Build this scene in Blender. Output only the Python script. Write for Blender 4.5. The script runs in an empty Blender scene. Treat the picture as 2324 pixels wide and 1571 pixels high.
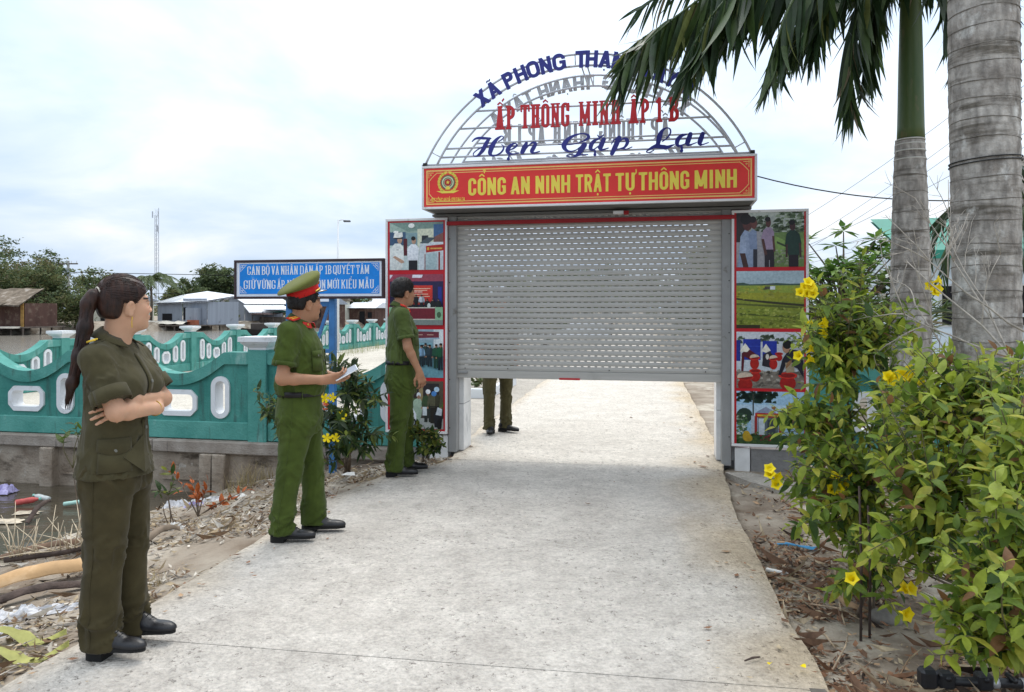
import bpy, math, random, unicodedata
import numpy as np
from mathutils import Vector, Matrix, Euler

SC = bpy.context.scene
COL = SC.collection
R = math.radians

# ------------------------------------------------------------------ camera
CAM_H = 1.475
F_PX, CX_PX, HZ_PX, W_PX, H_PX = 1700.0, 1162.0, 702.0, 2324.0, 1571.0
cd = bpy.data.cameras.new('camera')
cam = bpy.data.objects.new('camera', cd)
COL.objects.link(cam)
cam.location = (0, 0, CAM_H)
cam.rotation_euler = (R(90), 0, 0)
cd.sensor_width = 36.0
cd.lens = F_PX / W_PX * 36.0
cd.shift_y = -(H_PX / 2 - HZ_PX) / W_PX
cd.clip_start = 0.05
cd.clip_end = 3000
SC.camera = cam

# ------------------------------------------------------------------ sky and sun
SUN_EL, SUN_AZ = 62.0, 18.0          # degrees; azimuth measured from +Y towards +X
wd = bpy.data.worlds.new('World')
SC.world = wd
wd.use_nodes = True
nt = wd.node_tree
nt.nodes.clear()
def wn(t, **kw):
 n = nt.nodes.new(t)
 for k, v in kw.items():
  setattr(n, k, v)
 return n
L = nt.links.new
w_out = wn('ShaderNodeOutputWorld')
w_bg = wn('ShaderNodeBackground')
w_sky = wn('ShaderNodeTexSky', sky_type='NISHITA', sun_disc=False)
w_sky.sun_elevation = R(SUN_EL)
w_sky.sun_rotation = R(SUN_AZ)
w_sky.air_density = 1.0
w_sky.dust_density = 2.5
w_tc = wn('ShaderNodeTexCoord')
w_sep = wn('ShaderNodeSeparateXYZ')
L(w_tc.outputs['Generated'], w_sep.inputs[0])
w_add = wn('ShaderNodeMath', operation='ADD'); w_add.inputs[1].default_value = 0.22
w_max = wn('ShaderNodeMath', operation='MAXIMUM'); w_max.inputs[1].default_value = 0.0
L(w_sep.outputs['Z'], w_max.inputs[0]); L(w_max.outputs[0], w_add.inputs[0])
w_dx = wn('ShaderNodeMath', operation='DIVIDE'); w_dy = wn('ShaderNodeMath', operation='DIVIDE')
L(w_sep.outputs['X'], w_dx.inputs[0]); L(w_add.outputs[0], w_dx.inputs[1])
L(w_sep.outputs['Y'], w_dy.inputs[0]); L(w_add.outputs[0], w_dy.inputs[1])
w_cmb = wn('ShaderNodeCombineXYZ')
L(w_dx.outputs[0], w_cmb.inputs[0]); L(w_dy.outputs[0], w_cmb.inputs[1])
w_n1 = wn('ShaderNodeTexNoise'); w_n1.inputs['Scale'].default_value = 1.15
w_n1.inputs['Detail'].default_value = 7; w_n1.inputs['Roughness'].default_value = 0.52
w_n1.inputs['Distortion'].default_value = 0.35
L(w_cmb.outputs[0], w_n1.inputs['Vector'])
w_r1 = wn('ShaderNodeValToRGB')
w_r1.color_ramp.elements[0].position = 0.40; w_r1.color_ramp.elements[0].color = (0.50, 0.64, 0.84, 1)
w_r1.color_ramp.elements[1].position = 0.74; w_r1.color_ramp.elements[1].color = (0.93, 0.94, 0.95, 1)
e = w_r1.color_ramp.elements.new(0.56); e.color = (0.66, 0.765, 0.90, 1)
L(w_n1.outputs['Fac'], w_r1.inputs[0])
# thin cloud is brighter round the sun
w_dot = wn('ShaderNodeVectorMath', operation='DOT_PRODUCT')
sd = Vector((math.sin(R(SUN_AZ)) * math.cos(R(SUN_EL)), math.cos(R(SUN_AZ)) * math.cos(R(SUN_EL)), math.sin(R(SUN_EL))))
w_dot.inputs[1].default_value = sd
L(w_tc.outputs['Generated'], w_dot.inputs[0])
w_mr = wn('ShaderNodeMapRange'); w_mr.inputs['From Min'].default_value = 0.46; w_mr.inputs['From Max'].default_value = 1.0
w_mr.inputs['To Min'].default_value = 0.95; w_mr.inputs['To Max'].default_value = 1.30
L(w_dot.outputs['Value'], w_mr.inputs[0])
w_mul = wn('ShaderNodeVectorMath', operation='SCALE')
L(w_r1.outputs[0], w_mul.inputs[0]); L(w_mr.outputs[0], w_mul.inputs['Scale'])
w_ss = wn('ShaderNodeVectorMath', operation='SCALE'); w_ss.inputs['Scale'].default_value = 0.10
L(w_sky.outputs[0], w_ss.inputs[0])
w_mix = wn('ShaderNodeMix', data_type='RGBA'); w_mix.inputs[0].default_value = 0.93
L(w_ss.outputs[0], w_mix.inputs[6]); L(w_mul.outputs[0], w_mix.inputs[7])
# an overcast sky grows brighter from the horizon to the zenith
w_zr = wn('ShaderNodeMix', data_type='RGBA'); w_zr.inputs[6].default_value = (.95, .95, .95, 1); w_zr.inputs[7].default_value = (2.18, 1.98, 1.76, 1)
L(w_sep.outputs['Z'], w_zr.inputs[0])
w_zs = wn('ShaderNodeVectorMath', operation='MULTIPLY'); L(w_mix.outputs[2], w_zs.inputs[0]); L(w_zr.outputs[2], w_zs.inputs[1])
L(w_zs.outputs[0], w_bg.inputs[0])
w_bg.inputs[1].default_value = 1.0
L(w_bg.outputs[0], w_out.inputs[0])

sl = bpy.data.lights.new('sun', 'SUN')
sl.energy = 1.5
sl.angle = R(32)
sl.color = (1.0, 0.93, 0.83)
sun = bpy.data.objects.new('sun', sl)
COL.objects.link(sun)
sun.rotation_euler = (-sd).to_track_quat('-Z', 'Y').to_euler()
sun.location = (6, 10, 30)

SC.view_settings.view_transform = 'Standard'
SC.view_settings.look = 'None'
SC.view_settings.exposure = 0.32
SC.view_settings.gamma = 1.0
SC.view_settings.use_curve_mapping = False
SC.cycles.use_denoising = True
SC.cycles.max_bounces = 8
SC.cycles.diffuse_bounces = 3
SC.cycles.transparent_max_bounces = 8
# ------------------------------------------------------------------ helpers: objects
def link(o, parent=None):
 COL.objects.link(o)
 if parent is not None:
  o.parent = parent
 return o
def tag(o, label=None, cat=None, group=None, kind=None):
 if label: o['label'] = label
 if cat: o['category'] = cat
 if group: o['group'] = group
 if kind: o['kind'] = kind
 return o
def empty(name, loc=(0, 0, 0), rz=0.0, label=None, cat=None, group=None):
 o = bpy.data.objects.new(name, None)
 o.empty_display_size = 0.1
 link(o)
 o.location = loc
 o.rotation_euler = (0, 0, rz)
 return tag(o, label, cat, group)
def np_mesh(name, V, F, mats=None, mi=None, smooth=False, cols=None):
 """V (n,3) array, F list of tuples or (m,k) array."""
 me = bpy.data.meshes.new(name)
 V = np.asarray(V, dtype=np.float32)
 if isinstance(F, np.ndarray):
  m, k = F.shape
  loops = F.astype(np.int32).ravel()
  starts = np.arange(m, dtype=np.int32) * k
 else:
  m = len(F)
  lens = np.fromiter((len(f) for f in F), dtype=np.int32, count=m)
  loops = np.fromiter((i for f in F for i in f), dtype=np.int32)
  starts = np.zeros(m, dtype=np.int32)
  starts[1:] = np.cumsum(lens)[:-1]
 me.vertices.add(len(V)); me.vertices.foreach_set('co', V.ravel())
 me.loops.add(len(loops)); me.loops.foreach_set('vertex_index', loops)
 me.polygons.add(m); me.polygons.foreach_set('loop_start', starts)
 if mats is not None:
  for mm in (mats if isinstance(mats, (list, tuple)) else [mats]):
   me.materials.append(mm)
 if mi is not None:
  me.polygons.foreach_set('material_index', np.asarray(mi, dtype=np.int32))
 me.update(calc_edges=True)
 if cols is not None:                     # per-vertex colours
  a = me.color_attributes.new('Col', 'FLOAT_COLOR', 'POINT')
  c = np.ones((len(V), 4), dtype=np.float32); c[:, :3] = cols
  a.data.foreach_set('color', c.ravel())
 me.polygons.foreach_set('use_smooth', np.full(m, bool(smooth)))
 me.validate()
 return me
def obj(name, me, parent=None, loc=None, rot=None, scale=None):
 o = bpy.data.objects.new(name, me)
 link(o, parent)
 if loc is not None: o.location = loc
 if rot is not None: o.rotation_euler = rot
 if scale is not None: o.scale = scale
 return o
class MB:
 """collects simple solids into one mesh"""
 def __init__(s): s.v = []; s.f = []
 def add(s, V, F):
  b = len(s.v); s.v += [tuple(p) for p in V]; s.f += [tuple(i + b for i in q) for q in F]; return s
 def box(s, x0, y0, z0, x1, y1, z1):
  V = [(x0, y0, z0), (x1, y0, z0), (x1, y1, z0), (x0, y1, z0), (x0, y0, z1), (x1, y0, z1), (x1, y1, z1), (x0, y1, z1)]
  return s.add(V, [(0, 3, 2, 1), (4, 5, 6, 7), (0, 1, 5, 4), (1, 2, 6, 5), (2, 3, 7, 6), (3, 0, 4, 7)])
 def bbox(s, x0, y0, z0, x1, y1, z1, b=0.01):
  """box with all edges chamfered"""
  V = []; F = []
  xs = (x0, x1); ys = (y0, y1); zs = (z0, z1)
  idx = {}
  for i in (0, 1):
   for j in (0, 1):
    for k in (0, 1):
     sx = 1 if i == 0 else -1; sy = 1 if j == 0 else -1; sz = 1 if k == 0 else -1
     for a in range(3):
      idx[(i, j, k, a)] = len(V)
      V.append((xs[i] + (0 if a == 0 else sx * b), ys[j] + (0 if a == 1 else sy * b), zs[k] + (0 if a == 2 else sz * b)))
  def q(*k): F.append(tuple(idx[t] for t in k))
  q((0,0,0,0),(0,0,1,0),(0,1,1,0),(0,1,0,0)); q((1,0,0,0),(1,1,0,0),(1,1,1,0),(1,0,1,0))
  q((0,0,0,1),(1,0,0,1),(1,0,1,1),(0,0,1,1)); q((0,1,0,1),(0,1,1,1),(1,1,1,1),(1,1,0,1))
  q((0,0,0,2),(0,1,0,2),(1,1,0,2),(1,0,0,2)); q((0,0,1,2),(1,0,1,2),(1,1,1,2),(0,1,1,2))
  for i in (0, 1):
   for j in (0, 1):
    a = [(i,j,0,0),(i,j,0,1),(i,j,1,1),(i,j,1,0)]; q(*(a if (i + j) % 2 == 0 else a[::-1]))
    a = [(i,0,j,0),(i,0,j,2),(i,1,j,2),(i,1,j,0)]; q(*(a[::-1] if (i + j) % 2 == 0 else a))
    a = [(0,i,j,1),(0,i,j,2),(1,i,j,2),(1,i,j,1)]; q(*(a if (i + j) % 2 == 0 else a[::-1]))
  for i in (0, 1):
   for j in (0, 1):
    for k in (0, 1):
     a = [(i,j,k,0),(i,j,k,1),(i,j,k,2)]; q(*(a[::-1] if (i + j + k) % 2 == 0 else a))
  return s.add(V, F)
 def tube(s, pts, rad, n=8, cap=True, closed=False):
  pts = [Vector(p) for p in pts]
  rads = rad if isinstance(rad, (list, tuple, np.ndarray)) else [rad] * len(pts)
  V = []; F = []
  t0 = (pts[1] - pts[0]).normalized()
  up = Vector((0, 0, 1)) if abs(t0.z) < 0.9 else Vector((1, 0, 0))
  nrm = t0.cross(up).normalized()
  m = len(pts)
  for i, p in enumerate(pts):
   if closed: t = (pts[(i + 1) % m] - pts[i - 1]).normalized()
   else: t = (pts[min(i + 1, m - 1)] - pts[max(i - 1, 0)]).normalized()
   nrm = (nrm - t * nrm.dot(t))
   if nrm.length < 1e-6: nrm = t.orthogonal()
   nrm.normalize()
   bn = t.cross(nrm)
   for k in range(n):
    a = 2 * math.pi * k / n
    V.append(p + (nrm * math.cos(a) + bn * math.sin(a)) * rads[i])
  rng = m if closed else m - 1
  for i in range(rng):
   j = (i + 1) % m
   for k in range(n):
    F.append((i * n + k, i * n + (k + 1) % n, j * n + (k + 1) % n, j * n + k))
  if cap and not closed:
   F.append(tuple(range(n - 1, -1, -1))); F.append(tuple((m - 1) * n + k for k in range(n)))
  return s.add(V, F)
 def bar(s, a, b, w, d=None, up=(0, 0, 1)):
  """rectangular bar from a to b"""
  a = Vector(a); b = Vector(b); d = w if d is None else d
  t = (b - a).normalized(); u = Vector(up)
  if abs(t.dot(u)) > 0.95: u = Vector((1, 0, 0))
  x = t.cross(u).normalized(); y = x.cross(t)
  V = [p + x * (sx * w / 2) + y * (sy * d / 2) for p in (a, b) for sx, sy in ((-1, -1), (1, -1), (1, 1), (-1, 1))]
  return s.add(V, [(0, 1, 2, 3), (7, 6, 5, 4), (0, 4, 5, 1), (1, 5, 6, 2), (2, 6, 7, 3), (3, 7, 4, 0)])
 def lathe(s, prof, n=16, cx=0, cy=0, sx=1, sy=1):
  V = []; F = []
  for r, z in prof:
   for k in range(n):
    a = 2 * math.pi * k / n
    V.append((cx + r * math.cos(a) * sx, cy + r * math.sin(a) * sy, z))
  for i in range(len(prof) - 1):
   for k in range(n):
    F.append((i * n + k, i * n + (k + 1) % n, (i + 1) * n + (k + 1) % n, (i + 1) * n + k))
  F.append(tuple(range(n - 1, -1, -1))); F.append(tuple((len(prof) - 1) * n + k for k in range(n)))
  return s.add(V, F)
 def mesh(s, name, mat, smooth=False):
  return np_mesh(name, np.array(s.v), s.f, mat, smooth=smooth)
 def obj(s, name, mat, parent=None, smooth=False, **kw):
  return obj(name, s.mesh(name, mat, smooth), parent, **kw)

def copy_tree(o, parent=None):
 c = o.copy(); COL.objects.link(c)
 if parent is not None: c.parent = parent
 for ch in list(o.children): copy_tree(ch, c)
 return c

# ------------------------------------------------------------------ helpers: materials
_mats = {}
def mat(name, col, rough=0.8, var=0.12, scale=6.0, bump=0.0, bscale=60.0, metal=0.0, spec=0.3, col2=None,
  detail=6, stretch=None, trans=0.0, coat=0.0, attr=None, lo=0.35, hi=0.65, sheen=0.0, wear=None, wear2=None):
 if name in _mats: return _mats[name]
 m = bpy.data.materials.new(name); m.use_nodes = True
 t = m.node_tree; b = t.nodes['Principled BSDF']
 N = t.nodes.new
 b.inputs['Roughness'].default_value = rough
 b.inputs['Metallic'].default_value = metal
 b.inputs['Specular IOR Level'].default_value = spec
 if coat: b.inputs['Coat Weight'].default_value = coat; b.inputs['Coat Roughness'].default_value = 0.12
 if sheen: b.inputs['Sheen Weight'].default_value = sheen
 tc = N('ShaderNodeTexCoord'); vec = tc.outputs['Object']
 if stretch:
  mp = N('ShaderNodeMapping'); mp.inputs['Scale'].default_value = stretch
  t.links.new(vec, mp.inputs[0]); vec = mp.outputs[0]
 if col2 is None:
  c0 = tuple(max(0, c * (1 - var)) for c in col); c1 = tuple(min(1, c * (1 + var)) for c in col)
 else:
  c0, c1 = col, col2
 nz = N('ShaderNodeTexNoise'); nz.inputs['Scale'].default_value = scale; nz.inputs['Detail'].default_value = detail
 nz.inputs['Roughness'].default_value = 0.6
 t.links.new(vec, nz.inputs['Vector'])
 rp = N('ShaderNodeValToRGB')
 rp.color_ramp.elements[0].position = lo; rp.color_ramp.elements[0].color = (*c0, 1)
 rp.color_ramp.elements[1].position = hi; rp.color_ramp.elements[1].color = (*c1, 1)
 t.links.new(nz.outputs['Fac'], rp.inputs[0])
 out = rp.outputs[0]
 if attr:
  at = N('ShaderNodeVertexColor'); at.layer_name = attr
  mx = N('ShaderNodeMix'); mx.data_type = 'RGBA'; mx.blend_type = 'MULTIPLY'; mx.inputs[0].default_value = 1.0
  t.links.new(at.outputs[0], mx.inputs[6]); t.links.new(out, mx.inputs[7]); out = mx.outputs[2]
 for wear in [q for q in (wear, wear2) if q]:   # (colour, scale, threshold, softness[, stretch])
  wz = N('ShaderNodeTexNoise'); wz.inputs['Scale'].default_value = wear[1]; wz.inputs['Detail'].default_value = 8
  wz.inputs['Roughness'].default_value = 0.65
  if len(wear) > 4:
   mp = N('ShaderNodeMapping'); mp.inputs['Scale'].default_value = wear[4]
   t.links.new(tc.outputs['Object'], mp.inputs[0]); t.links.new(mp.outputs[0], wz.inputs['Vector'])
  else: t.links.new(tc.outputs['Object'], wz.inputs['Vector'])
  wr = N('ShaderNodeMapRange'); wr.inputs['From Min'].default_value = wear[2]; wr.inputs['From Max'].default_value = wear[2] + wear[3]
  t.links.new(wz.outputs['Fac'], wr.inputs[0])
  mx = N('ShaderNodeMix'); mx.data_type = 'RGBA'
  t.links.new(wr.outputs[0], mx.inputs[0]); t.links.new(out, mx.inputs[6]); mx.inputs[7].default_value = (*wear[0], 1)
  out = mx.outputs[2]
 t.links.new(out, b.inputs['Base Color'])
 if bump:
  bz = N('ShaderNodeTexNoise'); bz.inputs['Scale'].default_value = bscale; bz.inputs['Detail'].default_value = 5
  t.links.new(vec, bz.inputs['Vector'])
  bp = N('ShaderNodeBump'); bp.inputs['Strength'].default_value = min(1.0, bump); bp.inputs['Distance'].default_value = 0.02
  t.links.new(bz.outputs['Fac'], bp.inputs['Height']); t.links.new(bp.outputs[0], b.inputs['Normal'])
 if trans:
  tr = N('ShaderNodeBsdfTranslucent'); mxs = N('ShaderNodeMixShader'); mxs.inputs[0].default_value = trans
  t.links.new(out, tr.inputs[0])
  t.links.new(b.outputs[0], mxs.inputs[1]); t.links.new(tr.outputs[0], mxs.inputs[2])
  t.links.new(mxs.outputs[0], t.nodes['Material Output'].inputs[0])
 _mats[name] = m
 return m

# ------------------------------------------------------------------ helpers: noise
def _hash(ix, iy, iz, seed):
 h = (ix.astype(np.int64) * 374761393 + iy.astype(np.int64) * 668265263 + iz.astype(np.int64) * 2147483647 + seed * 974711) & 0xffffffff
 h = ((h ^ (h >> 13)) * 1274126177) & 0xffffffff
 h = h ^ (h >> 16)
 return (h & 0xffff) / 65535.0
def vnoise(P, seed=0):
 """value noise in [-1,1], P (n,3)"""
 P = np.asarray(P, dtype=np.float64)
 I = np.floor(P).astype(np.int64); f = P - I
 f = f * f * (3 - 2 * f)
 r = 0
 for dx in (0, 1):
  wx = f[:, 0] if dx else 1 - f[:, 0]
  for dy in (0, 1):
   wy = f[:, 1] if dy else 1 - f[:, 1]
   for dz in (0, 1):
    wz = f[:, 2] if dz else 1 - f[:, 2]
    r = r + wx * wy * wz * _hash(I[:, 0] + dx, I[:, 1] + dy, I[:, 2] + dz, seed)
 return r * 2 - 1
def fbm(P, seed=0, octv=3):
 a = 1.0; s = 0; P = np.asarray(P, float)
 for i in range(octv):
  s = s + a * vnoise(P * (2 ** i) + i * 17.3, seed + i); a *= 0.5
 return s

# ------------------------------------------------------------------ helpers: 2-D shapes (letters, walls with holes)
def _msq(f, x0, x1, y0, y1, h):
 nx = max(2, int(round((x1 - x0) / h))) + 1; ny = max(2, int(round((y1 - y0) / h))) + 1
 xs = np.linspace(x0, x1, nx); ys = np.linspace(y0, y1, ny)
 X, Y = np.meshgrid(xs, ys, indexing='ij')
 D = f(X.ravel(), Y.ravel()).reshape(nx, ny)
 D[np.abs(D) < 1e-7] = 1e-7
 return xs, ys, D
def fill2d(f, x0, x1, y0, y1, h):
 """filled polygons of f<0 and the directed boundary edges"""
 xs, ys, D = _msq(f, x0, x1, y0, y1, h)
 nx, ny = D.shape
 vid = {}; V = []; F = []; E = []
 def pv(key, x, y):
  i = vid.get(key)
  if i is None: i = vid[key] = len(V); V.append((x, y))
  return i
 def corner(i, j): return pv(('c', i, j), xs[i], ys[j])
 def cross(i, j, k, l):
  a = D[i, j]; b = D[k, l]; t = a / (a - b)
  if (k, l) < (i, j): key = ('e', k, l, i, j)
  else: key = ('e', i, j, k, l)
  return pv(key, xs[i] + (xs[k] - xs[i]) * t, ys[j] + (ys[l] - ys[j]) * t)
 ins = D < 0
 for j in range(ny - 1):
  run = None
  for i in range(nx):
   full = i < nx - 1 and ins[i, j] and ins[i + 1, j] and ins[i, j + 1] and ins[i + 1, j + 1]
   if full:
    if run is None: run = i
    continue
   if run is not None:
    F.append((corner(run, j), corner(i, j), corner(i, j + 1), corner(run, j + 1))); run = None
   if i == nx - 1: break
   cs = [(i, j), (i + 1, j), (i + 1, j + 1), (i, j + 1)]
   st = [ins[c] for c in cs]
   if not any(st): continue
   poly = []; cr = []
   for k in range(4):
    a = cs[k]; b = cs[(k + 1) % 4]
    if st[k]: poly.append(corner(*a))
    if st[k] != st[(k + 1) % 4]:
     c = cross(*a, *b); poly.append(c); cr.append((c, st[k]))
   if len(poly) >= 3: F.append(tuple(poly))
   for k in range(len(cr)):
    c, leaving = cr[k]
    if leaving:
     E.append((c, cr[(k + 1) % len(cr)][0]))
 return V, F, E
def slab2d(f, bounds, h, depth, plane='xz', y0=0.0, back=True):
 """extruded 2-D shape: x,z in plane, front face towards -y at y0, back at y0+depth"""
 V, F, E = fill2d(f, *bounds, h)
 n = len(V)
 VV = [(x, y0, z) for x, z in V] + [(x, y0 + depth, z) for x, z in V]
 FF = [tuple(q) for q in F]
 if back: FF += [tuple(i + n for i in reversed(q)) for q in F]
 FF += [(a, a + n, b + n, b) for a, b in E]
 return np.array(VV), FF
def d_rbox(x, y, x0, y0, x1, y1, r=0.0):
 cx, cy = (x0 + x1) / 2, (y0 + y1) / 2
 qx = np.abs(x - cx) - ((x1 - x0) / 2 - r); qy = np.abs(y - cy) - ((y1 - y0) / 2 - r)
 return np.hypot(np.maximum(qx, 0), np.maximum(qy, 0)) + np.minimum(np.maximum(qx, qy), 0) - r
def d_seg(x, y, ax, ay, bx, by, r0, r1=None):
 r1 = r0 if r1 is None else r1
 dx, dy = bx - ax, by - ay; l2 = dx * dx + dy * dy + 1e-12
 t = np.clip(((x - ax) * dx + (y - ay) * dy) / l2, 0, 1)
 return np.hypot(x - ax - t * dx, y - ay - t * dy) - (r0 + (r1 - r0) * t)
def d_bar(x, y, ax, ay, bx, by, w):
 """butt-ended bar"""
 dx, dy = bx - ax, by - ay; l = math.hypot(dx, dy); ux, uy = dx / l, dy / l
 px = (x - ax) * ux + (y - ay) * uy; py = -(x - ax) * uy + (y - ay) * ux
 return np.maximum(np.abs(px - l / 2) - l / 2, np.abs(py) - w / 2)
def d_hbar(x, y, ax, ay, bx, by, w):
 """slanted stroke with horizontal ends (w measured horizontally)"""
 t = (y - ay) / (by - ay)
 cxx = ax + (bx - ax) * t
 k = abs(by - ay) / math.hypot(bx - ax, by - ay)
 return np.maximum((np.abs(x - cxx) - w / 2) * k, np.maximum(min(ay, by) - y, y - max(ay, by)))
U_ = np.minimum; S_ = lambda a, b: np.maximum(a, -b); I_ = np.maximum

def glyph(ch, w, t, sf, x, y):
 """capital letter as a 2-D distance field: box 0..w by 0..1, stem t, slab serif length sf"""
 hb = t * (0.62 if sf else 0.8)               # horizontal stroke thickness
 def rect(a, b, c, d): return d_rbox(x, y, a, b, c, d)
 def stem(cx, lo=0.0, hi=1.0, both=True):
  d = rect(cx - t / 2, lo, cx + t / 2, hi)
  if sf:
   d = U_(d, rect(cx - t / 2 - sf, 0, cx + t / 2 + sf, hb * .8))
   if both: d = U_(d, rect(cx - t / 2 - sf, 1 - hb * .8, cx + t / 2 + sf, 1))
  return d
 def ring(x0, y0, x1, y1, tx, ty, r=None):
  r = min((x1 - x0), (y1 - y0)) / 2 * .96 if r is None else r
  ri = max(0.004, min((x1 - x0 - 2 * tx), (y1 - y0 - 2 * ty)) / 2 * .96)
  return S_(d_rbox(x, y, x0, y0, x1, y1, r), d_rbox(x, y, x0 + tx, y0 + ty, x1 - tx, y1 - ty, ri))
 s = sf; L_ = t / 2 + s; Rr = w - t / 2 - s
 if ch == 'I': return stem(w / 2)
 if ch == '1': return U_(U_(rect(w / 2 - t / 2, 0, w / 2 + t / 2, 1), rect(0, 0, w, hb * .8)), d_bar(x, y, w / 2, 1 - hb * .5, max(0, w / 2 - t * 1.1), .80, hb))
 if ch == 'H': return U_(U_(stem(L_), stem(Rr)), rect(L_, .5 - hb / 2, Rr, .5 + hb / 2))
 if ch == 'N': return U_(U_(stem(L_), stem(Rr)), d_hbar(x, y, L_ - t * .1, 1, Rr + t * .1, 0, t * 1.05))
 if ch == 'M':
  d = U_(stem(L_), stem(Rr))
  d = U_(d, d_hbar(x, y, L_, 1, w / 2, .12, t)); return U_(d, d_hbar(x, y, Rr, 1, w / 2, .12, t))
 if ch == 'T':
  d = U_(rect(w / 2 - t / 2, 0, w / 2 + t / 2, 1), rect(0, 1 - hb, w, 1))
  if s: d = U_(U_(d, rect(w / 2 - t / 2 - s, 0, w / 2 + t / 2 + s, hb * .8)), U_(rect(0, .70, hb * .8, 1), rect(w - hb * .8, .70, w, 1)))
  return d
 if ch in 'LE':
  d = U_(stem(L_), rect(L_, 0, w, hb))
  if ch == 'E': d = U_(U_(d, rect(L_, 1 - hb, w, 1)), rect(L_, .5 - hb / 2, w * .86, .5 + hb / 2))
  return d
 if ch == 'A':
  d = U_(d_hbar(x, y, t * .5 + s, 0, w / 2, 1, t), d_hbar(x, y, w - t * .5 - s, 0, w / 2, 1, t))
  d = U_(d, rect(w * .25, .24, w * .75, .24 + hb * .85))
  if s: d = U_(U_(d, rect(0, 0, t + 2 * s, hb * .8)), U_(rect(w - t - 2 * s, 0, w, hb * .8), rect(w / 2 - t * .8, 1 - hb * .8, w / 2 + t * .8, 1)))
  return d
 if ch == 'V':
  d = U_(d_hbar(x, y, t * .5 + s * .6, 1, w / 2, 0, t), d_hbar(x, y, w - t * .5 - s * .6, 1, w / 2, 0, t))
  if s: d = U_(d, U_(rect(0, 1 - hb * .8, t + 1.5 * s, 1), rect(w - t - 1.5 * s, 1 - hb * .8, w, 1)))
  return d
 if ch == 'Y':
  d = U_(U_(d_hbar(x, y, t * .5, 1, w / 2, .45, t), d_hbar(x, y, w - t * .5, 1, w / 2, .45, t)), rect(w / 2 - t / 2, 0, w / 2 + t / 2, .5))
  if s: d = U_(U_(d, rect(w / 2 - t / 2 - s, 0, w / 2 + t / 2 + s, hb * .8)), U_(rect(0, 1 - hb * .8, t + s, 1), rect(w - t - s, 1 - hb * .8, w, 1)))
  return d
 if ch == 'X': return U_(d_hbar(x, y, t * .55, 0, w - t * .55, 1, t * 1.1), d_hbar(x, y, t * .55, 1, w - t * .55, 0, t * 1.1))
 if ch == 'K':
  d = U_(stem(L_), d_hbar(x, y, w - t * .6, 1, L_ + t * .2, .42, t)); d = U_(d, d_hbar(x, y, w - t * .5, 0, w * .45, .60, t))
  if s: d = U_(d, U_(rect(w - t - 1.6 * s, 0, w, hb * .8), rect(w - t - 1.6 * s, 1 - hb * .8, w, 1)))
  return d
 if ch in 'OQ':
  d = ring(0, 0, w, 1, t, hb)
  if ch == 'Q': d = U_(d, d_bar(x, y, w * .5, .22, w * .98, -.12, t * .8))
  return d
 if ch in 'CG':
  d = ring(0, 0, w, 1, t, hb)
  d = S_(d, rect(w * .52, .40 if ch == 'C' else .46, w + .1, .66))
  if ch == 'G': d = U_(d, U_(rect(w * .52, .40, w, .40 + hb * .9), rect(w - t, .1, w, .45)))
  if s: d = U_(d, rect(w - hb * .9, .64, w, .98))
  return d
 if ch == 'D':
  d = U_(d_rbox(x, y, 0, 0, w, 1, w * .48), rect(s, 0, w * .5, 1)); i = U_(d_rbox(x, y, L_ + t / 2, hb, w - t, 1 - hb, w * .25), rect(L_ + t / 2, hb, w * .5, 1 - hb))
  d = S_(I_(d, s * 0 + (s - x)), i)
  return U_(d, stem(L_))
 if ch in 'PRB':
  x0 = s
  def bowl(y0, y1, ww):
   o = U_(d_rbox(x, y, x0, y0, ww, y1, (y1 - y0) * .46), rect(x0, y0, ww * .55, y1)); o = I_(o, x0 - x)
   i = U_(d_rbox(x, y, L_ + t / 2, y0 + hb, ww - t, y1 - hb, max(.004, (y1 - y0 - 2 * hb) * .42)), rect(L_ + t / 2, y0 + hb, max(L_ + t / 2 + .01, (ww - t) * .7), y1 - hb))
   return S_(o, i)
  if ch == 'B': d = U_(bowl(.47, 1, w * .95), bowl(0, .47 + hb, w))
  else: d = bowl(.42, 1, w)
  if ch == 'R':
   d = U_(d, d_hbar(x, y, w * .55, .48, w - t * .5, 0, t))
  st = U_(rect(L_ - t / 2, 0, L_ + t / 2, 1), rect(0, 0, L_ + t / 2 + s, hb * .8)) if s else rect(L_ - t / 2, 0, L_ + t / 2, 1)
  if s: st = U_(st, rect(0, 1 - hb * .8, L_, 1))
  return U_(d, st)
 if ch == 'U':
  o = U_(d_rbox(x, y, s, 0, w - s, 1, (w - 2 * s) * .48), rect(s, .5, w - s, 1))
  i = U_(d_rbox(x, y, s + t, hb, w - s - t, 1, (w - 2 * s - 2 * t) * .48), rect(s + t, .5, w - s - t, 1.2))
  d = S_(o, i)
  if s: d = U_(d, U_(rect(0, 1 - hb * .8, t + 2 * s, 1), rect(w - t - 2 * s, 1 - hb * .8, w, 1)))
  return d
 return rect(0, 0, w, .1)
GW = dict(I=.5, M=1.32, A=1.06, N=1.02, H=1.04, T=.98, K=1.05, E=.92, V=1.04, Y=1.04, X=1.04, O=1.0, Q=1.0, G=1.0, C=.97, P=.94, B=.97, D=1.0, U=1.02, L=.9, R=1.0)
GW['1'] = .6
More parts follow.
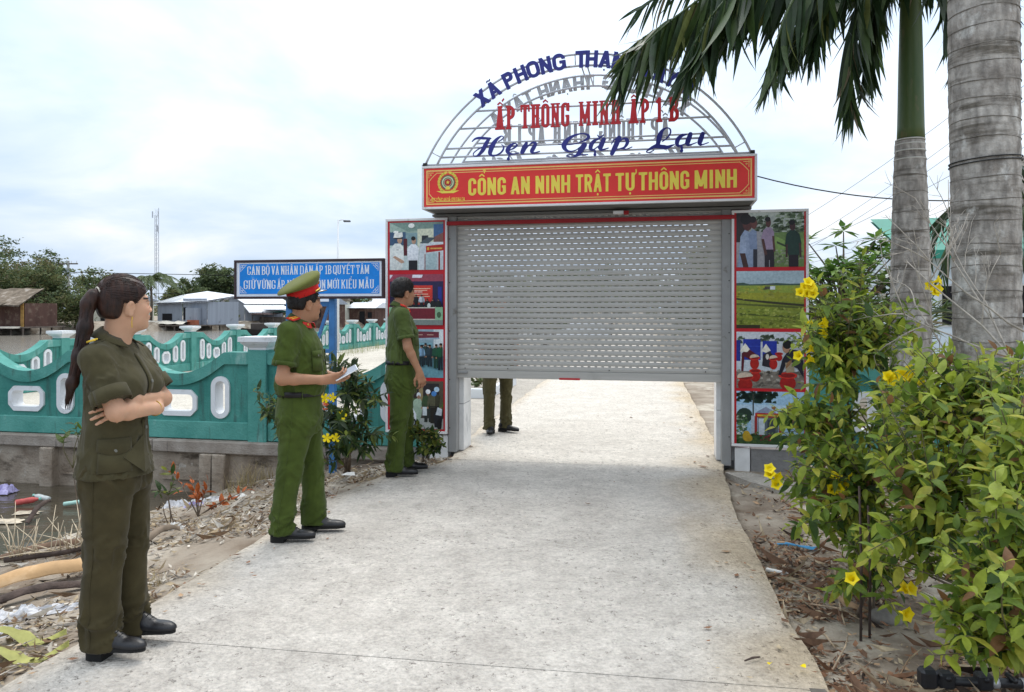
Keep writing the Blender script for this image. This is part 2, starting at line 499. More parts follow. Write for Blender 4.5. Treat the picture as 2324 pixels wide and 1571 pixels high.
def marks(x, y, w, m, s):
 """diacritics; s = size unit"""
 d = np.full_like(x, 9.0); b = s * .34
 cx = w / 2; y0 = 1.0 + s * .55
 circ = '\u0302' in m
 if circ:
  d = U_(d, U_(d_bar(x, y, cx - s * .95, y0 - s * .1, cx + s * .12, y0 + s * .75, b * 1.25), d_bar(x, y, cx + s * .95, y0 - s * .1, cx - s * .12, y0 + s * .75, b * 1.25)))
 if '\u0306' in m:
  d = U_(d, S_(d_rbox(x, y, cx - s * .8, y0, cx + s * .8, y0 + s * 1.6, s * .8), d_rbox(x, y, cx - s * .55, y0 + s * .3, cx + s * .55, y0 + s * 2.4, s * .5)))
 top = y0 + (s * 1.05 if circ else 0.0)
 ox = s * .9 if circ else 0.0
 if '\u0301' in m: d = U_(d, d_bar(x, y, cx + ox - s * .15, top - s * .1, cx + ox + s * .6, top + s * .85, b * 1.3))
 if '\u0300' in m: d = U_(d, d_bar(x, y, cx + ox + s * .15, top - s * .1, cx + ox - s * .6, top + s * .85, b * 1.3))
 if '\u0303' in m:
  p = [(-.95, 0), (-.6, .38), (-.25, .42), (.25, .08), (.6, .12), (.95, .5)]
  for (a, bb), (c, dd) in zip(p, p[1:]): d = U_(d, d_seg(x, y, cx + a * s, top + s * .15 + bb * s, cx + c * s, top + s * .15 + dd * s, b * .6))
 if '\u0309' in m:
  p = [(-.35, .95), (0, 1.15), (.35, .9), (.25, .55), (0, .35), (0, .05)]
  for (a, bb), (c, dd) in zip(p, p[1:]): d = U_(d, d_seg(x, y, cx + ox + a * s, top + bb * s, cx + ox + c * s, top + dd * s, b * .55))
 if '\u0323' in m: d = U_(d, d_rbox(x, y, cx - s * .33, -s * 1.2, cx + s * .33, -s * .5, s * .12))
 if '\u031b' in m:
  d = U_(d, U_(d_seg(x, y, w * .93, .86, w + s * .55, 1.0, b * .6), d_seg(x, y, w + s * .55, 1.0, w + s * .5, 1.16, b * .6)))
 return d
def text_layout(txt, w, t, sf, gap, space):
 out = []; x = 0
 for ch in txt:
  if ch == ' ': x += space; continue
  n = unicodedata.normalize('NFD', ch); base = n[0]; mk = n[1:]
  gw = w * GW.get(base, 1.0) + 2 * sf * (0.5 if base not in 'OCGQ' else 0)
  out.append((base, mk, x, gw)); x += gw + gap
 return out, x - gap
def letter_mesh(base, mk, gw, t, sf, ms, scx, scz, depth, res=34):
 f = lambda x, y: U_(glyph(base, gw, t, sf, x, y), marks(x, y, gw, mk, ms)) if mk else glyph(base, gw, t, sf, x, y)
 hi = 1.05 + (ms * 3.2 if mk else 0); lo = -.16 - (ms * 1.3 if '\u0323' in mk else 0)
 V, F = slab2d(f, (-.06, gw + .06 + (ms if mk else 0), lo, hi), 1.0 / res, depth)
 V = V.copy(); V[:, 0] *= scx; V[:, 2] *= scz
 return V, F
def poly_d(x, y, pts):
 """signed distance to polygon"""
 n = len(pts); d = np.full_like(x, 1e9); s = np.ones_like(x)
 for i in range(n):
  ax, ay = pts[i]; bx, by = pts[i - 1]
  ex, ey = bx - ax, by - ay; wx, wy = x - ax, y - ay
  t = np.clip((wx * ex + wy * ey) / (ex * ex + ey * ey + 1e-12), 0, 1)
  d = np.minimum(d, np.hypot(wx - ex * t, wy - ey * t))
  c1 = y >= ay; c2 = y < by; c3 = ex * wy > ey * wx
  flip = (c1 & c2 & c3) | (~c1 & ~c2 & ~c3)
  s = np.where(flip, -s, s)
 return s * d

# ------------------------------------------------------------------ helpers: 3-D distance fields -> one smooth mesh
def rcone(a, b, r1, r2=None):
 a = np.array(a, float); b = np.array(b, float); r2 = r1 if r2 is None else r2
 ab = b - a; l2 = ab @ ab + 1e-12
 def f(P):
  t = np.clip((P - a) @ ab / l2, 0, 1)
  q = P - a - t[:, None] * ab
  return np.sqrt(np.einsum('ij,ij->i', q, q)) - (r1 + (r2 - r1) * t)
 return f
def ell(c, r, rot=None):
 c = np.array(c, float); r = np.array(r, float)
 M = None if rot is None else np.array(Euler(rot).to_matrix())
 def f(P):
  q = P - c
  if M is not None: q = q @ M
  k0 = np.sqrt(((q / r) ** 2).sum(1)); k1 = np.sqrt(((q / (r * r)) ** 2).sum(1)) + 1e-9
  return k0 * (k0 - 1) / k1
 return f
def box3(c, hlf, r=0.0, rot=None):
 c = np.array(c, float); hh = np.array(hlf, float) - r
 M = None if rot is None else np.array(Euler(rot).to_matrix())
 def f(P):
  q = P - c
  if M is not None: q = q @ M
  q = np.abs(q) - hh
  return np.sqrt((np.maximum(q, 0) ** 2).sum(1)) + np.minimum(q.max(1), 0) - r
 return f
def half(p, n):
 """solid on the side opposite to n"""
 p = np.array(p, float); n = np.array(n, float); n /= np.linalg.norm(n)
 return lambda P: (P - p) @ n
def loft(levels):
 """z-loft of ellipses: (z, cx, cy, a, b)"""
 lv = np.array(sorted(levels), float)
 zf = np.linspace(lv[0, 0], lv[-1, 0], 80)
 T = []
 for k in range(1, 5):
  z = lv[:, 0]; v = lv[:, k]
  m = np.gradient(v, z) if len(z) > 2 else np.full(len(z), (v[-1] - v[0]) / (z[-1] - z[0]))
  i = np.clip(np.searchsorted(z, zf) - 1, 0, len(z) - 2)
  h = z[i + 1] - z[i]; t = (zf - z[i]) / h
  T.append((2 * t**3 - 3 * t**2 + 1) * v[i] + (t**3 - 2 * t**2 + t) * h * m[i] + (-2 * t**3 + 3 * t**2) * v[i + 1] + (t**3 - t**2) * h * m[i + 1])
 z0, z1 = lv[0, 0], lv[-1, 0]
 def f(P):
  z = np.clip(P[:, 2], z0, z1)
  cx, cy, a, b = (np.interp(z, zf, q) for q in T)
  k = np.hypot((P[:, 0] - cx) / a, (P[:, 1] - cy) / b)
  d = (k - 1) * np.minimum(a, b)
  dz = np.maximum(z0 - P[:, 2], P[:, 2] - z1)
  return np.where(dz > 0, np.hypot(np.maximum(d, 0), dz), np.maximum(d, dz))
 return f
def smin(a, b, k):
 if k <= 0: return np.minimum(a, b)
 h = np.maximum(k - np.abs(a - b), 0) / k
 return np.minimum(a, b) - h * h * k * .25
class SDF:
 def __init__(s): s.ops = []
 def u(s, f, k=0.02): s.ops.append((0, k, f)); return s
 def s(s, f, k=0.004): s.ops.append((1, k, f)); return s
 def i(s, f, k=0.004): s.ops.append((2, k, f)); return s
 def ev(s, P, ops=None):
  d = np.full(len(P), 1e3)
  for o, k, f in (s.ops if ops is None else ops):
   v = f(P)
   if o == 0: d = smin(d, v, k)
   elif o == 1: d = -smin(-d, v, k)
   else: d = -smin(-d, -v, k)
  return d
 def mesh(s, lo, hi, h, B=10):
  lo = np.array(lo, float); hi = np.array(hi, float)
  nb = np.ceil((hi - lo) / (B * h)).astype(int)
  g = np.stack(np.meshgrid(*[np.arange(n) for n in nb], indexing='ij'), -1).reshape(-1, 3)
  ctr = lo + (g + .5) * B * h
  Rb = B * h * .87
  single = [f(ctr) for o, k, f in s.ops]
  d0 = s.ev(ctr)
  keep = np.abs(d0) < Rb * 1.7 + .012
  g = g[keep]; ctr = ctr[keep]; single = [v[keep] for v in single]
  n = B + 1
  off = np.stack(np.meshgrid(*[np.arange(n)] * 3, indexing='ij'), -1).reshape(-1, 3)
  vals = np.empty((len(g), n ** 3), np.float32)
  for m in range(len(g)):
   P = lo + (g[m] * B + off) * h
   mn = min([v[m] for v, (o, k, f) in zip(single, s.ops) if o == 0])
   ops = []
   for v, op in zip(single, s.ops):
    if op[0] == 0 and v[m] > mn + 2.6 * Rb + 2 * op[1]: continue
    if op[0] == 1 and v[m] > Rb * 1.8 + op[1] * 2: continue
    ops.append(op)
   vals[m] = s.ev(P, ops)
  vals = vals.reshape(len(g), n, n, n)
  sg = vals < 0
  N = (nb * B + 2).astype(np.int64)
  # active cells
  cnt = np.zeros((len(g), B, B, B), np.int8)
  for dx in (0, 1):
   for dy in (0, 1):
    for dz in (0, 1):
     cnt += sg[:, dx:dx + B, dy:dy + B, dz:dz + B]
  am, ai, aj, ak = np.nonzero((cnt > 0) & (cnt < 8))
  gi = g[am] * B + np.stack([ai, aj, ak], 1)
  acc = np.zeros((len(am), 3)); num = np.zeros(len(am))
  cor = [(0,0,0),(1,0,0),(0,1,0),(1,1,0),(0,0,1),(1,0,1),(0,1,1),(1,1,1)]
  cv = [vals[am, ai + c[0], aj + c[1], ak + c[2]] for c in cor]
  for a in range(8):
   for b in range(a + 1, 8):
    df = [cor[b][q] - cor[a][q] for q in range(3)]
    if sum(map(abs, df)) != 1: continue
    va, vb = cv[a], cv[b]
    x = (va < 0) != (vb < 0)
    t = np.where(x, va / np.where(x, va - vb, 1), 0)
    p = np.array(cor[a], float)[None] + t[:, None] * np.array(df, float)[None]
    acc[x] += p[x]; num[x] += 1
  pos = lo + (gi + acc / num[:, None]) * h
  key = (gi[:, 0] * N[1] + gi[:, 1]) * N[2] + gi[:, 2]
  order = np.argsort(key); skey = key[order]
  quads = []
  for ax in range(3):
   o1, o2 = (ax + 1) % 3, (ax + 2) % 3
   sl0 = [slice(None)] + [slice(0, B)] * 3; sl1 = list(sl0); sl1[ax + 1] = slice(1, B + 1)
   a = sg[tuple(sl0)]; b = sg[tuple(sl1)]
   m, i, j, k = np.nonzero(a != b)
   c = g[m] * B + np.stack([i, j, k], 1)
   ind = []
   ok = np.ones(len(m), bool)
   for e1, e2 in ((0, 0), (-1, 0), (-1, -1), (0, -1)):
    q = c.copy(); q[:, o1] += e1; q[:, o2] += e2
    ok &= (q >= 0).all(1)
    kk = (q[:, 0] * N[1] + q[:, 1]) * N[2] + q[:, 2]
    p = np.clip(np.searchsorted(skey, kk), 0, len(skey) - 1)
    ok &= skey[p] == kk
    ind.append(order[p])
   Q = np.stack(ind, 1)
   fl = a[m, i, j, k]
   Q[~fl] = Q[~fl][:, ::-1]
   quads.append(Q[ok])
  return pos, np.concatenate(quads)
def vnormals(V, Q):
 n = np.zeros_like(V)
 fn = np.cross(V[Q[:, 2]] - V[Q[:, 0]], V[Q[:, 3]] - V[Q[:, 1]])
 for k in range(4): np.add.at(n, Q[:, k], fn)
 return n / (np.linalg.norm(n, axis=1)[:, None] + 1e-12)
def relax(V, Q, it=1, f=.5):
 for _ in range(it):
  s = np.zeros_like(V); c = np.zeros(len(V))
  for k in range(4):
   a = Q[:, k]; b = Q[:, (k + 1) % 4]
   np.add.at(s, a, V[b]); np.add.at(c, a, 1); np.add.at(s, b, V[a]); np.add.at(c, b, 1)
  V = V + f * (s / np.maximum(c, 1)[:, None] - V)
 return V

# ------------------------------------------------------------------ helpers: where things stand (ray of a photo point met with a real plane)
def ray(px, py, depth):
 return Vector(((px - CX_PX) / F_PX * depth, depth, CAM_H + (HZ_PX - py) / F_PX * depth))
def on_ground(px, py, z=0.0):
 return ray(px, py, (CAM_H - z) * F_PX / (py - HZ_PX))
TH = R(11.3)
GO = np.array([-.6565, 7.75])
GD = np.array([math.cos(TH), -math.sin(TH)]); GE = np.array([math.sin(TH), math.cos(TH)])
def gp(px, py, w=0.0):
 """photo point on the plane parallel to the gate at local depth w -> (u, z)"""
 r = np.array([(px - CX_PX) / F_PX, 1.0])
 t = (w + GE @ GO) / (GE @ r)
 return float(GD @ (t * r - GO)), CAM_H + (HZ_PX - py) / F_PX * t
def g2w(u, w, z=0.0):
 p = GO + GD * u + GE * w
 return Vector((p[0], p[1], z))
# ------------------------------------------------------------------ setting: edges of the road, river lines
RL_Y = np.array([-8, 0, 2.94, 3.645, 4.70, 5.86, 6.72, 7.20, 7.60, 8.2, 9.6, 15.4, 40, 90])
RL_X = np.array([-2.7, -2.38, -2.01, -1.85, -1.665, -1.47, -1.115, -.72, -.60, -.585, -.362, .643, 5.0, 13.5])
RR_Y = np.array([-8, 0, 2.885, 3.70, 4.936, 6.146, 6.83, 7.2, 8.5, 14.0, 40, 90])
RR_X = np.array([.8, 1.0, 1.252, 1.345, 1.533, 1.764, 1.915, 2.04, 2.30, 3.25, 7.9, 16.5])
road_l = lambda y: np.interp(y, RL_Y, RL_X)
road_r = lambda y: np.interp(y, RR_Y, RR_X)
WATER = -0.55
FF0 = np.array([-8.98, 15.0]); FFD = np.array([.381, 2.125])        # riverside fence: first pillar, step to the next
def sst(x, a, b):
 t = np.clip((x - a) / (b - a), 0, 1); return t * t * (3 - 2 * t)
def side(X, Y, p, d):
 """signed distance to the line, positive on its right"""
 d = d / np.hypot(*d); return (X - p[0]) * d[1] - (Y - p[1]) * d[0]
def ground_z(X, Y):
 X = np.asarray(X, float); Y = np.asarray(Y, float)
 nz = fbm(np.stack([X * 2.2, Y * 2.2, X * 0], -1).reshape(-1, 3), 3, 3).reshape(X.shape)
 sl = road_l(Y) - X; sr = X - road_r(Y)
 u = (X - GO[0]) * GD[0] + (Y - GO[1]) * GD[1]; w = (X - GO[0]) * GE[0] + (Y - GO[1]) * GE[1]
 bank = -.045 - .125 * np.maximum(sl, 0) - .12 * np.maximum(sl - 1.5, 0) ** 2 + nz * .028 * np.clip(sl * 2, 0, 1)
 bank = np.maximum(bank, -1.4)
 right = -.07 + nz * .02 + .03 * np.clip(sr - .4, 0, 2)
 z = np.where(sl > 0, bank, np.where(sr > 0, right, -.16))
 behind = w > .12
 under = np.where(u < -.05, -1.5, np.where(u < 0, -.3, right))
 z = np.where(behind & (sl > 0), under, z)
 # river, its far bank, and the country beyond
 sf = side(X, Y, FF0, FFD)
 z = np.where((sf < -.05) & (w > .12), -1.9, z)
 land = side(X, Y, np.array([-41., 60.]), np.array([25.5, 30.]))
 far = -1.9 + 2.15 * sst(-land, -1.0, 1.5) + nz * .05
 z = np.where((land < 1.2) & (Y > 20), far, z)
 return z
def axis(*seg):
 return np.unique(np.concatenate([np.linspace(a, b, n) for a, b, n in seg]))
gx = axis((-900, -70, 12), (-70, -12, 60), (-12, -6, 30), (-6, 5, 190), (5, 12, 36), (12, 60, 30), (60, 900, 12))
gy = axis((-25, 1.2, 24), (1.2, 9, 150), (9, 20, 46), (20, 110, 80), (110, 1500, 16))
GX, GY = np.meshgrid(gx, gy, indexing='ij')
GZ = ground_z(GX, GY)
nxg, nyg = GX.shape
idg = np.arange(nxg * nyg).reshape(nxg, nyg)
Fg = np.stack([idg[:-1, :-1], idg[1:, :-1], idg[1:, 1:], idg[:-1, 1:]], -1).reshape(-1, 4)
m_soil = mat('soil', (.19, .145, .105), .95, col2=(.38, .33, .265), scale=1.7, bump=.8, bscale=28, detail=10,
             wear=((.50, .45, .37), 1.1, .52, .10))
ground = obj('ground', np_mesh('ground', np.stack([GX, GY, GZ], -1).reshape(-1, 3), Fg, m_soil, smooth=True))
tag(ground, kind='structure')

# water: the open river beyond the near wall line, the still inlet before it
def water(name, col, bump, scale, pts):
 m = bpy.data.materials.new(name); m.use_nodes = True
 t = m.node_tree; b = t.nodes['Principled BSDF']
 b.inputs['Base Color'].default_value = (*col, 1); b.inputs['Roughness'].default_value = .10
 b.inputs['IOR'].default_value = 1.33; b.inputs['Specular IOR Level'].default_value = .8
 tc = t.nodes.new('ShaderNodeTexCoord'); mp = t.nodes.new('ShaderNodeMapping'); mp.inputs['Scale'].default_value = (1.0, 1.9, 1)
 nz = t.nodes.new('ShaderNodeTexNoise'); nz.inputs['Scale'].default_value = scale; nz.inputs['Detail'].default_value = 6
 bp = t.nodes.new('ShaderNodeBump'); bp.inputs['Strength'].default_value = bump; bp.inputs['Distance'].default_value = .09
 t.links.new(tc.outputs['Object'], mp.inputs[0]); t.links.new(mp.outputs[0], nz.inputs['Vector'])
 t.links.new(nz.outputs['Fac'], bp.inputs['Height']); t.links.new(bp.outputs[0], b.inputs['Normal'])
 o = obj(name, np_mesh(name, pts, [tuple(range(len(pts)))], m)); return tag(o, kind='structure')
wa, wb = g2w(-80, .15, WATER), g2w(20, .15, WATER)
water('inlet_water', (.075, .062, .043), .28, 2.2, [(-80, -20, WATER), (20, -20, WATER), tuple(wb), tuple(wa)])
water('river_water', (.27, .245, .205), .75, 1.4, [tuple(wa), tuple(wb), (60, 260, WATER), (-700, 260, WATER), (-700, 30, WATER)])

# ------------------------------------------------------------------ road: concrete slabs with open joints
def concrete(name, base, light, scale=1.0, stain=None):
 m = mat(name, base, .92, col2=light, scale=2.6 * scale, bump=.9, bscale=55, detail=12, lo=.22, hi=.74, spec=.2)
 t = m.node_tree; b = t.nodes['Principled BSDF']; N = t.nodes.new
 tc = N('ShaderNodeTexCoord')
 src = b.inputs['Base Color'].links[0].from_socket
 # fine speckle, pits and broom scratches
 sp = N('ShaderNodeTexNoise'); sp.inputs['Scale'].default_value = 48; sp.inputs['Detail'].default_value = 9; sp.inputs['Roughness'].default_value = .75
 t.links.new(tc.outputs['Object'], sp.inputs['Vector'])
 mr = N('ShaderNodeMapRange'); mr.inputs['From Min'].default_value = .30; mr.inputs['From Max'].default_value = .70
 mr.inputs['To Min'].default_value = .50; mr.inputs['To Max'].default_value = 1.42
 s2 = N('ShaderNodeTexNoise'); s2.inputs['Scale'].default_value = 15; s2.inputs['Detail'].default_value = 8; s2.inputs['Roughness'].default_value = .7; s2.inputs['Distortion'].default_value = .6
 t.links.new(tc.outputs['Object'], s2.inputs['Vector'])
 av = N('ShaderNodeMix'); av.inputs[0].default_value = .42; t.links.new(sp.outputs['Fac'], av.inputs[2]); t.links.new(s2.outputs['Fac'], av.inputs[3])
 t.links.new(av.outputs[0], mr.inputs[0])
 vo = N('ShaderNodeTexVoronoi'); vo.inputs['Scale'].default_value = 26; vo.feature = 'F1'
 wp = N('ShaderNodeMix'); wp.data_type = 'RGBA'; wp.inputs[0].default_value = .12
 t.links.new(tc.outputs['Object'], wp.inputs[6]); t.links.new(sp.outputs['Color'], wp.inputs[7]); t.links.new(wp.outputs[2], vo.inputs['Vector'])
 vc = N('ShaderNodeSeparateColor'); t.links.new(vo.outputs['Color'], vc.inputs[0])
 a = N('ShaderNodeMath'); a.operation = 'LESS_THAN'; a.inputs[1].default_value = .24; t.links.new(vo.outputs['Distance'], a.inputs[0])
 c = N('ShaderNodeMath'); c.operation = 'GREATER_THAN'; c.inputs[1].default_value = .55; t.links.new(vc.outputs[0], c.inputs[0])
 big = N('ShaderNodeTexNoise'); big.inputs['Scale'].default_value = 1.3; t.links.new(tc.outputs['Object'], big.inputs['Vector'])
 g = N('ShaderNodeMath'); g.operation = 'GREATER_THAN'; g.inputs[1].default_value = .44; t.links.new(big.outputs['Fac'], g.inputs[0])
 pit = N('ShaderNodeMath'); pit.operation = 'MULTIPLY'; t.links.new(a.outputs[0], pit.inputs[0]); t.links.new(c.outputs[0], pit.inputs[1])
 pit2 = N('ShaderNodeMath'); pit2.operation = 'MULTIPLY'; t.links.new(pit.outputs[0], pit2.inputs[0]); t.links.new(g.outputs[0], pit2.inputs[1])
 mu = N('ShaderNodeVectorMath'); mu.operation = 'SCALE'; t.links.new(src, mu.inputs[0]); t.links.new(mr.outputs[0], mu.inputs['Scale'])
 mx = N('ShaderNodeMix'); mx.data_type = 'RGBA'; mx.inputs[7].default_value = (.13, .115, .10, 1)
 pf = N('ShaderNodeMath'); pf.operation = 'MULTIPLY'; pf.inputs[1].default_value = .8; t.links.new(pit2.outputs[0], pf.inputs[0])
 t.links.new(pf.outputs[0], mx.inputs[0]); t.links.new(mu.outputs[0], mx.inputs[6])
 out = mx.outputs[2]
 # hairline wandering cracks
 mu2 = N('ShaderNodeTexVoronoi'); mu2.feature = 'DISTANCE_TO_EDGE'; mu2.inputs['Scale'].default_value = .55
 dn = N('ShaderNodeTexNoise'); dn.inputs['Scale'].default_value = 2.5; dn.inputs['Detail'].default_value = 6; t.links.new(tc.outputs['Object'], dn.inputs['Vector'])
 wm = N('ShaderNodeMix'); wm.data_type = 'RGBA'; wm.inputs[0].default_value = .35
 t.links.new(tc.outputs['Object'], wm.inputs[6]); t.links.new(dn.outputs['Color'], wm.inputs[7]); t.links.new(wm.outputs[2], mu2.inputs['Vector'])
 ck = N('ShaderNodeMapRange'); ck.inputs['From Min'].default_value = 0.0; ck.inputs['From Max'].default_value = .006
 ck.inputs['To Min'].default_value = .16; ck.inputs['To Max'].default_value = 0
 t.links.new(mu2.outputs['Distance'], ck.inputs[0])
 m3 = N('ShaderNodeMix'); m3.data_type = 'RGBA'; m3.inputs[7].default_value = (.12, .11, .10, 1)
 t.links.new(ck.outputs[0], m3.inputs[0]); t.links.new(out, m3.inputs[6]); out = m3.outputs[2]
 if stain:
  at = N('ShaderNodeVertexColor'); at.layer_name = 'Col'
  m4 = N('ShaderNodeMix'); m4.data_type = 'RGBA'; m4.blend_type = 'MULTIPLY'; m4.inputs[0].default_value = 1
  t.links.new(out, m4.inputs[6]); t.links.new(at.outputs[0], m4.inputs[7]); out = m4.outputs[2]
 t.links.new(out, b.inputs['Base Color'])
 return m
m_road = concrete('road_concrete', (.40, .368, .33), (.60, .562, .51), stain=True)
m_road_sunlit = concrete('sunlit_road_concrete', (.52, .475, .415), (.70, .65, .575), stain=True)  # lighter copy of the road concrete: full sun beyond the gate painted into it
road = empty('road'); tag(road, kind='structure')
def joint_at(t):
 """a joint across the road: t = distance along the road from the camera side, as a line slanted like the gate"""
 return t
def road_slab(y0, y1, sk0, sk1, m, zt=0.0, n=26, k=26, th=.14):
 """slab between two slanted joints; y0,y1 given on the road's centre line, sk = slope of the joint line"""
 V = []; C = []
 rng = np.random.default_rng(int(abs(y0) * 100) + 5)
 for i in range(n + 1):
  for j in range(k + 1):
   s = j / k
   yc = y0 + (y1 - y0) * i / n; sk = sk0 + (sk1 - sk0) * i / n
   yy = yc
   for _ in range(3):
    xl, xr = road_l(yy), road_r(yy); x = xl + (xr - xl) * s
    yy = yc - (x - .2) * sk
   wob = 0.0
   if j in (0, k): wob = .018 * vnoise(np.array([[yy * 3.1, s * 7, 1.]]), 9)[0] + .008 * vnoise(np.array([[yy * 13, s * 7, 1.]]), 4)[0]
   V.append((x + wob, yy, zt + .004 * vnoise(np.array([[x * 1.7, yy * 1.7, 3.]]), 2)[0] - (.012 if j in (0, k) else 0)))
   e = np.clip(1 - (1 - s) * 7 + .5 * vnoise(np.array([[x * 2.5, yy * 2.5, 0.]]), 11)[0], 0, 1)      # earth washed over the right edge
   e2 = .6 * np.clip(1 - s * 14 + .4 * vnoise(np.array([[x * 3, yy * 3, 5.]]), 12)[0], 0, 1)
   e = max(e, e2) * .75
   C.append((1 - .17 * e, 1 - .30 * e, 1 - .50 * e))
 V = np.array(V); nv = len(V)
 idx = np.arange(nv).reshape(n + 1, k + 1)
 F = np.stack([idx[:-1, :-1], idx[:-1, 1:], idx[1:, 1:], idx[1:, :-1]], -1).reshape(-1, 4)
 ring = list(idx[0, :]) + list(idx[1:, -1]) + list(idx[-1, -2::-1]) + list(idx[-2:0:-1, 0])
 B = V[ring].copy(); B[:, 2] = zt - th
 b0 = nv
 sidef = [(ring[(a + 1) % len(ring)], ring[a], b0 + a, b0 + (a + 1) % len(ring)) for a in range(len(ring))]
 V2 = np.concatenate([V, B]); C2 = np.concatenate([np.array(C), np.full((len(B), 3), .55)])
 F2 = np.concatenate([F, np.array(sidef)])
 o = obj('slab', np_mesh('slab', V2, F2, m, smooth=False, cols=C2), road)
 return o
sk = .155
cuts = [-5.5, -.2, 3.06, 7.235, 10.05, 14.1, 18.4, 24, 32, 44, 70]
skf = lambda c: sk if c < 7 else .195
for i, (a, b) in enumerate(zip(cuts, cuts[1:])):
 road_slab(a + .003, b - .003, skf(a), skf(b), m_road if i < 3 else m_road_sunlit, n=30 if i in (2, 3) else 14)
# earth fills the joints a little below the slabs
m_joint = mat('joint_earth', (.13, .115, .10), .95, .2, 20)
for i, b in enumerate(cuts[1:-1]):
 k = skf(b)
 V = []
 for s_ in np.linspace(0, 1, 14):
  yy = b
  for _ in range(3):
   x = road_l(yy) + (road_r(yy) - road_l(yy)) * (.01 + .98 * s_); yy = b - (x - .2) * k
  V += [(x, yy - .02, -.007), (x, yy + .02, -.007)]
 obj('joint', np_mesh('joint', V, [(2 * q, 2 * q + 2, 2 * q + 3, 2 * q + 1) for q in range(13)], m_joint), road)
# pavement beside the road behind the gate
m_pav = concrete('pavement_concrete', (.36, .325, .28), (.50, .46, .40))
V = []; ys = np.linspace(7.95, 40, 40)
for y in ys:
 xl = road_l(y); V += [(xl - 2.6 - .12 * (y - 8), y + .4, -.045), (xl - .02, y, -.045)]
F = [(2 * i, 2 * i + 1, 2 * i + 3, 2 * i + 2) for i in range(len(ys) - 1)]
n0 = len(V)
V += [(x, y, -.3) for x, y, z in V]
F += [(2 * i + 1, n0 + 2 * i + 1, n0 + 2 * i + 3, 2 * i + 3) for i in range(len(ys) - 1)]
tag(obj('pavement', np_mesh('pavement', V, F, m_pav)), kind='structure')
# riverside promenade between the two fences
P0 = g2w(-14, .06); P1 = g2w(-.35, .06)
e0 = FF0 - FFD / np.hypot(*FFD) * 5.5; e1 = FF0 + FFD / np.hypot(*FFD) * 60
rl = [(road_l(y) - 2.55 - .12 * (y - 8), y + .4) for y in np.linspace(8.2, 60, 20)]
poly = [(e0[0], e0[1]), (P1.x, P1.y)] + rl + [(e1[0], e1[1])]
m_prom = concrete('promenade_concrete', (.47, .425, .36), (.64, .60, .52))
n = len(poly)
V = [(x, y, -.10) for x, y in poly] + [(x, y, -1.6) for x, y in poly]
tag(obj('promenade', np_mesh('promenade', V, [tuple(range(n))] + [(i, (i + 1) % n, n + (i + 1) % n, n + i) for i in range(n)], m_prom)), kind='structure')
# concrete apron running off the right of the road in front of the gate
apx = [on_ground(1646, 1072, -.03), on_ground(1700, 1093, -.03), on_ground(1790, 1118, -.03), on_ground(1960, 1150, -.03), on_ground(2010, 1135, -.03), on_ground(1800, 1092, -.03), on_ground(1700, 1072, -.03)]
V = [(p.x, p.y, -.03) for p in apx] + [(p.x, p.y, -.2) for p in apx]; n = len(apx)
tag(obj('apron', np_mesh('apron', V, [tuple(range(n - 1, -1, -1))] + [((i + 1) % n, i, n + i, n + (i + 1) % n) for i in range(n)][::1], m_pav)), kind='structure')
# ------------------------------------------------------------------ gate
m_alu = mat('grey_painted_steel', (.27, .27, .265), .55, .08, 5, bump=.08, bscale=40, wear=((.13, .11, .09), 6, .62, .1))
m_slat = mat('grey_slat', (.43, .415, .385), .48, .07, 3, stretch=(.6, 3, 12), bump=.05, bscale=40, spec=.4, wear=((.33, .315, .29), 2.2, .56, .16))
m_white = mat('white_aluminium', (.72, .72, .72), .45, .05, 5, spec=.4, wear=((.42, .40, .37), 9, .63, .12))
m_galv = mat('galvanised_tube', (.52, .53, .56), .42, .10, 4, metal=.25, spec=.5, wear=((.30, .25, .21), 8, .62, .1))
m_tile = mat('marble_tile', (.62, .62, .615), .3, col2=(.78, .78, .77), scale=5, spec=.5, wear=((.42, .43, .44), 3.5, .60, .08, (1, 1, .4)))
m_red = mat('red_vinyl', (.70, .028, .022), .38, .08, 3, spec=.4)
m_redbar = mat('red_paint', (.33, .012, .016), .5, .12, 4, wear=((.16, .05, .04), 8, .64, .1))
m_gold = mat('yellow_vinyl', (.80, .65, .09), .45, .06, 6)
m_goldl = mat('gold_vinyl', (.80, .52, .16), .45, .06, 6)
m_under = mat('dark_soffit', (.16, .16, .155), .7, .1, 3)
m_blue = mat('blue_letter', (.022, .026, .215), .4, .12, 6, spec=.4)
m_redl = mat('red_letter', (.50, .018, .025), .42, .1, 6, spec=.4)
m_back = mat('letter_back', (.50, .51, .52), .55, .1, 6)
m_dark = mat('black_rubber', (.02, .02, .02), .6)
gate = empty('village_gate', (GO[0], GO[1], 0), -TH, 'steel village gate with roller shutter, red banner and arch of lettering', 'gate')
def G(mb, name, m, smooth=False, parent=None):
 return mb.obj(name, m, parent or gate, smooth)
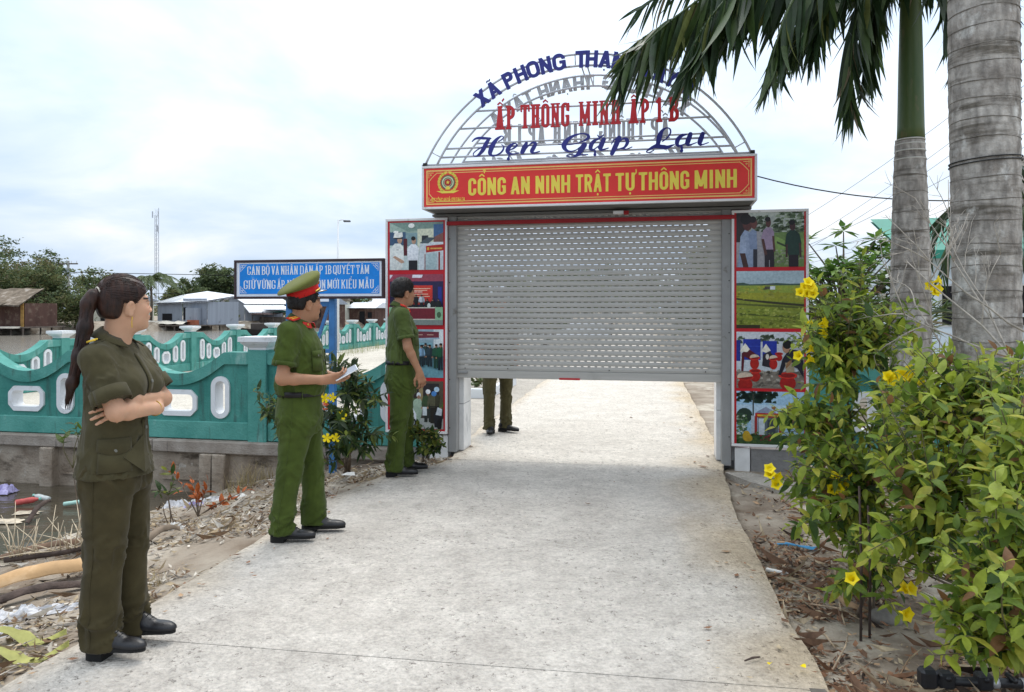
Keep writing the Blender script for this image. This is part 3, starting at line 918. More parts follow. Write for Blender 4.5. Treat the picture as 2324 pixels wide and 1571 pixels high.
# roller shutter
SH0, SH1, PIT = .06, 2.76, .0538
sh_z0 = .767
bottom = MB().bbox(SH0, .022, sh_z0, SH1, .052, sh_z0 + .075, .004)
sh = G(bottom, 'roller_shutter', m_slat)
G(MB().bbox(1.15, .012, sh_z0 - .004, 1.36, .024, sh_z0 + .016, .003), 'red_tape', m_redl, parent=sh)
G(MB().bbox(.095, .004, sh_z0 + .045, .20, .026, sh_z0 + .068, .004), 'lock_handle', m_alu, parent=sh)
def slat_mesh(phase, slots=True):
 mb = MB(); z0 = 0.0; g = .0068 if slots else .0025; hgt = PIT - g
 prof = [(0.0, .040), (.004, .031), (hgt * .5, .027), (hgt - .004, .031), (hgt, .040)]
 for (a, ya), (b, yb) in zip(prof, prof[1:]):
  mb.add([(SH0, ya, g + a), (SH1, ya, g + a), (SH1, yb, g + b), (SH0, yb, g + b)], [(0, 1, 2, 3)])
  mb.add([(SH0, ya + .005, g + a), (SH1, ya + .005, g + a), (SH1, yb + .005, g + b), (SH0, yb + .005, g + b)], [(3, 2, 1, 0)])
 if slots:
  pitch = .0685; tooth = .026
  x = SH0 + .10 + phase * pitch / 2
  xs = [SH0]
  mb.box(SH0, .036, -.001, x, .043, g + .001)
  while x < SH1 - .16:
   mb.box(x + pitch - tooth, .036, -.001, x + pitch, .043, g + .001); x += pitch
  mb.box(x, .036, -.001, SH1, .043, g + .001)
 else:
  mb.box(SH0, .036, -.001, SH1, .043, g + .001)
 return mb.mesh('slat', m_slat)
sm = [slat_mesh(0), slat_mesh(1), slat_mesh(0, False)]
z = sh_z0 + .075
obj('slat', sm[2], sh, loc=(0, 0, z)); z += PIT
for i in range(31):
 obj('slat', sm[i % 2], sh, loc=(0, 0, z)); z += PIT
rv = MB().lathe([(.006, 0), (.006, .004), (.003, .006)], 8).mesh('bolt', m_dark)
for u in (.17, .62, 1.65, 2.58):
 obj('bolt', rv, sh, loc=(u, .028, sh_z0 + .10), rot=(R(90), 0, 0))
# guide rails (each one thing bolted to its pillar)
for u0, u1 in ((0.0, .088), (2.728, 2.816)):
 mb = MB()
 mb.bbox(u0, -.012, -.03 if u0 > 1 else .0, u1, .10, 2.44, .004)
 g_ = G(mb, 'guide_rail', m_alu)
 for zz in (.25, .75, 1.25, 1.75, 2.2):
  obj('bolt', rv, g_, loc=((u0 + u1) / 2 + (.025 if u0 > 1 else -.028), -.012, zz), rot=(R(90), 0, 0))
# tiled pillars behind the rails
for s, (u0, u1) in ((0, (-.18, .135)), (1, (2.685, 2.99))):
 pl = G(MB().box(u0 + .006, .108, -.3, u1 - .006, .40, 2.45), 'pillar', mat('grout', (.25, .25, .25), .9))
 nz_ = 5; hz = 2.44 / nz_
 for k in range(nz_):
  zb = .0 + k * hz
  G(MB().bbox(u0, .102, zb + .003, u1, .108, zb + hz - .003, .002), 'tile', m_tile, parent=pl)
  if s == 0: G(MB().bbox(u1 - .006, .109, zb + .003, u1 + .001, .40, zb + hz - .003, .002), 'tile', m_tile, parent=pl)
  else: G(MB().bbox(u0 - .001, .109, zb + .003, u0 + .006, .40, zb + hz - .003, .002), 'tile', m_tile, parent=pl)
# red bar over the shutter
G(MB().bbox(-.01, -.045, 2.338, 2.86, -.013, 2.378, .003), 'cross_bar', m_redbar)
# beam box
BX0, BX1, BZ0, BZ1, BW0, BW1 = -.15, 3.007, 2.456, 2.878, -.43, .33
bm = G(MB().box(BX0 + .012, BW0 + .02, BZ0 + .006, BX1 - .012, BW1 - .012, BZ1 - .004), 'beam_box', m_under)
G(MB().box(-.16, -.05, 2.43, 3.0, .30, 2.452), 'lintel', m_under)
for nm, (x0, z0, x1, z1) in dict(a=(BX0, BZ1 - .022, BX1, BZ1), b=(BX0, BZ0, BX1, BZ0 + .022), c=(BX0, BZ0 + .0225, BX0 + .022, BZ1 - .0225), d=(BX1 - .022, BZ0 + .0225, BX1, BZ1 - .0225)).items():
 G(MB().bbox(x0, BW0, z0, x1, BW0 + .03, z1, .003), 'edge_trim', m_white, parent=bm)
for x in (BX0, BX1 - .022):
 for zz in (BZ0, BZ1 - .022):
  G(MB().bbox(x, BW0 + .031, zz, x + .022, BW1, zz + .022, .002), 'edge_trim', m_white, parent=bm)
banner = G(MB().box(BX0 + .023, BW0 + .008, BZ0 + .023, BX1 - .023, BW0 + .018, BZ1 - .023), 'banner', m_red, parent=bm)
# sensor box under the beam
sn = G(MB().bbox(1.70, -.16, 2.40, 1.80, -.08, 2.43, .004), 'sensor', m_white)
G(MB().bbox(1.801, -.15, 2.395, 1.85, -.09, 2.43, .004), 'sensor_mount', m_redbar, parent=sn)
# banner print: borders, emblem, lettering (flat vinyl, each a thin layer)
yb_ = BW0 + .0075
def flat(V, F, name, m, parent):
 return obj(name, np_mesh(name, V, F, m), parent)
pr = MB()
def frame_lines(mb, x0, z0, x1, z1, t, y, ye):
 mb.box(x0, y, z1 - t, x1, ye, z1); mb.box(x0, y, z0, x1, ye, z0 + t)
 mb.box(x0, y, z0 + t, x0 + t, ye, z1 - t); mb.box(x1 - t, y, z0 + t, x1, ye, z1 - t)
frame_lines(pr, BX0 + .046, BZ0 + .042, BX1 - .046, BZ1 - .042, .013, yb_, yb_ + .004)
xa, xb, za, zb = BX0 + .072, BX1 - .072, BZ0 + .068, BZ1 - .068
cn = .085
pr.box(xa + cn, yb_, zb - .007, xb - cn, yb_ + .004, zb); pr.box(xa + cn, yb_, za, xb - cn, yb_ + .004, za + .007)
pr.box(xa, yb_, za + cn, xa + .006, yb_ + .004, zb - cn); pr.box(xb - .006, yb_, za + cn, xb, yb_ + .004, zb - cn)
for sx, ox in ((1, xa), (-1, xb)):
 for sz, oz in ((1, za), (-1, zb)):
  c = lambda a, b: (ox + sx * a, oz + sz * b)
  for (a0, b0), (a1, b1), wd_ in (((0, .085), (.03, .05), .007), ((.085, 0), (.05, .03), .007), ((.03, .05), (.05, .03), .007), ((-.01, .0), (.05, .0), .006), ((0, -.01), (0, .05), .006), ((.012, .02), (.03, .02), .007), ((.02, .012), (.02, .03), .007)):
   p, q = c(a0, b0), c(a1, b1)
   pr.bar((p[0], yb_ + .002, p[1]), (q[0], yb_ + .002, q[1]), wd_, .004, up=(0, 1, 0))
G(pr, 'border_print', m_goldl, parent=banner)
def flat_text(txt, u0, u1, z0, hgt, y, m, parent, t=.185, wglyph=.52, sf=0.0, gap=.09, space=.30, ms=.17, depth=.003, res=30, name='lettering'):
 lay, tot = text_layout(txt, wglyph, t, sf, gap, space)
 sx = (u1 - u0) / tot
 V = []; F = [];
 for base, mk, x, gw in lay:
  v, f = letter_mesh(base, mk, gw, t, sf, ms, sx, hgt, depth, res)
  b = sum(len(q) for q in V)
  v[:, 0] += u0 + x * sx; v[:, 1] += y; v[:, 2] += z0
  V.append(v); F += [tuple(i + b for i in q) for q in f]
 return obj(name, np_mesh(name, np.concatenate(V), F, m), parent)
words = [('CỔNG', 340, 577), ('AN', 608, 727), ('NINH', 764, 982), ('TRẬT', 1017, 1238), ('TỰ', 1267, 1388), ('THÔNG', 1414, 1732), ('MINH', 1766, 2032)]
def z3(cx, cy): return ((1480 + .568 * cx) / 1.575, (130 + .568 * cy) / 1.575)
for wtxt, a, b in words:
 u0, _ = gp(*z3(a, 950), BW0); u1, _ = gp(*z3(b, 950), BW0)
 flat_text(wtxt, u0, u1, 2.577, .168, yb_ - .002, m_gold, banner)
u0, _ = gp(980, 455, BW0); u1, _ = gp(1052, 455, BW0)
def font_text(txt, x0, x1, z0, hgt, y, m, parent, name='lettering', bold=0.0, depth=.002):
 cu = bpy.data.curves.new(name, 'FONT'); cu.body = txt; cu.size = 1.0; cu.offset = bold; cu.resolution_u = 2; cu.extrude = .0
 to = bpy.data.objects.new(name, cu); COL.objects.link(to)
 bpy.context.view_layer.update()
 me = bpy.data.meshes.new_from_object(to.evaluated_get(bpy.context.evaluated_depsgraph_get()))
 bpy.data.objects.remove(to);
 n = len(me.vertices)
 co = np.empty(n * 3, np.float32); me.vertices.foreach_get('co', co); co = co.reshape(-1, 3)
 mn = co.min(0); mx = co.max(0)
 out = np.zeros_like(co)
 out[:, 0] = x0 + (co[:, 0] - mn[0]) / (mx[0] - mn[0]) * (x1 - x0)
 out[:, 2] = z0 + co[:, 1] / .70 * hgt
 out[:, 1] = y
 me.vertices.foreach_set('co', out.ravel()); me.update()
 me.materials.clear(); me.materials.append(m)
 return obj(name, me, parent)
font_text('SĐT CÔNG AN XÃ: 02913.866.134', u0 - .005, u1 + .01, 2.524, .040, yb_ - .002, m_gold, banner, bold=.02)
# emblem
ecx, ecz = gp(1016, 414, BW0)
m_eg = mat('emblem_green', (.07, .16, .09), .5); m_ec = mat('emblem_cream', (.62, .64, .42), .5); m_er = mat('emblem_red', (.42, .03, .03), .5)
def disc(r0, r1, y, a0=0, a1=360, n=36, cx=0, cz=0):
 V = []; F = []
 for i in range(n + 1):
  a = R(a0 + (a1 - a0) * i / n)
  V += [(cx + math.cos(a) * r0, y, cz + math.sin(a) * r0), (cx + math.cos(a) * r1, y, cz + math.sin(a) * r1)]
 F = [(2 * i, 2 * i + 1, 2 * i + 3, 2 * i + 2) for i in range(n)]
 return V, F
emb = MB()
for k in range(9):                       # two wreaths of rice ears
 for s in (-1, 1):
  a = R(-62 + k * 16.5)
  cx_, cz_ = ecx + s * math.cos(a) * .088, ecz + math.sin(a) * .093
  lx, lz = -s * math.sin(a) * .028, math.cos(a) * .028
  ox, oz = s * math.cos(a) * .018, math.sin(a) * .018
  emb.add([(cx_ - lx, yb_ - .001, cz_ - lz), (cx_ + ox, yb_ - .001, cz_ + oz), (cx_ + lx * 1.1 + ox * .6, yb_ - .001, cz_ + lz * 1.1 + oz * .6), (cx_ - ox * .6 + lx * .3, yb_ - .001, cz_ - oz * .6 + lz * .3)], [(0, 1, 2, 3) if s > 0 else (3, 2, 1, 0)])
emb.add([(ecx - .115, yb_ - .0015, ecz - .082), (ecx - .06, yb_ - .0015, ecz - .105), (ecx + .06, yb_ - .0015, ecz - .105), (ecx + .115, yb_ - .0015, ecz - .082), (ecx + .05, yb_ - .0015, ecz - .082), (ecx - .05, yb_ - .0015, ecz - .082)], [(0, 1, 2, 3, 4, 5)])
e_o = G(emb, 'emblem', m_gold, parent=banner)
for r0, r1, y, m in ((0.0, .071, -.002, m_eg), (.047, .060, -.003, m_ec), (.0, .039, -.0035, m_ec), (.0, .035, -.004, m_er)):
 V, F = disc(r0, r1, yb_ + y, cx=ecx, cz=ecz); flat(V, F, 'emblem_ring', m, banner)
V = []
for i in range(10):
 a = R(90 + 36 * i); r = .021 if i % 2 == 0 else .009
 V.append((ecx + math.cos(a) * r, yb_ - .0046, ecz + math.sin(a) * r))
flat(V, [tuple(range(10))], 'emblem_star', m_gold, banner)
V, F = disc(.039, .071, yb_ - .0042, -112, -68, 8, ecx, ecz); flat(V, F, 'emblem_ring', m_gold, banner)

# ------------------------------------------------------------------ arch of tubes with cut-out letters
AC, AZ, RO, RI = 1.418, 2.2, 1.685, 1.575
def arc_pts(r, y, z0=BZ1 + .012, n=48):
 a0 = math.asin((z0 - AZ) / r)
 return [(AC + r * math.cos(a), y, AZ + r * math.sin(a)) for a in np.linspace(a0, math.pi - a0, n)]
TR = .0115
for y in (BW0 + .02, BW1 - .08):
 for r in (RO, RI):
  G(MB().tube(arc_pts(r, y), TR, 8), 'arch_tube', m_galv, smooth=True)
 for ang in (28, 60, 88, 92, 122, 151):
  a = R(ang)
  G(MB().tube([(AC + r * math.cos(a), y, AZ + r * math.sin(a)) for r in (RI, RO)], .006, 6), 'tie', m_galv, smooth=True)
 levels = [z for z in (gp(*z3(330, 578), BW0)[1], gp(*z3(230, 705), BW0)[1], gp(*z3(190, 760), BW0)[1], gp(*z3(455, 465), BW0)[1])]
 for zz in levels + [BZ1 + .012]:
  hw = math.sqrt(max(.01, RI ** 2 - (zz - AZ) ** 2)) if zz > BZ1 + .03 else 1.57
  G(MB().tube([(AC - hw, y, zz), (AC, y, zz), (AC + hw, y, zz)], .010, 8), 'rail_tube', m_galv, smooth=True)
for ang in (90, 88):
 a = R(ang)
 G(MB().tube([(AC + RI * math.cos(a), BW0 + .02, AZ + RI * math.sin(a)), (AC + RI * math.cos(a), BW1 - .08, AZ + RI * math.sin(a) + .0)], .007, 6), 'tie', m_galv, smooth=True)
for uu in (BX0 + .03, BX1 - .04):
 G(MB().bbox(uu - .02, BW0 + .005, BZ1 + .0005, uu + .02, BW0 + .045, BZ1 + .034, .004), 'end_cap', m_dark)
yl = BW0 - .012
def letter_obj(base, mk, gw, t, sf, ms, sx, hz, x, y, z, m, rot=0.0, depth=.018, res=36, edge=None, flip=False):
 v, f = letter_mesh(base, mk, gw, t, sf, ms, sx, hz, depth, res)
 if flip: v[:, 0] = gw * sx - v[:, 0]; f = [tuple(reversed(q)) for q in f]
 o = obj('letter', np_mesh('letter', v, f, m), gate, loc=(x, y, z))
 if rot: o.rotation_euler = (0, rot, 0)
 return o
# red slab letters
def red_words(y, m, flip=False):
 W = [('ẤP', 510, 635), ('THÔNG', 670, 978), ('MINH', 1035, 1303), ('ẤP', 1350, 1480), ('1', 1523, 1565), ('B', 1600, 1668)]
 for txt, a, b in W:
  u0, _ = gp(*z3(a, 500), BW0); u1, _ = gp(*z3(b, 500), BW0)
  lay, tot = text_layout(txt, .40, .16, .06, .045, .3)
  sx = (u1 - u0) / tot
  for base, mk, x, gw in lay:
   xx = u0 + x * sx
   if flip: xx = 2 * AC - xx - gw * sx
   letter_obj(base, mk, gw, .115 if base in 'MN' else .155, .06, .13, sx, .226, xx, y, 3.20, m, flip=flip)
red_words(yl, m_redl)
red_words(BW1 - .055, m_back, True)
# blue letters following the arch
def arc_words(y, m, flip=False):
 seq = []
 for ch, cx in (('X', 434), ('Ã', 505), ('P', 601), ('H', 676), ('O', 752), ('N', 831), ('G', 914), ('T', 1052), ('H', 1118), ('Ạ', 1203), ('N', 1285), ('H', 1365),
                   ('T', 1475), ('Â', 1548), ('Y', 1615), ('A', 1718)):
  uu = gp(*z3(cx, 300), BW0)[0]
  seq.append((ch, math.degrees(math.acos((uu - AC) / 1.61))))
 lh = .158; r0 = (RO + RI) / 2 - lh / 2 - .004
 for ch, deg in seq:
  n = unicodedata.normalize('NFD', ch); base, mk = n[0], n[1:]
  gw = .70 * GW.get(base, 1);
  if base in 'OG': gw *= 1.16
  a = R(deg)
  if flip: a = math.pi - a
  # anchor: middle of the foot of the letter on radius r0
  v, f = letter_mesh(base, mk, gw, .235, 0, .14, lh, lh, .016, 34)
  v[:, 0] -= gw * lh / 2
  if flip: v[:, 0] *= -1; f = [tuple(reversed(q)) for q in f]
  o = obj('letter', np_mesh('letter', v, f, m), gate, loc=(AC + r0 * math.cos(a), y, AZ + r0 * math.sin(a)))
  o.rotation_euler = (0, math.pi / 2 - a, 0)
arc_words(yl, m_blue)
arc_words(BW1 - .055, m_back, True)
# blue script words, each letter a ribbon of changing width
def s1(cx, cy): return ((1660 + .22375 * cx) / 1.575, (440 + .22375 * cy) / 1.575)
def s2(cx, cy): return ((2140 + .19793 * cx) / 1.575, (420 + .19793 * cy) / 1.575)
SCRIPT = [
 (s1, .22375, [[(125,300,10),(170,258,24),(230,242,34),(320,246,38),(425,247,18)], [(400,250,36),(350,330,58),(300,430,58),(240,502,36),(185,536,14),(147,518,12),(152,480,12),(210,430,13),(280,395,12),(350,375,10),(480,340,9)],
   [(545,298,9),(602,265,14),(626,228,12),(592,212,14),(525,258,40),(462,340,66),(424,430,68),(412,488,56),(442,524,28),(500,520,18),(580,480,22),(625,420,24),(625,372,18),(597,347,9)]]),
 (s1, .22375, [[(725,438,10),(790,405,22),(838,362,26),(830,335,16),(782,333,24),(715,390,56),(692,450,64),(722,490,36),(790,496,16),(875,478,8)], [(715,515,18),(713,545,22)], [(706,572,44),(703,578,44)]]),
 (s1, .22375, [[(995,322,40),(960,390,66),(935,450,66),(918,474,50)], [(955,455,8),(1030,362,14),(1090,315,24),(1138,328,42),(1110,392,58),(1078,455,54),(1112,480,22),(1205,455,13)]]),
 (s1, .22375, [[(1500,338,12),(1550,346,12),(1700,346,10),(1850,310,12),(1958,260,36),(1985,218,46),(1940,180,24),(1850,175,18),(1720,220,38),(1622,300,66),(1592,370,72),(1622,430,46),(1690,456,20),(1780,436,14),(1850,385,10)],
   [(1918,352,76),(1860,440,76),(1805,510,46),(1740,543,16),(1655,540,10),(1642,516,10),(1700,506,10),(1800,520,18),(1880,510,15),(1975,505,7)]]),
 (s1, .22375, [[(2160,252,18),(2090,278,38),(2032,340,60),(2018,408,54),(2060,430,20),(2140,372,12)], [(2228,262,60),(2182,370,70),(2168,408,52),(2204,430,26),(2305,400,12)], [(2125,195,12),(2170,232,26),(2228,188,11)], [(2088,450,26),(2088,482,32)], [(2086,506,42),(2085,510,42)]]),
 (s2, .19793, [[(230,488,9),(270,420,14),(330,382,28)], [(370,375,76),(300,530,80),(240,655,66)], [(372,450,10),(440,388,24),(508,402,54),(518,462,56),(470,538,34),(400,565,20),(330,575,11)], [(400,560,18),(500,575,14),(605,535,13)]]),
 (s2, .19793, [[(1147,440,10),(1230,380,20),(1294,290,26),(1290,218,24),(1230,192,16),(1150,242,46),(1102,340,84),(1078,440,74),(1060,500,60),(960,552,46),(882,600,20),(862,628,11),(920,634,9),(1000,592,10)], [(1000,540,26),(1100,530,62),(1230,543,56),(1308,516,34),(1368,492,11)]]),
 (s2, .19793, [[(1588,312,16),(1502,332,46),(1432,400,70),(1414,478,62),(1452,518,28),(1560,480,12)], [(1656,308,70),(1612,430,80),(1602,478,62),(1642,500,26),(1768,456,11)], [(1500,540,40),(1500,580,36)], [(1498,602,52),(1497,606,52)]]),
 (s2, .19793, [[(1878,300,66),(1842,400,80),(1824,458,70),(1852,498,22),(1983,456,13)]]),
]
def smooth_stroke(pts, m=6):
 P = np.array(pts, float); out = []
 for i in range(len(P) - 1):
  p0 = P[max(i - 1, 0)]; p1 = P[i]; p2 = P[i + 1]; p3 = P[min(i + 2, len(P) - 1)]
  for t in np.linspace(0, 1, m, endpoint=False):
   out.append(.5 * ((2 * p1) + (p2 - p0) * t + (2 * p0 - 5 * p1 + 4 * p2 - p3) * t * t + (3 * p1 - p0 - 3 * p2 + p3) * t ** 3))
 out.append(P[-1]); return np.array(out)
def script_letters(y, m, flip=False):
 for fn, scl, strokes in SCRIPT:
  segs = []
  for st in strokes:
   S = smooth_stroke(st) if len(st) > 2 else np.array(st, float)
   q = []
   for cx, cy, wd_ in S:
    u, zz = gp(*fn(cx, cy), BW0); q.append((u, zz, max(.004, wd_ * 1.1 * scl / 1.575 / F_PX * 7.05 / 2)))
   segs.append(q)
  al = [p for q in segs for p in q]
  x0 = min(p[0] for p in al) - .05; x1 = max(p[0] for p in al) + .05; z0 = min(p[1] for p in al) - .05; z1 = max(p[1] for p in al) + .05
  def f(x, yv):
   d = np.full_like(x, 9.0)
   for q in segs:
    for a, b in zip(q, q[1:]): d = np.minimum(d, d_seg(x, yv, a[0], a[1], b[0], b[1], a[2], b[2]))
   return d
  V, F = slab2d(f, (x0, x1, z0, z1), .006, .014, y0=y)
  if flip: V[:, 0] = 2 * AC - V[:, 0]; F = [tuple(reversed(q)) for q in F]
  obj('letter', np_mesh('letter', V, F, m), gate)
script_letters(yl, m_blue)
script_letters(BW1 - .055, m_back, True)
# ------------------------------------------------------------------ photo boards either side of the gate (flat prints)
m_print = mat('photo_print', (1, 1, 1), .35, col2=(.70, .73, .76), scale=45, attr='Col', detail=8, spec=.35)
m_redvinyl = mat('board_red', (.52, .012, .022), .4, .06, 4)
def lin(h):
 v = [int(h[i:i + 2], 16) / 255 for i in (0, 2, 4)]
 return tuple(c / 12.92 if c < .04045 else ((c + .055) / 1.055) ** 2.4 for c in v)
class Paint:
 def __init__(s, u0, z0, u1, z1, y): s.o = (u0, z0, u1 - u0, z1 - z0); s.y = y; s.V = []; s.F = []; s.C = []; s.k = 0
 def poly(s, pts, col, back=0):
  s.k += 1; b = len(s.V); y = s.y - .00018 * s.k
  for x, yy in pts:
   x = min(1, max(0, x)); yy = min(1, max(0, yy))
   s.V.append((s.o[0] + x * s.o[2], y, s.o[1] + yy * s.o[3])); q = .84 + .30 * yy + .14 * math.sin(x * 9 + s.k * 2.3) * math.cos(yy * 7 + s.k); s.C.append(tuple(min(1, c * q) for c in lin(col)))
  s.F.append(tuple(range(b, b + len(pts)))); return s
 def r(s, x0, y0, x1, y1, col): return s.poly([(x0, y0), (x1, y0), (x1, y1), (x0, y1)], col)
 def e(s, cx, cy, rx, ry, col, n=14, a0=0, a1=360): return s.poly([(cx + rx * math.cos(R(a0 + (a1 - a0) * i / n)), cy + ry * math.sin(R(a0 + (a1 - a0) * i / n))) for i in range(n + (0 if a1 - a0 == 360 else 1))], col)
 def man(s, x, y0, h, top, legs, skin='b98a6c', hair='1c1614', w=.30, hat=None):
  s.poly([(x - .11 * h * w / .3, y0), (x - .10 * h * w / .3, y0 + .52 * h), (x + .10 * h * w / .3, y0 + .52 * h), (x + .11 * h * w / .3, y0), (x + .015 * h, y0), (x, y0 + .38 * h), (x - .015 * h, y0)], legs)
  s.poly([(x - .12 * h * w / .3, y0 + .46 * h), (x - .15 * h * w / .3, y0 + .80 * h), (x - .05 * h, y0 + .86 * h), (x + .05 * h, y0 + .86 * h), (x + .15 * h * w / .3, y0 + .80 * h), (x + .12 * h * w / .3, y0 + .46 * h)], top)
  s.poly([(x - .15 * h * w / .3, y0 + .80 * h), (x - .19 * h * w / .3, y0 + .58 * h), (x - .17 * h * w / .3, y0 + .46 * h), (x - .13 * h * w / .3, y0 + .60 * h)], top)
  s.poly([(x + .15 * h * w / .3, y0 + .80 * h), (x + .19 * h * w / .3, y0 + .58 * h), (x + .17 * h * w / .3, y0 + .46 * h), (x + .13 * h * w / .3, y0 + .60 * h)], top)
  dk = lambda c: '%02x%02x%02x' % tuple(int(int(c[i:i + 2], 16) * .72) for i in (0, 2, 4))
  s.poly([(x + .01 * h, y0 + .46 * h), (x + .02 * h, y0 + .86 * h), (x + .05 * h, y0 + .86 * h), (x + .15 * h * w / .3, y0 + .80 * h), (x + .12 * h * w / .3, y0 + .46 * h)], dk(top)).r(x - .12 * h * w / .3, y0 + .47 * h, x + .12 * h * w / .3, y0 + .495 * h, '15151a')
  s.e(x - .175 * h * w / .3, y0 + .45 * h, .022 * h, .035 * h, skin, 8).e(x + .175 * h * w / .3, y0 + .45 * h, .022 * h, .035 * h, dk(skin), 8).poly([(x - .02 * h, y0 + .86 * h), (x, y0 + .80 * h), (x + .02 * h, y0 + .86 * h)], dk(skin))
  s.e(x, y0 + .92 * h, .048 * h, .068 * h, skin).e(x + .02 * h, y0 + .915 * h, .027 * h, .06 * h, dk(skin), 8); s.e(x, y0 + .955 * h, .052 * h, .045 * h, hair)
  if hat: s.e(x, y0 + .985 * h, .085 * h, .03 * h, hat)
  return s
 def speck(s, x0, y0, x1, y1, cols, n, sz, seed=1):
  rg = random.Random(seed)
  for _ in range(n):
   x = rg.uniform(x0, x1); y = rg.uniform(y0, y1); a = sz * rg.uniform(.5, 1.3)
   s.k -= 1 if s.k > 3 else 0
   s.poly([(x - a, y - a * .4), (x + a * .8, y - a * .5), (x + a * .5, y + a * .7), (x - a * .4, y + a * .5)], rg.choice(cols))
  s.k += 2
  return s
 def obj(s, parent): return obj('photo', np_mesh('photo', s.V, s.F, m_print, cols=np.array(s.C)), parent)

def board(u0, u1, z0, z1, label):
 t = empty('photo_board', g2w(u0, -.03), -TH, label, 'photo board', 'photo boards beside the gate')
 W = u1 - u0
 MB().bbox(0, .0, z0, W, .03, z1, .003).obj('panel', m_redvinyl, t)
 for a in ((0, z1 - .026, W, z1), (0, z0, W, z0 + .026), (0, z0 + .0265, .024, z1 - .0265), (W - .024, z0 + .0265, W, z1 - .0265)):
  MB().bbox(a[0], -.012, a[1], a[2], .031, a[3], .003).obj('frame', m_white, t)
 return t
BL = board(-.674, -.002, .188, 2.42, 'tall board of four framed photos with an officer in white cap shaking hands on top')
BR = board(2.818, 3.515, .166, 2.42, 'tall board of four framed photos with a green rice field and red baskets')
def bz(py, right=False): return gp(1018 if not right else 1660, py, -.03)[1]
# left board photos
y_ = -.0025
p = Paint(.045, bz(612), .628, bz(503), y_)
p.r(0, 0, 1, 1, 'bcd0c6').r(0, .72, 1, 1, '9fb5a8').poly([(0, 1), (.35, .80), (1, .92), (1, 1)], '7c958b').r(0, .52, .30, .80, '3f5a77').r(.30, .50, .52, .78, '86a3a8').r(.52, .40, .82, .86, 'd9dcc2').r(.6, .45, .72, .72, '2a3036').r(.82, .55, 1, .95, '4a6f9b').poly([(.82, .68), (1, .78), (1, .55), (.82, .58)], '8d5d55')
p.r(0, 0, 1, .34, 'cfdcd9').r(.26, .3, .33, .66, '5b1f28')
p.poly([(.55, 0), (.56, .54), (.74, .58), (1, .58), (1, 0)], 'dfe6ea').poly([(.56, .56), (.70, .68), (.86, .67), (.72, .55)], '515e63').poly([(.68, .36), (.68, .50), (1, .53), (1, .40)], 'c2271f').r(.70, .41, .74, .47, 'e5b23a').r(.76, .43, .98, .46, 'eab45a').poly([(.65, 0), (.66, .32), (.88, .36), (.88, 0)], 'b9cfd2').r(.655, 0, .67, .33, '9d2a26').r(.91, 0, .94, .37, '9d2a26')
p.poly([(.02, 0), (.0, .45), (.10, .56), (.20, .56), (.26, .48), (.27, .2), (.22, 0)], 'eef0ea').e(.19, .63, .045, .075, 'c79f84').poly([(.07, .68), (.09, .77), (.24, .80), (.25, .70), (.16, .67)], 'f3f2ea').r(.08, .655, .24, .68, '2b2b2b').poly([(.06, .27), (.22, .14), (.28, .16), (.26, .2), (.1, .3)], 'c79f84')
p.poly([(.34, .18), (.33, .45), (.40, .54), (.49, .54), (.55, .46), (.54, .18)], 'eceff3').r(.36, 0, .52, .2, '17181f').e(.455, .615, .04, .075, 'c49a80').e(.445, .66, .042, .045, '1f1a18').e(.41, .93, .06, .05, 'f6f7f0').e(.12, .80, .05, .03, 'f6f7f0').r(.13, .42, .17, .43, '222222')
p.obj(BL)
p = Paint(.045, bz(738), .628, bz(622), y_)
p.r(0, 0, 1, 1, '2a2148').r(0, .86, 1, 1, '9b4456').poly([(0, .9), (.06, .99), (0, .99)], 'e9e3ea').poly([(.42, .93), (.6, .93), (.62, .99), (.43, .99)], 'eae6ee').r(.1, .40, .80, .78, 'd3382b').r(.02, .68, .10, .74, 'caa35a').r(.90, .4, .97, .75, '27348e')
for i, (a, b, c) in enumerate(((.40, .71, .76), (.40, .675, .70), (.38, .60, .72), (.36, .555, .75))): p.r(a, b, c, b + .014, 'f0c9ac')
for i in range(9): p.man(.08 + i * .105, .22 if i not in (4, 5) else .30, .30, '1d1c1f' if i != 5 else 'd6dde8', '141316', skin='a57c66')
p.r(0, .10, 1, .35, '9bc9a0').r(.12, .11, .86, .345, '7a1a2a').r(.12, .105, .86, .12, 'e8d6cf').r(.12, .33, .86, .345, 'e8d6cf').r(0, 0, 1, .10, '8f9a94').e(.93, .2, .04, .06, '4b6a4a').e(.05, .2, .04, .06, '4b6a4a').e(.745, .38, .03, .05, 'dfe7e0')
p.obj(BL)
ps = Paint(.045, bz(738), .628, bz(622), y_ - .012)
for tx, a, b, zz in (('LÀ YÊU NƯỚC', .44, .72, .245), ('THÌ PHẢI THI ĐUA', .42, .80, .155), ('HỘI NGHỊ', .46, .62, .635)):
 ox, oz, ow, oh = ps.o
 font_text(tx, ox + a * ow, ox + b * ow, oz + zz * oh, .028 if zz < .5 else .018, -.0155, mat('print_cream', (.80, .70, .60), .5), BL, bold=.015)
p = Paint(.045, bz(858), .628, bz(748), y_)
p.r(0, 0, 1, 1, '7fb0bd').r(0, .60, .82, 1, '8ea9b4').r(.82, .45, 1, 1, 'd7dfe0').poly([(0, .80), (.02, .97), (.92, .95), (.92, .83)], '6d2a37').poly([(0, .80), (.92, .83), (.94, .80), (0, .74)], '9db4c4').r(.10, .30, .80, .72, '86b4bf').r(.60, .5, .76, .68, '1d2a30').r(.63, .5, .73, .66, 'd5e3e4').r(.42, .48, .52, .68, '1d2a30')
for q in range(3): p.r(.3 + q * .2, .88, .42 + q * .2, .895, 'c9a08f')
p.r(0, 0, 1, .27, '79aebc').speck(0, 0, 1, .27, ['8abac6', '6ea3b2', '90bfc9'], 60, .03, 4)
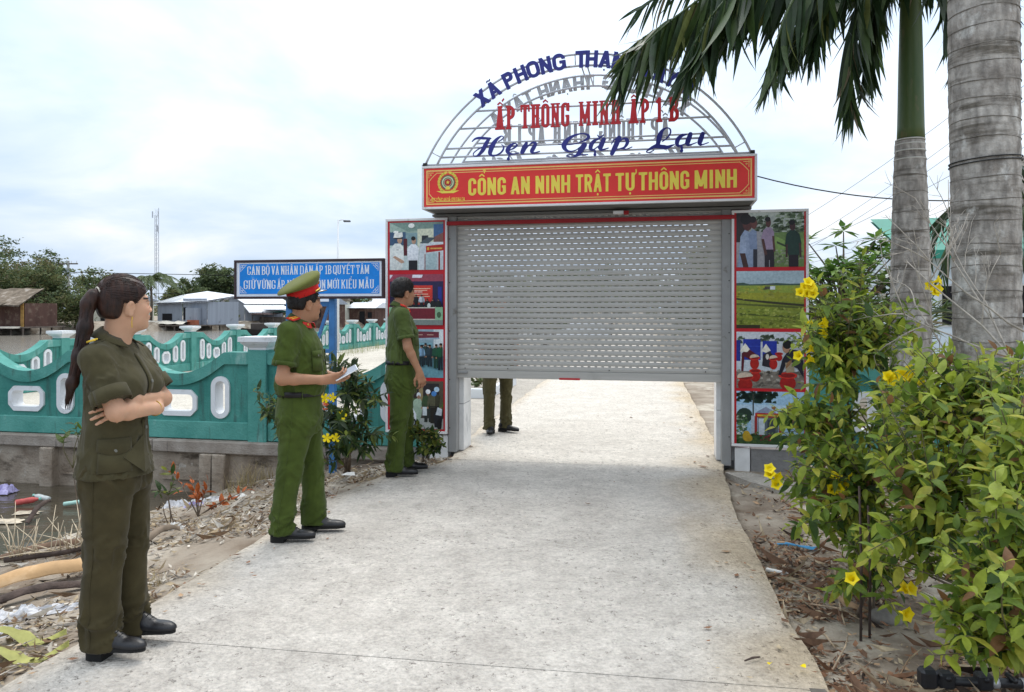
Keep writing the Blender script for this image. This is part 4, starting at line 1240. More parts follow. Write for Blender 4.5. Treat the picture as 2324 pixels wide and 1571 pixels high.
for i, (x, y0, h, c1) in enumerate(((.10, .26, .46, '24423f'), (.20, .25, .46, '24423f'), (.30, .25, .46, '2b4a42'), (.40, .25, .46, '24423f'), (.52, .24, .44, '26433f'), (.68, .26, .46, '27433f'), (.60, .23, .45, '8fb6d6'), (.76, .23, .46, '2b3f49'), (.88, .20, .50, '20503a'), (.965, .16, .56, '1f5a3c'))):
 p.man(x, y0, h, c1, '182b33' if c1 != '20503a' else '1b4030', w=.26)
p.obj(BL)
p = Paint(.045, bz(975), .628, bz(866), y_)
p.r(0, 0, 1, 1, '4d4740').r(0, .3, 1, 1, '5e5244').r(.55, .5, .62, 1, 'a08b62').r(.40, .55, .54, .95, '38312d').r(.63, .5, .92, .95, '2e2a2c').r(.02, .45, .14, 1, 'c8b26e').r(0, 0, 1, .22, 'b9bdb8').e(.47, .52, .12, .12, '4f6b42', 12).e(.9, .5, .10, .12, '59763f').e(.25, .4, .15, .15, '47603a')
p.poly([(.40, .16), (.38, .42), (.46, .60), (.56, .66), (.62, .52), (.60, .30), (.56, .14)], 'a9bfa8').e(.545, .70, .04, .06, 'e6ebef').e(.545, .66, .03, .04, 'a57e68').poly([(.36, .05), (.37, .36), (.44, .42), (.50, .30), (.50, .05)], 'e9edf0').e(.44, .12, .06, .10, '24262a').e(.44, .12, .03, .05, 'c9cdd2')
p.man(.72, .14, .66, '3f5437', '2c3330').e(.72, .78, .045, .05, 'eef2f4').man(.84, .12, .72, '5c5a44', '2a2722').e(.83, .74, .05, .055, '4f86c4').e(.88, .83, .05, .055, 'b9d4e6').r(.62, .28, .70, .46, 'dfe8ea')
p.poly([(.84, .04), (.82, .30), (.90, .46), (.98, .42), (.99, .24), (.96, .04)], '22242a').poly([(.86, .30), (.90, .46), (.98, .42), (.97, .28)], 'cfd6dc').e(.93, .10, .045, .12, '17181b').r(.3, 0, .34, .3, '3b4738')
p.obj(BL)
# right board photos
WR = 3.515 - 2.818
p = Paint(.045, bz(607, 1), WR - .04, bz(481, 1), y_)
p.r(0, 0, 1, 1, '8c9a86').r(0, .62, 1, 1, 'b6bdb4').r(0, 0, .55, .64, 'a9a7ad').poly([(.42, 0), (.56, .62), (1, .62), (1, 0)], '6f8a4c').poly([(.5, .2), (.58, .55), (.75, .45), (1, .5), (1, .2)], '84a356').poly([(.60, .42), (.90, .26), (.90, .29), (.6, .46)], '39452b')
p.speck(.55, .62, .98, 1, ['4f6144', '67785a', '3f5038', '8b9a80'], 90, .045, 2).speck(.25, .62, .48, .9, ['5a6a52', '7b8872', '48573f'], 40, .04, 3).speck(.55, .02, .98, .3, ['8f9a76', '6e7c55', 'a5ad92'], 60, .03, 5)
p.r(0, .45, .18, 1, '2f2426').poly([(.02, 0), (.06, .55), (.13, .68), (.20, .62), (.28, .3), (.27, 0)], '97a6c2').poly([(.04, .25), (.06, .55), (.14, .58), (.15, .25)], 'a9b8d4').poly([(.05, .25), (.13, .25), (.18, 0), (.10, 0)], '4a2c28').e(.165, .78, .075, .13, '5c3330').e(.14, .86, .085, .10, '1c1416')
p.poly([(.20, .32), (.18, .60), (.24, .68), (.30, .64), (.31, .32)], '8d9dbd').r(.25, 0, .31, .32, '2c2c38').e(.26, .78, .05, .10, '6a3d37').e(.245, .85, .05, .06, '201718')
p.poly([(.41, .30), (.37, .52), (.40, .66), (.46, .71), (.52, .70), (.56, .62), (.56, .30)], 'a48fa8').r(.42, 0, .56, .31, '241c26').r(.485, 0, .495, .12, 'b5b3b8').poly([(.37, .50), (.41, .50), (.46, .22), (.42, .20)], '5b3833').poly([(.53, .55), (.56, .55), (.58, .28), (.55, .26)], '5b3833').e(.475, .79, .038, .085, '54332f').e(.465, .85, .042, .045, '171213')
p.poly([(.77, .20), (.72, .40), (.74, .58), (.80, .65), (.86, .65), (.93, .58), (.96, .42), (.92, .20)], '1e3b31').r(.775, 0, .915, .21, '20141f').e(.83, .72, .042, .08, '47292a').e(.82, .785, .045, .045, '120e10').poly([(.73, .40), (.76, .40), (.755, .17), (.73, .17)], '4a2c2a').poly([(.92, .42), (.955, .42), (.96, .17), (.935, .17)], '4a2c2a')
p.obj(BR)
p = Paint(.045, bz(745, 1), WR - .04, bz(616, 1), y_)
p.r(0, 0, 1, 1, '8c9632').r(0, .745, 1, 1, 'a9bcc4').poly([(0, .745), (0, .79), (.1, .80), (.2, .77), (.4, .775), (.6, .79), (.8, .775), (1, .78), (1, .745)], '40584a').r(0, .62, 1, .748, '8f9f3c').poly([(0, .62), (1, .62), (1, .45), (0, .52)], '9a9a2c').poly([(0, .53), (.3, .49), (.7, .45), (1, .42), (1, .38), (.6, .42), (.2, .47), (0, .50)], '3d3a20')
for k in range(4):
 z_ = .44 - k * .085; p.poly([(0, z_), (.3, z_ - .02), (.7, z_ - .04), (1, z_ - .07), (1, z_ - .10), (.5, z_ - .065), (0, z_ - .03)], ('5d6626', '8b9a3a', '54601f', '7f8f31')[k])
p.speck(0, .0, 1, .36, ['93a23f', '7d8c2e', 'a8b14f', '6b7826', 'b3b95a'], 230, .025, 8).speck(0, .5, 1, .73, ['a3a232', '96983a', 'aeab45'], 80, .03, 9).r(0, 0, .35, .06, '3a3419')
p.r(.42, .68, .50, .73, '4c4a3c').r(.50, .675, .575, .735, 'dbe0e2').r(.43, .755, .56, .77, '5a6060').r(.40, .675, .45, .695, '4a3d33')
p.obj(BR)
p = Paint(.045, bz(880, 1), WR - .04, bz(753, 1), y_)
p.r(0, 0, 1, 1, 'c8ccd2').r(0, 0, 1, .34, '8b8276').r(0, .30, 1, .55, 'cbd3da').speck(0, .02, 1, .32, ['6e675d', 'a29a8c', '7d756a', 'b7b0a4'], 120, .04, 6).speck(.0, .80, .98, .93, ['4c5a48', '63705c'], 40, .05, 7).r(0, .48, .06, .85, '1f2f8a').r(.10, .5, .36, .87, '22359c').r(.39, .5, .60, .84, '22359c').r(.12, .74, .36, .75, '3a4fb8').r(.12, .62, .36, .63, '3a4fb8').r(0, 0, .03, .01, '8b8276')
p.poly([(.07, .30), (.08, .62), (.18, .70), (.30, .60), (.24, .48), (.12, .56), (.105, .30)], '5c1c28').poly([(.05, .65), (.13, .80), (.20, .69), (.16, .64)], 'efe9d8').poly([(.38, .40), (.40, .60), (.50, .66), (.58, .52), (.52, .36)], '2b2630').poly([(.37, .66), (.44, .79), (.51, .67), (.44, .63)], 'efe9d8').e(.46, .56, .025, .05, 'd9d2c6')
for cx, cy, rx, ry in ((.27, .47, .08, .13), (.55, .46, .07, .12), (.63, .57, .06, .08), (.28, .24, .09, .12), (.13, .10, .13, .16), (.76, .14, .14, .17)): p.e(cx, cy - ry * .25, rx * .85, ry * .8, 'b01f1c').e(cx, cy + ry * .55, rx, ry * .35, 'd13228').e(cx, cy + ry * .55, rx * .78, ry * .22, '8f1c1b')
for cx, cy, rx, ry in ((.27, .55, .07, .05), (.55, .54, .06, .05), (.13, .20, .12, .08)): p.e(cx, cy, rx, ry, 'd9c4ad', 16, 10, 200)
p.poly([(.62, .24), (.68, .52), (.78, .70), (.90, .68), (.99, .50), (.99, .20), (.90, .36), (.74, .44), (.66, .24)], '20222e').e(.735, .72, .055, .09, 'b58a70').e(.75, .78, .065, .08, '15131a').poly([(.72, .46), (.74, .28), (.86, .30), (.84, .46)], 'b3a184')
p.obj(BR)
p = Paint(.045, bz(1009, 1), WR - .04, bz(887, 1), y_)
p.r(0, 0, 1, 1, '9fc3dc').r(0, .45, 1, .75, 'b9d3e4').speck(0, .80, .6, 1, ['23372f', '2d4638', '1b2c27'], 90, .05, 12).r(.24, .4, .26, .95, '3a3f38').e(.12, .55, .12, .14, '24382c').e(.05, .50, .1, .1, '2b4534').r(.22, .2, .29, .55, 'b8c3cd').poly([(.28, .55), (.30, .62), (.44, .72), (.58, .62), (.60, .55)], '8b93a8').r(.28, .52, .66, .60, 'b4231f').r(.31, .54, .63, .575, 'e2b13c').r(.27, .12, .31, .54, '9b2f2c').r(.63, .12, .67, .54, '9b2f2c').r(.32, .15, .62, .52, '5f6a70').r(.33, .2, .42, .5, 'c9d4dc').r(.46, .15, .58, .48, '3d464d').r(0, 0, 1, .2, '3d5a34').speck(0, 0, 1, .24, ['45663a', '2f4a2a', '587a44', '6b8b4b'], 110, .035, 14).speck(0, .12, .16, .55, ['4c7044', '3a5a36', '6d8f58', 'd7e0d0'], 60, .035, 15).e(.15, .17, .06, .10, 'c6a22c').e(.19, .13, .05, .06, 'b8952a').speck(.36, .1, .55, .2, ['a33a44', '8b2f3b'], 20, .02, 16)
p.obj(BR)
# feet under the boards
MB().bbox(2.85, -.012, -.08, 2.99, .26, .150, .004).obj('plinth_block', m_tile, gate)
MB().bbox(3.0, .0, -.2, 3.52, .24, .14, .004).obj('plinth', mat('raw_block', (.23, .225, .22), .95, .15, 8, bump=.5, bscale=40), gate)
MB().bbox(-.20, -.01, -.1, -.006, .24, .172, .004).obj('plinth_block', m_tile, gate)
MB().bbox(-.66, .02, -.3, -.21, .24, .16, .004).obj('plinth', mat('raw_block', (.2, .2, .2)), gate)

# ------------------------------------------------------------------ scalloped walls by the water
m_teal = mat('teal_paint', (.032, .185, .158), .75, col2=(.075, .285, .245), scale=2.2, detail=10, bump=.4, bscale=45, wear=((.16, .34, .30), 4, .60, .16), wear2=((.04, .085, .075), 3, .55, .16, (2.4, 2.4, .3)))
m_tealr = mat('teal_trim', (.052, .235, .20), .75, col2=(.105, .335, .29), scale=2.5, detail=10, bump=.4, bscale=45, wear=((.28, .46, .42), 5, .58, .16, (1, 1, .35)), wear2=((.055, .105, .09), 3.5, .57, .14, (2.5, 2.5, .35)))
m_wht = mat('white_wall_paint', (.70, .72, .74), .65, .05, 4, bump=.15, bscale=50, wear=((.46, .46, .43), 5, .58, .15), wear2=((.30, .29, .26), 4, .64, .1, (2, 2, .4)))
def scallop(x, w, zt, dip):
 """top line: flat by the pillars, a sagging bow between"""
 s = np.abs(x - w / 2) / (w / 2)
 q = s / .66
 return zt - dip * np.where(q < 1, .55 * (1 - q * q) + .45 * np.cos(np.minimum(q, 1) * math.pi / 2), 0)
def octa(x, y, cx, cy, hw, hh, c):
 return np.maximum(d_rbox(x, y, cx - hw, cy - hh, cx + hw, cy + hh), ((np.abs(x - cx) + np.abs(y - cy)) - (hw + hh - c)) * .7071)
def wall_panel_meshes(w, zt, dip, ops, th=.11, h=.022, zb=0.0):
 def hole(x, y, grow):
  d = np.full_like(x, 9.0)
  for k, cx, cy, hw, hh in ops:
   if k == 'o': d = U_(d, d_rbox(x, y, cx - hw - grow, cy - hh - grow, cx + hw + grow, cy + hh + grow, hw + grow))
   else: d = U_(d, d_rbox(x, y, cx - hw, cy - hh, cx + hw, cy + hh, min(hw, hh) * .55) if grow == 0 else octa(x, y, cx, cy, hw + grow, hh + grow, .07))
  return d
 top = lambda x: scallop(x, w, zt, dip)
 body = lambda x, y: S_(np.maximum(np.maximum((y - top(x)) * .8, zb - y), np.maximum(-x, x - w)), hole(x, y, 0.0))
 V, F = slab2d(body, (-.02, w + .02, zb - .02, zt + .02), h, th)
 mb = np_mesh('wall_panel', V, F, m_teal)
 band = lambda x, y: np.maximum(np.maximum((y - top(x) - .006) * .8, (top(x) - .125 - y) * .8), np.maximum(-x, x - w))
 V, F = slab2d(band, (-.02, w + .02, zb, zt + .04), h, th + .07, y0=-.035)
 mt = np_mesh('top_band', V, F, m_tealr)
 foot = MB().bbox(0, -.030, zb + .004, w, th + .03, zb + .20, .008).mesh('foot_band', m_tealr)
 fr = []
 for k, cx, cy, hw, hh in ops:
  g = .048
  o1 = lambda x, y: hole1(x, y, k, cx, cy, hw, hh, g)
  def hole1(x, y, k, cx, cy, hw, hh, gr):
   if k == 'o': return S_(d_rbox(x, y, cx - hw - gr, cy - hh - gr, cx + hw + gr, cy + hh + gr, hw + gr), d_rbox(x, y, cx - hw + .004, cy - hh + .004, cx + hw - .004, cy + hh - .004, hw - .004))
   return S_(octa(x, y, cx, cy, hw + gr, hh + gr, .075), d_rbox(x, y, cx - hw + .004, cy - hh + .004, cx + hw - .004, cy + hh - .004, min(hw, hh) * .5))
  V, F = slab2d(o1, (cx - hw - .08, cx + hw + .08, cy - hh - .08, cy + hh + .08), .014, th + .05, y0=-.025)
  fr.append(np_mesh('opening_frame', V, F, m_wht))
 return mb, mt, foot, fr
def pillar_meshes(w, zt, zc, th=.11):
 pm = MB().bbox(-w / 2, -.055, -.02, w / 2, th + .055, zt + .035, .006).mesh('pillar', m_tealr)
 cb = MB()
 y = th / 2
 prof = [(.10, zt + .036), (.105, zt + .06), (.125, zt + .075), (.160, zt + .105), (.172, zt + .125), (.185, zt + .126), (.185, zc - .002), (.178, zc)]
 V = []; F = []
 for r, z in prof:
  V += [(-r, y - r, z), (r, y - r, z), (r, y + r, z), (-r, y + r, z)]
 for i in range(len(prof) - 1):
  for k in range(4): F.append((4 * i + k, 4 * i + (k + 1) % 4, 4 * i + 4 + (k + 1) % 4, 4 * i + 4 + k))
 F.append((3, 2, 1, 0)); F.append(tuple(4 * (len(prof) - 1) + k for k in range(4)))
 return pm, cb.add(V, F).mesh('cap', m_wht)
def build_wall(name, org, ang, n, pitch, pw, zt, zc, dip, ops, label, base_z, cat='wall', last=True):
 t = empty(name, (org[0], org[1], base_z), ang, label, cat)
 wp = pitch - pw
 mb, mt, foot, fr = wall_panel_meshes(wp, zt, dip, ops)
 pm, cm = pillar_meshes(pw, zt, zc)
 for i in range(n + (1 if last else 0)):
  pl = obj('pillar', pm, t, loc=(i * pitch, 0, 0)); obj('cap', cm, pl)
  if i == n: break
  x = i * pitch + pw / 2
  pn = obj('wall_panel', mb, t, loc=(x, 0, 0))
  obj('top_band', mt, pn); obj('foot_band', foot, pn)
  for f in fr: obj('opening_frame', f, pn)
 return t
NP = 1.985
near_ops = [('x', (NP - .22) / 2, .40, .195, .098), ('o', (NP - .22) / 2 - .53, .47, .064, .185), ('o', (NP - .22) / 2 + .53, .47, .064, .185)]
o_ = g2w(-.175 - 4 * NP, .035)
build_wall('scalloped_wall', o_, -TH, 4, NP, .22, .965, 1.145, .245, near_ops, 'teal scalloped wall with white framed openings joined to the gate', .03, last=False)
FP = math.hypot(*FFD); fw = FP - .22
far_ops = [('x', fw / 2, .40, .105, .10), ('o', fw / 2 - .36, .47, .05, .16), ('o', fw / 2 + .36, .47, .05, .16), ('o', fw / 2 - .66, .53, .05, .22), ('o', fw / 2 + .66, .53, .05, .22)]
o2 = FF0 - FFD * 3
build_wall('scalloped_wall', (o2[0], o2[1]), math.atan2(FFD[1], FFD[0]), 17, FP, .22, .965, 1.145, .245, far_ops, 'long teal scalloped wall running along the riverbank promenade', -.10)
# right-hand piece of the same wall beyond the gate
o3 = g2w(3.60, .02)
build_wall('scalloped_wall', o3, -TH, 1, 1.9, .22, .965, 1.145, .245, [('x', .84, .40, .135, .085), ('o', .31, .47, .058, .16), ('o', 1.37, .47, .058, .16)], 'short teal wall behind the yellow flowering shrub, right of the gate', .03)
# capping beam, retaining wall and concrete piles under the near wall
m_old = mat('weathered_concrete', (.20, .155, .115), .95, col2=(.40, .34, .275), scale=3, detail=12, bump=.6, bscale=40, wear=((.085, .065, .048), 2.4, .54, .12, (1, 1, 2.2)), wear2=((.50, .47, .42), 7, .62, .1))
m_beam = mat('beam_concrete', (.22, .185, .155), .95, col2=(.36, .32, .28), scale=4, detail=12, bump=.6, bscale=50, wear=((.11, .10, .09), 6, .58, .12, (2, 1, .3)))
rw = empty('retaining_wall', g2w(-9, -.09), -TH, 'stained concrete retaining wall with capping beam over the inlet', 'retaining wall')
for k in range(3):
 MB().bbox(k * 2.8 + .004, .0, -.105, (k + 1) * 2.8 - .004, .32, .028, .012).obj('capping_beam', m_beam, rw)
MB().box(0, .07, -1.6, 8.4, .30, -.108).obj('wall_face', m_old, rw)
mpile = MB().bbox(-.085, -.03, -1.6, .085, .10, -.108, .01).mesh('pile', m_old)
for px in (107, 470, 497, -180, 300):
 u, _ = gp(px, 1070, -.09); obj('pile', mpile, rw, loc=(u + 9, 0, 0), rot=(0, R(1.5 if px == 497 else 0), 0))
for u in (2.2, 4.4, 5.7, 7.2):
 MB().bbox(u, .045, -.42, u + 1.1, .069, -.40, .004).obj('ledge', m_old, rw)

# ------------------------------------------------------------------ blue slogan sign
m_sblue = mat('sign_blue', (.008, .235, .74), .5, .10, 4, wear=((.10, .34, .74), 7, .66, .06))
m_stxt = mat('sign_white', (.72, .77, .86), .55, .06, 6)
m_bpost = mat('blue_steel', (.05, .18, .42), .5, .15, 6, wear=((.16, .30, .46), 9, .6, .1))
m_frame = mat('dark_frame', (.045, .028, .032), .5, .2, 5, wear=((.30, .24, .24), 4, .62, .1))
SW = -.32
s0 = gp(533, 590, SW); s1_ = gp(873, 583, SW); sb = gp(533, 679, SW)
sg = empty('slogan_sign', g2w(s0[0], SW), -TH, 'blue slogan sign with white slab lettering in dark frame on blue posts', 'sign')
SWd = s1_[0] - s0[0]; st, sbm = s0[1] - .005, sb[1]
for a in ((0, st - .026, SWd, st), (0, sbm, SWd, sbm + .026), (0, sbm + .0265, .026, st - .0265), (SWd - .026, sbm + .0265, SWd, st - .0265)):
 MB().bbox(a[0], -.02, a[1], a[2], .025, a[3], .003).obj('frame', m_frame, sg)
MB().box(.024, -.008, sbm + .024, SWd - .024, .012, st - .024).obj('board', m_stxt, sg)
MB().box(.062, -.0105, sbm + .052, SWd - .052, -.0085, st - .042).obj('blue_field', m_sblue, sg)
def sgx(cx): return gp((820 + .2496 * cx) / 1.575, 630, SW)[0] - s0[0]
def sgz(cx, cy): return gp((820 + .2496 * cx) / 1.575, (900 + .2496 * cy) / 1.575, SW)[1]
for txt, a, b, yb in (('CÁN', 265, 447, 327), ('BỘ', 470, 584, 327), ('VÀ', 610, 722, 326), ('NHÂN', 745, 990, 326), ('DÂN', 1015, 1207, 325), ('ẤP', 1232, 1345, 325), ('1B', 1378, 1468, 324), ('QUYẾT', 1492, 1800, 323), ('TÂM', 1822, 2010, 323),
                      ('GIỮ', 214, 384, 530), ('VỮNG', 402, 668, 530), ('ẤP', 692, 800, 530), ('NÔNG', 835, 1085, 530), ('THÔN', 1140, 1385, 530), ('MỚI', 1407, 1585, 530), ('KIỂU', 1608, 1830, 530), ('MẪU', 1858, 2078, 530)):
 zb_ = sgz(1150, 325 if yb < 400 else 530)
 hgt = sgz(1150, 200) - sgz(1150, 325)
 flat_text(txt, sgx(a), sgx(b), zb_, hgt, -.0125, m_stxt, sg, t=.125, wglyph=.46, sf=.045, gap=.055, space=.3, ms=.13, depth=.0015, res=26)
for sx, ox in ((1, .075), (-1, SWd - .066)):
 for sz, oz in ((1, sbm + .064), (-1, st - .054)):
  mb = MB()
  for (a, b), (c, d) in (((0, 0), (.07, 0)), ((0, 0), (0, .07)), ((.01, .055), (.03, .03)), ((.03, .03), (.055, .01)), ((.012, .012), (.035, .035)), ((.0, .03), (.02, .02)), ((.03, .0), (.02, .02))):
   mb.bar((ox + sx * a, -.0115, oz + sz * b), (ox + sx * c, -.0115, oz + sz * d), .005, .0015, up=(0, 1, 0))
  mb.obj('corner_print', m_stxt, sg)
pu = gp(750, 700, SW)[0] - s0[0]; pu2 = gp(652, 700, SW)[0] - s0[0]
for q in (pu, pu2):
 MB().bbox(q - .032, .026, -.5, q + .032, .09, sbm + .25, .004).obj('post', m_bpost, sg)
zt_ = gp(740, 690, SW)[1]
for a, b in (((pu - .04, .058, zt_ - .01), (pu2 + .10, .058, .55)), ((pu2 + .04, .058, zt_ - .05), (pu - .12, .058, .60))):
 MB().bar(a, b, .03, .03).obj('brace', m_bpost, sg)
zq = gp(700, 797, SW)[1]
MB().bar((pu - .034, .058, zq), (pu2 + .034, .058, zq), .04, .04).obj('rail', m_bpost, sg)
MB().bar((pu - .034, .058, zt_), (pu2 + .034, .058, zt_), .035, .05).obj('rail', m_bpost, sg)
MB().bar(((pu + pu2) / 2, .058, zq - .02), ((pu + pu2) / 2, .058, -.3), .035, .035).obj('strut', m_bpost, sg)
# ------------------------------------------------------------------ trees, sheds and boats across the river
LEAFM = [mat('leaf_dark', (.07, .10, .045), .7, .3, 3, trans=.3), mat('leaf_mid', (.115, .15, .06), .7, .3, 3, trans=.3), mat('leaf_olive', (.155, .16, .065), .7, .3, 3, trans=.3), mat('leaf_dry', (.20, .165, .10), .7, .3, 3, trans=.2)]
m_bark = mat('bark', (.13, .105, .08), .9, .3, 8, bump=.6, bscale=30)
def crown_mesh(blobs, n, size, seed, weights=(.4, .4, .15, .05), name='crown'):
 """blobs: (cx,cy,cz,rx,ry,rz); leaf-sized faces gathered in clumps"""
 rg = np.random.default_rng(seed)
 B = np.array(blobs, float); vol = B[:, 3] * B[:, 4] * B[:, 5]
 kc = max(14, n // 34)
 bi = rg.choice(len(B), kc, p=vol / vol.sum())
 d = rg.normal(size=(kc, 3)); d /= np.linalg.norm(d, axis=1)[:, None]
 C = B[bi, :3] + d * B[bi, 3:] * (rg.uniform(.25, 1.0, (kc, 1)) ** .5)
 ci = rg.integers(0, kc, n)
 sc = (B[bi[ci], 3:].mean(1) * .24)[:, None]
 P = C[ci] + rg.normal(size=(n, 3)) * sc * np.array([1, 1, .6])
 a = rg.normal(size=(n, 3)); a[:, 2] *= .6; a /= np.linalg.norm(a, axis=1)[:, None]
 b = np.cross(a, rg.normal(size=(n, 3))); b /= np.linalg.norm(b, axis=1)[:, None]
 s = size * rg.uniform(.6, 1.3, (n, 1))
 V = np.stack([P - a * s, P + b * s * .36 - a * s * .1, P + a * s, P - b * s * .36 + a * s * .1], 1).reshape(-1, 3)
 F = np.arange(4 * n).reshape(n, 4)
 cm = rg.choice(4, kc, p=weights)
 mi = np.where(rg.random(n) < .7, cm[ci], rg.choice(4, n, p=weights))
 return np_mesh(name, V, F, LEAFM, mi=mi), C
def tree(base, h, blobs, n, size, seed, label, group, weights=(.4, .4, .15, .05), name='tree', tr=.12):
 t = empty(name, base, 0, label, 'tree', group)
 me, C = crown_mesh(blobs, n, size, seed, weights)
 obj('crown', me, t)
 mb = MB(); rg = random.Random(seed)
 B = blobs[0]
 mb.tube([(0, 0, -.3), (.03 * h, 0, h * .25), (B[0] * .6, B[1] * .6, B[2])], [tr, tr * .75, tr * .35], 7)
 for c in C[:: max(1, len(C) // 10)]:
  mb.tube([(B[0] * .2, B[1] * .2, h * rg.uniform(.2, .45)), (c[0] * .6, c[1] * .6, c[2] * .85), tuple(c)], [tr * .4, tr * .25, tr * .08], 5)
 mb.obj('trunk', m_bark, t, smooth=True)
 return t
def bank_depth(px):
 k = (px - CX_PX) / F_PX; t = (k * 60 + 41) / (25.5 - 30 * k); return 60 + 30 * t
def at_far(px, extra=3.0, z=.2):
 d = bank_depth(px) + extra; p = ray(px, 700, d); return Vector((p.x, p.y, z))
GR = 'trees on the far riverbank'
rgt = random.Random(5)
def far_tree(px, top, wpx, extra, seed, label, weights=(.35, .4, .2, .05), low=.25, n=1500):
 n = int(n * 1.9); top -= 8; wpx *= 1.25
 b = at_far(px, extra, .15); d = b.y
 H = CAM_H + (HZ_PX - top) / F_PX * d - .15; rw_ = wpx / F_PX * d / 2
 rg = random.Random(seed); bl = []
 for k in range(5):
  bl.append((rg.uniform(-.5, .5) * rw_, rg.uniform(-.5, .5) * rw_, H * rg.uniform(low + .2, .78), rw_ * rg.uniform(.45, .7), rw_ * rg.uniform(.45, .7), H * rg.uniform(.16, .26)))
 bl.append((rg.uniform(-.2, .2) * rw_, 0, H * .84, rw_ * .45, rw_ * .45, H * .15))
 bl.append((0, 0, H * (low + .15), rw_ * .75, rw_ * .75, H * .18))
 return tree(b, H, bl, n, .17 * d / 70, seed, label, GR, weights, tr=.16)
far_tree(18, 548, 120, 9, 1, 'tall tree behind the rusty riverside house', n=2600)
far_tree(70, 590, 120, 6, 2, 'brownish tree behind the rusty riverside house', (.1, .3, .35, .25), n=2600)
far_tree(112, 570, 60, 12, 3, 'slender tall tree beside the utility pole', n=1500)
far_tree(128, 610, 60, 5, 14, 'dark green tree leaning over the rusty house roof', (.6, .3, .1, 0), n=1600)
far_tree(-20, 560, 110, 5, 31, 'leafy tree left of the rusty riverside house', n=2400)
far_tree(95, 600, 90, 2.5, 32, 'olive tree close behind the rusty house', (.15, .45, .35, .05), low=.1, n=2400)
far_tree(172, 640, 70, .6, 4, 'light green bush at the water edge right of the rusty house', (.1, .4, .45, .05), low=.0, n=1800)
far_tree(205, 612, 90, 34, 5, 'distant grey green tree behind the ponytail', n=1300)
far_tree(248, 620, 80, 38, 6, 'distant tree left of the coconut palm', n=1300)
far_tree(290, 645, 70, 40, 7, 'distant low tree hidden behind the head of the woman', n=900)
far_tree(395, 650, 60, 45, 8, 'small distant tree between the coconut palm and grove', n=700)
far_tree(432, 640, 70, 12, 9, 'broad green tree behind the grey metal shed', (.4, .45, .15, 0), n=2000)
far_tree(470, 600, 70, 16, 10, 'tallest tree of the grove behind the grey metal shed', (.6, .35, .05, 0), n=2200)
far_tree(518, 612, 60, 15, 11, 'tall dark tree at the left edge of the slogan sign', (.6, .35, .05, 0), n=1800)
far_tree(524, 690, 32, .5, 12, 'young bright green tree beside the grey gabled shed', (.1, .6, .3, 0), low=.05, n=900)
far_tree(800, 655, 75, 6, 13, 'bushy tree under the slogan sign right of the lamp pole', (.4, .45, .15, 0), low=.05, n=1900)
far_tree(842, 640, 90, 30, 15, 'far tree line tree behind the green houses', n=1300)
far_tree(640, 668, 90, 12, 16, 'tree behind the officer with the peaked cap', n=1300)
far_tree(590, 664, 90, 25, 17, 'tree behind the white gabled roof', n=1200)
# far-off wood that reads as one mass
bl = []
rg_ = random.Random(77)
for k in range(60):
 px = rg_.uniform(-300, 1000); d = rg_.uniform(140, 190); p = ray(px, 700, d)
 bl.append((p.x, p.y, rg_.uniform(.5, 3.2), rg_.uniform(5, 9), rg_.uniform(4, 7), rg_.uniform(1.8, 3.4)))
tag(obj('far_wood', crown_mesh(bl, 9000, .55, 99)[0]), 'low distant wood along the horizon beyond the river', 'wood', kind='stuff')
# coconut palm
m_pf = mat('palm_leaf_far', (.07, .10, .035), .6, .3, 2, trans=.25)
cp = at_far(342, 4, .1); cpt = empty('coconut_palm', cp, 0, 'coconut palm with wind-blown fronds behind the head of the woman', 'palm')
Hc = CAM_H + (HZ_PX - 638) / F_PX * cp.y
MB().tube([(0, 0, -.3), (.1, 0, Hc * .5), (0, 0, Hc)], [.16, .12, .10], 8).obj('trunk', m_bark, cpt, smooth=True)
rg_ = random.Random(3)
for k in range(15):
 az = k * 2.4; up = rg_.uniform(.2, 1.25); Ln = rg_.uniform(2.9, 3.9)
 pts = []
 for i in range(8):
  s_ = i / 7
  pts.append(Vector((math.cos(az) * Ln * s_ * (1 - .25 * s_) * .9 + .5 * s_ * s_, math.sin(az) * Ln * s_ * .9, Hc + Ln * (up * s_ * .75 - (.35 + .55 * up) * s_ * s_))))
 mb = MB()
 for i in range(7): mb.tube([pts[i], pts[i + 1]], .02, 4)
 for i in range(1, 8):
  for q in range(3):
   o = pts[i] + (pts[i - 1] - pts[i]) * q / 3
   t_ = (pts[i] - pts[i - 1]).normalized(); sd_ = t_.cross(Vector((0, 0, 1))).normalized()
   for s_ in (-1, 1):
    e_ = o + sd_ * s_ * .42 + t_ * .35 - Vector((0, 0, .30))
    wv = t_ * .10
    mb.add([o - wv, o + wv, e_], [(0, 1, 2)])
 mb.obj('frond', m_pf, cpt)
# rusty house on stilts
m_rust = mat('rusty_sheet', (.085, .045, .035), .85, .3, 1.2, stretch=(1, 1, .2), wear=((.17, .12, .09), 1.5, .5, .15))
m_thatch = mat('thatch_roof', (.17, .135, .10), .95, .35, 2, wear=((.33, .29, .25), 2, .55, .12))
m_zinc = mat('grey_sheet', (.27, .30, .35), .6, .10, .8, stretch=(3, 3, .1), wear=((.17, .18, .2), 1.2, .6, .1))
m_zroof = mat('white_sheet_roof', (.74, .76, .80), .5, .06, .6, wear=((.5, .47, .43), 1.5, .62, .1))
m_plank = mat('grey_plank', (.11, .09, .075), .9, .3, 3)
m_ochre = mat('ochre_post', (.33, .19, .055), .8, .2, 4)
m_darkv = mat('dark_interior', (.012, .012, .014), .9)
m_tarp = mat('pale_tarp', (.62, .58, .50), .7, .1, 3, bump=.4, bscale=4)
def house_axes(px, extra=1.5, z=0.0):
 b = at_far(px, extra, z); return b
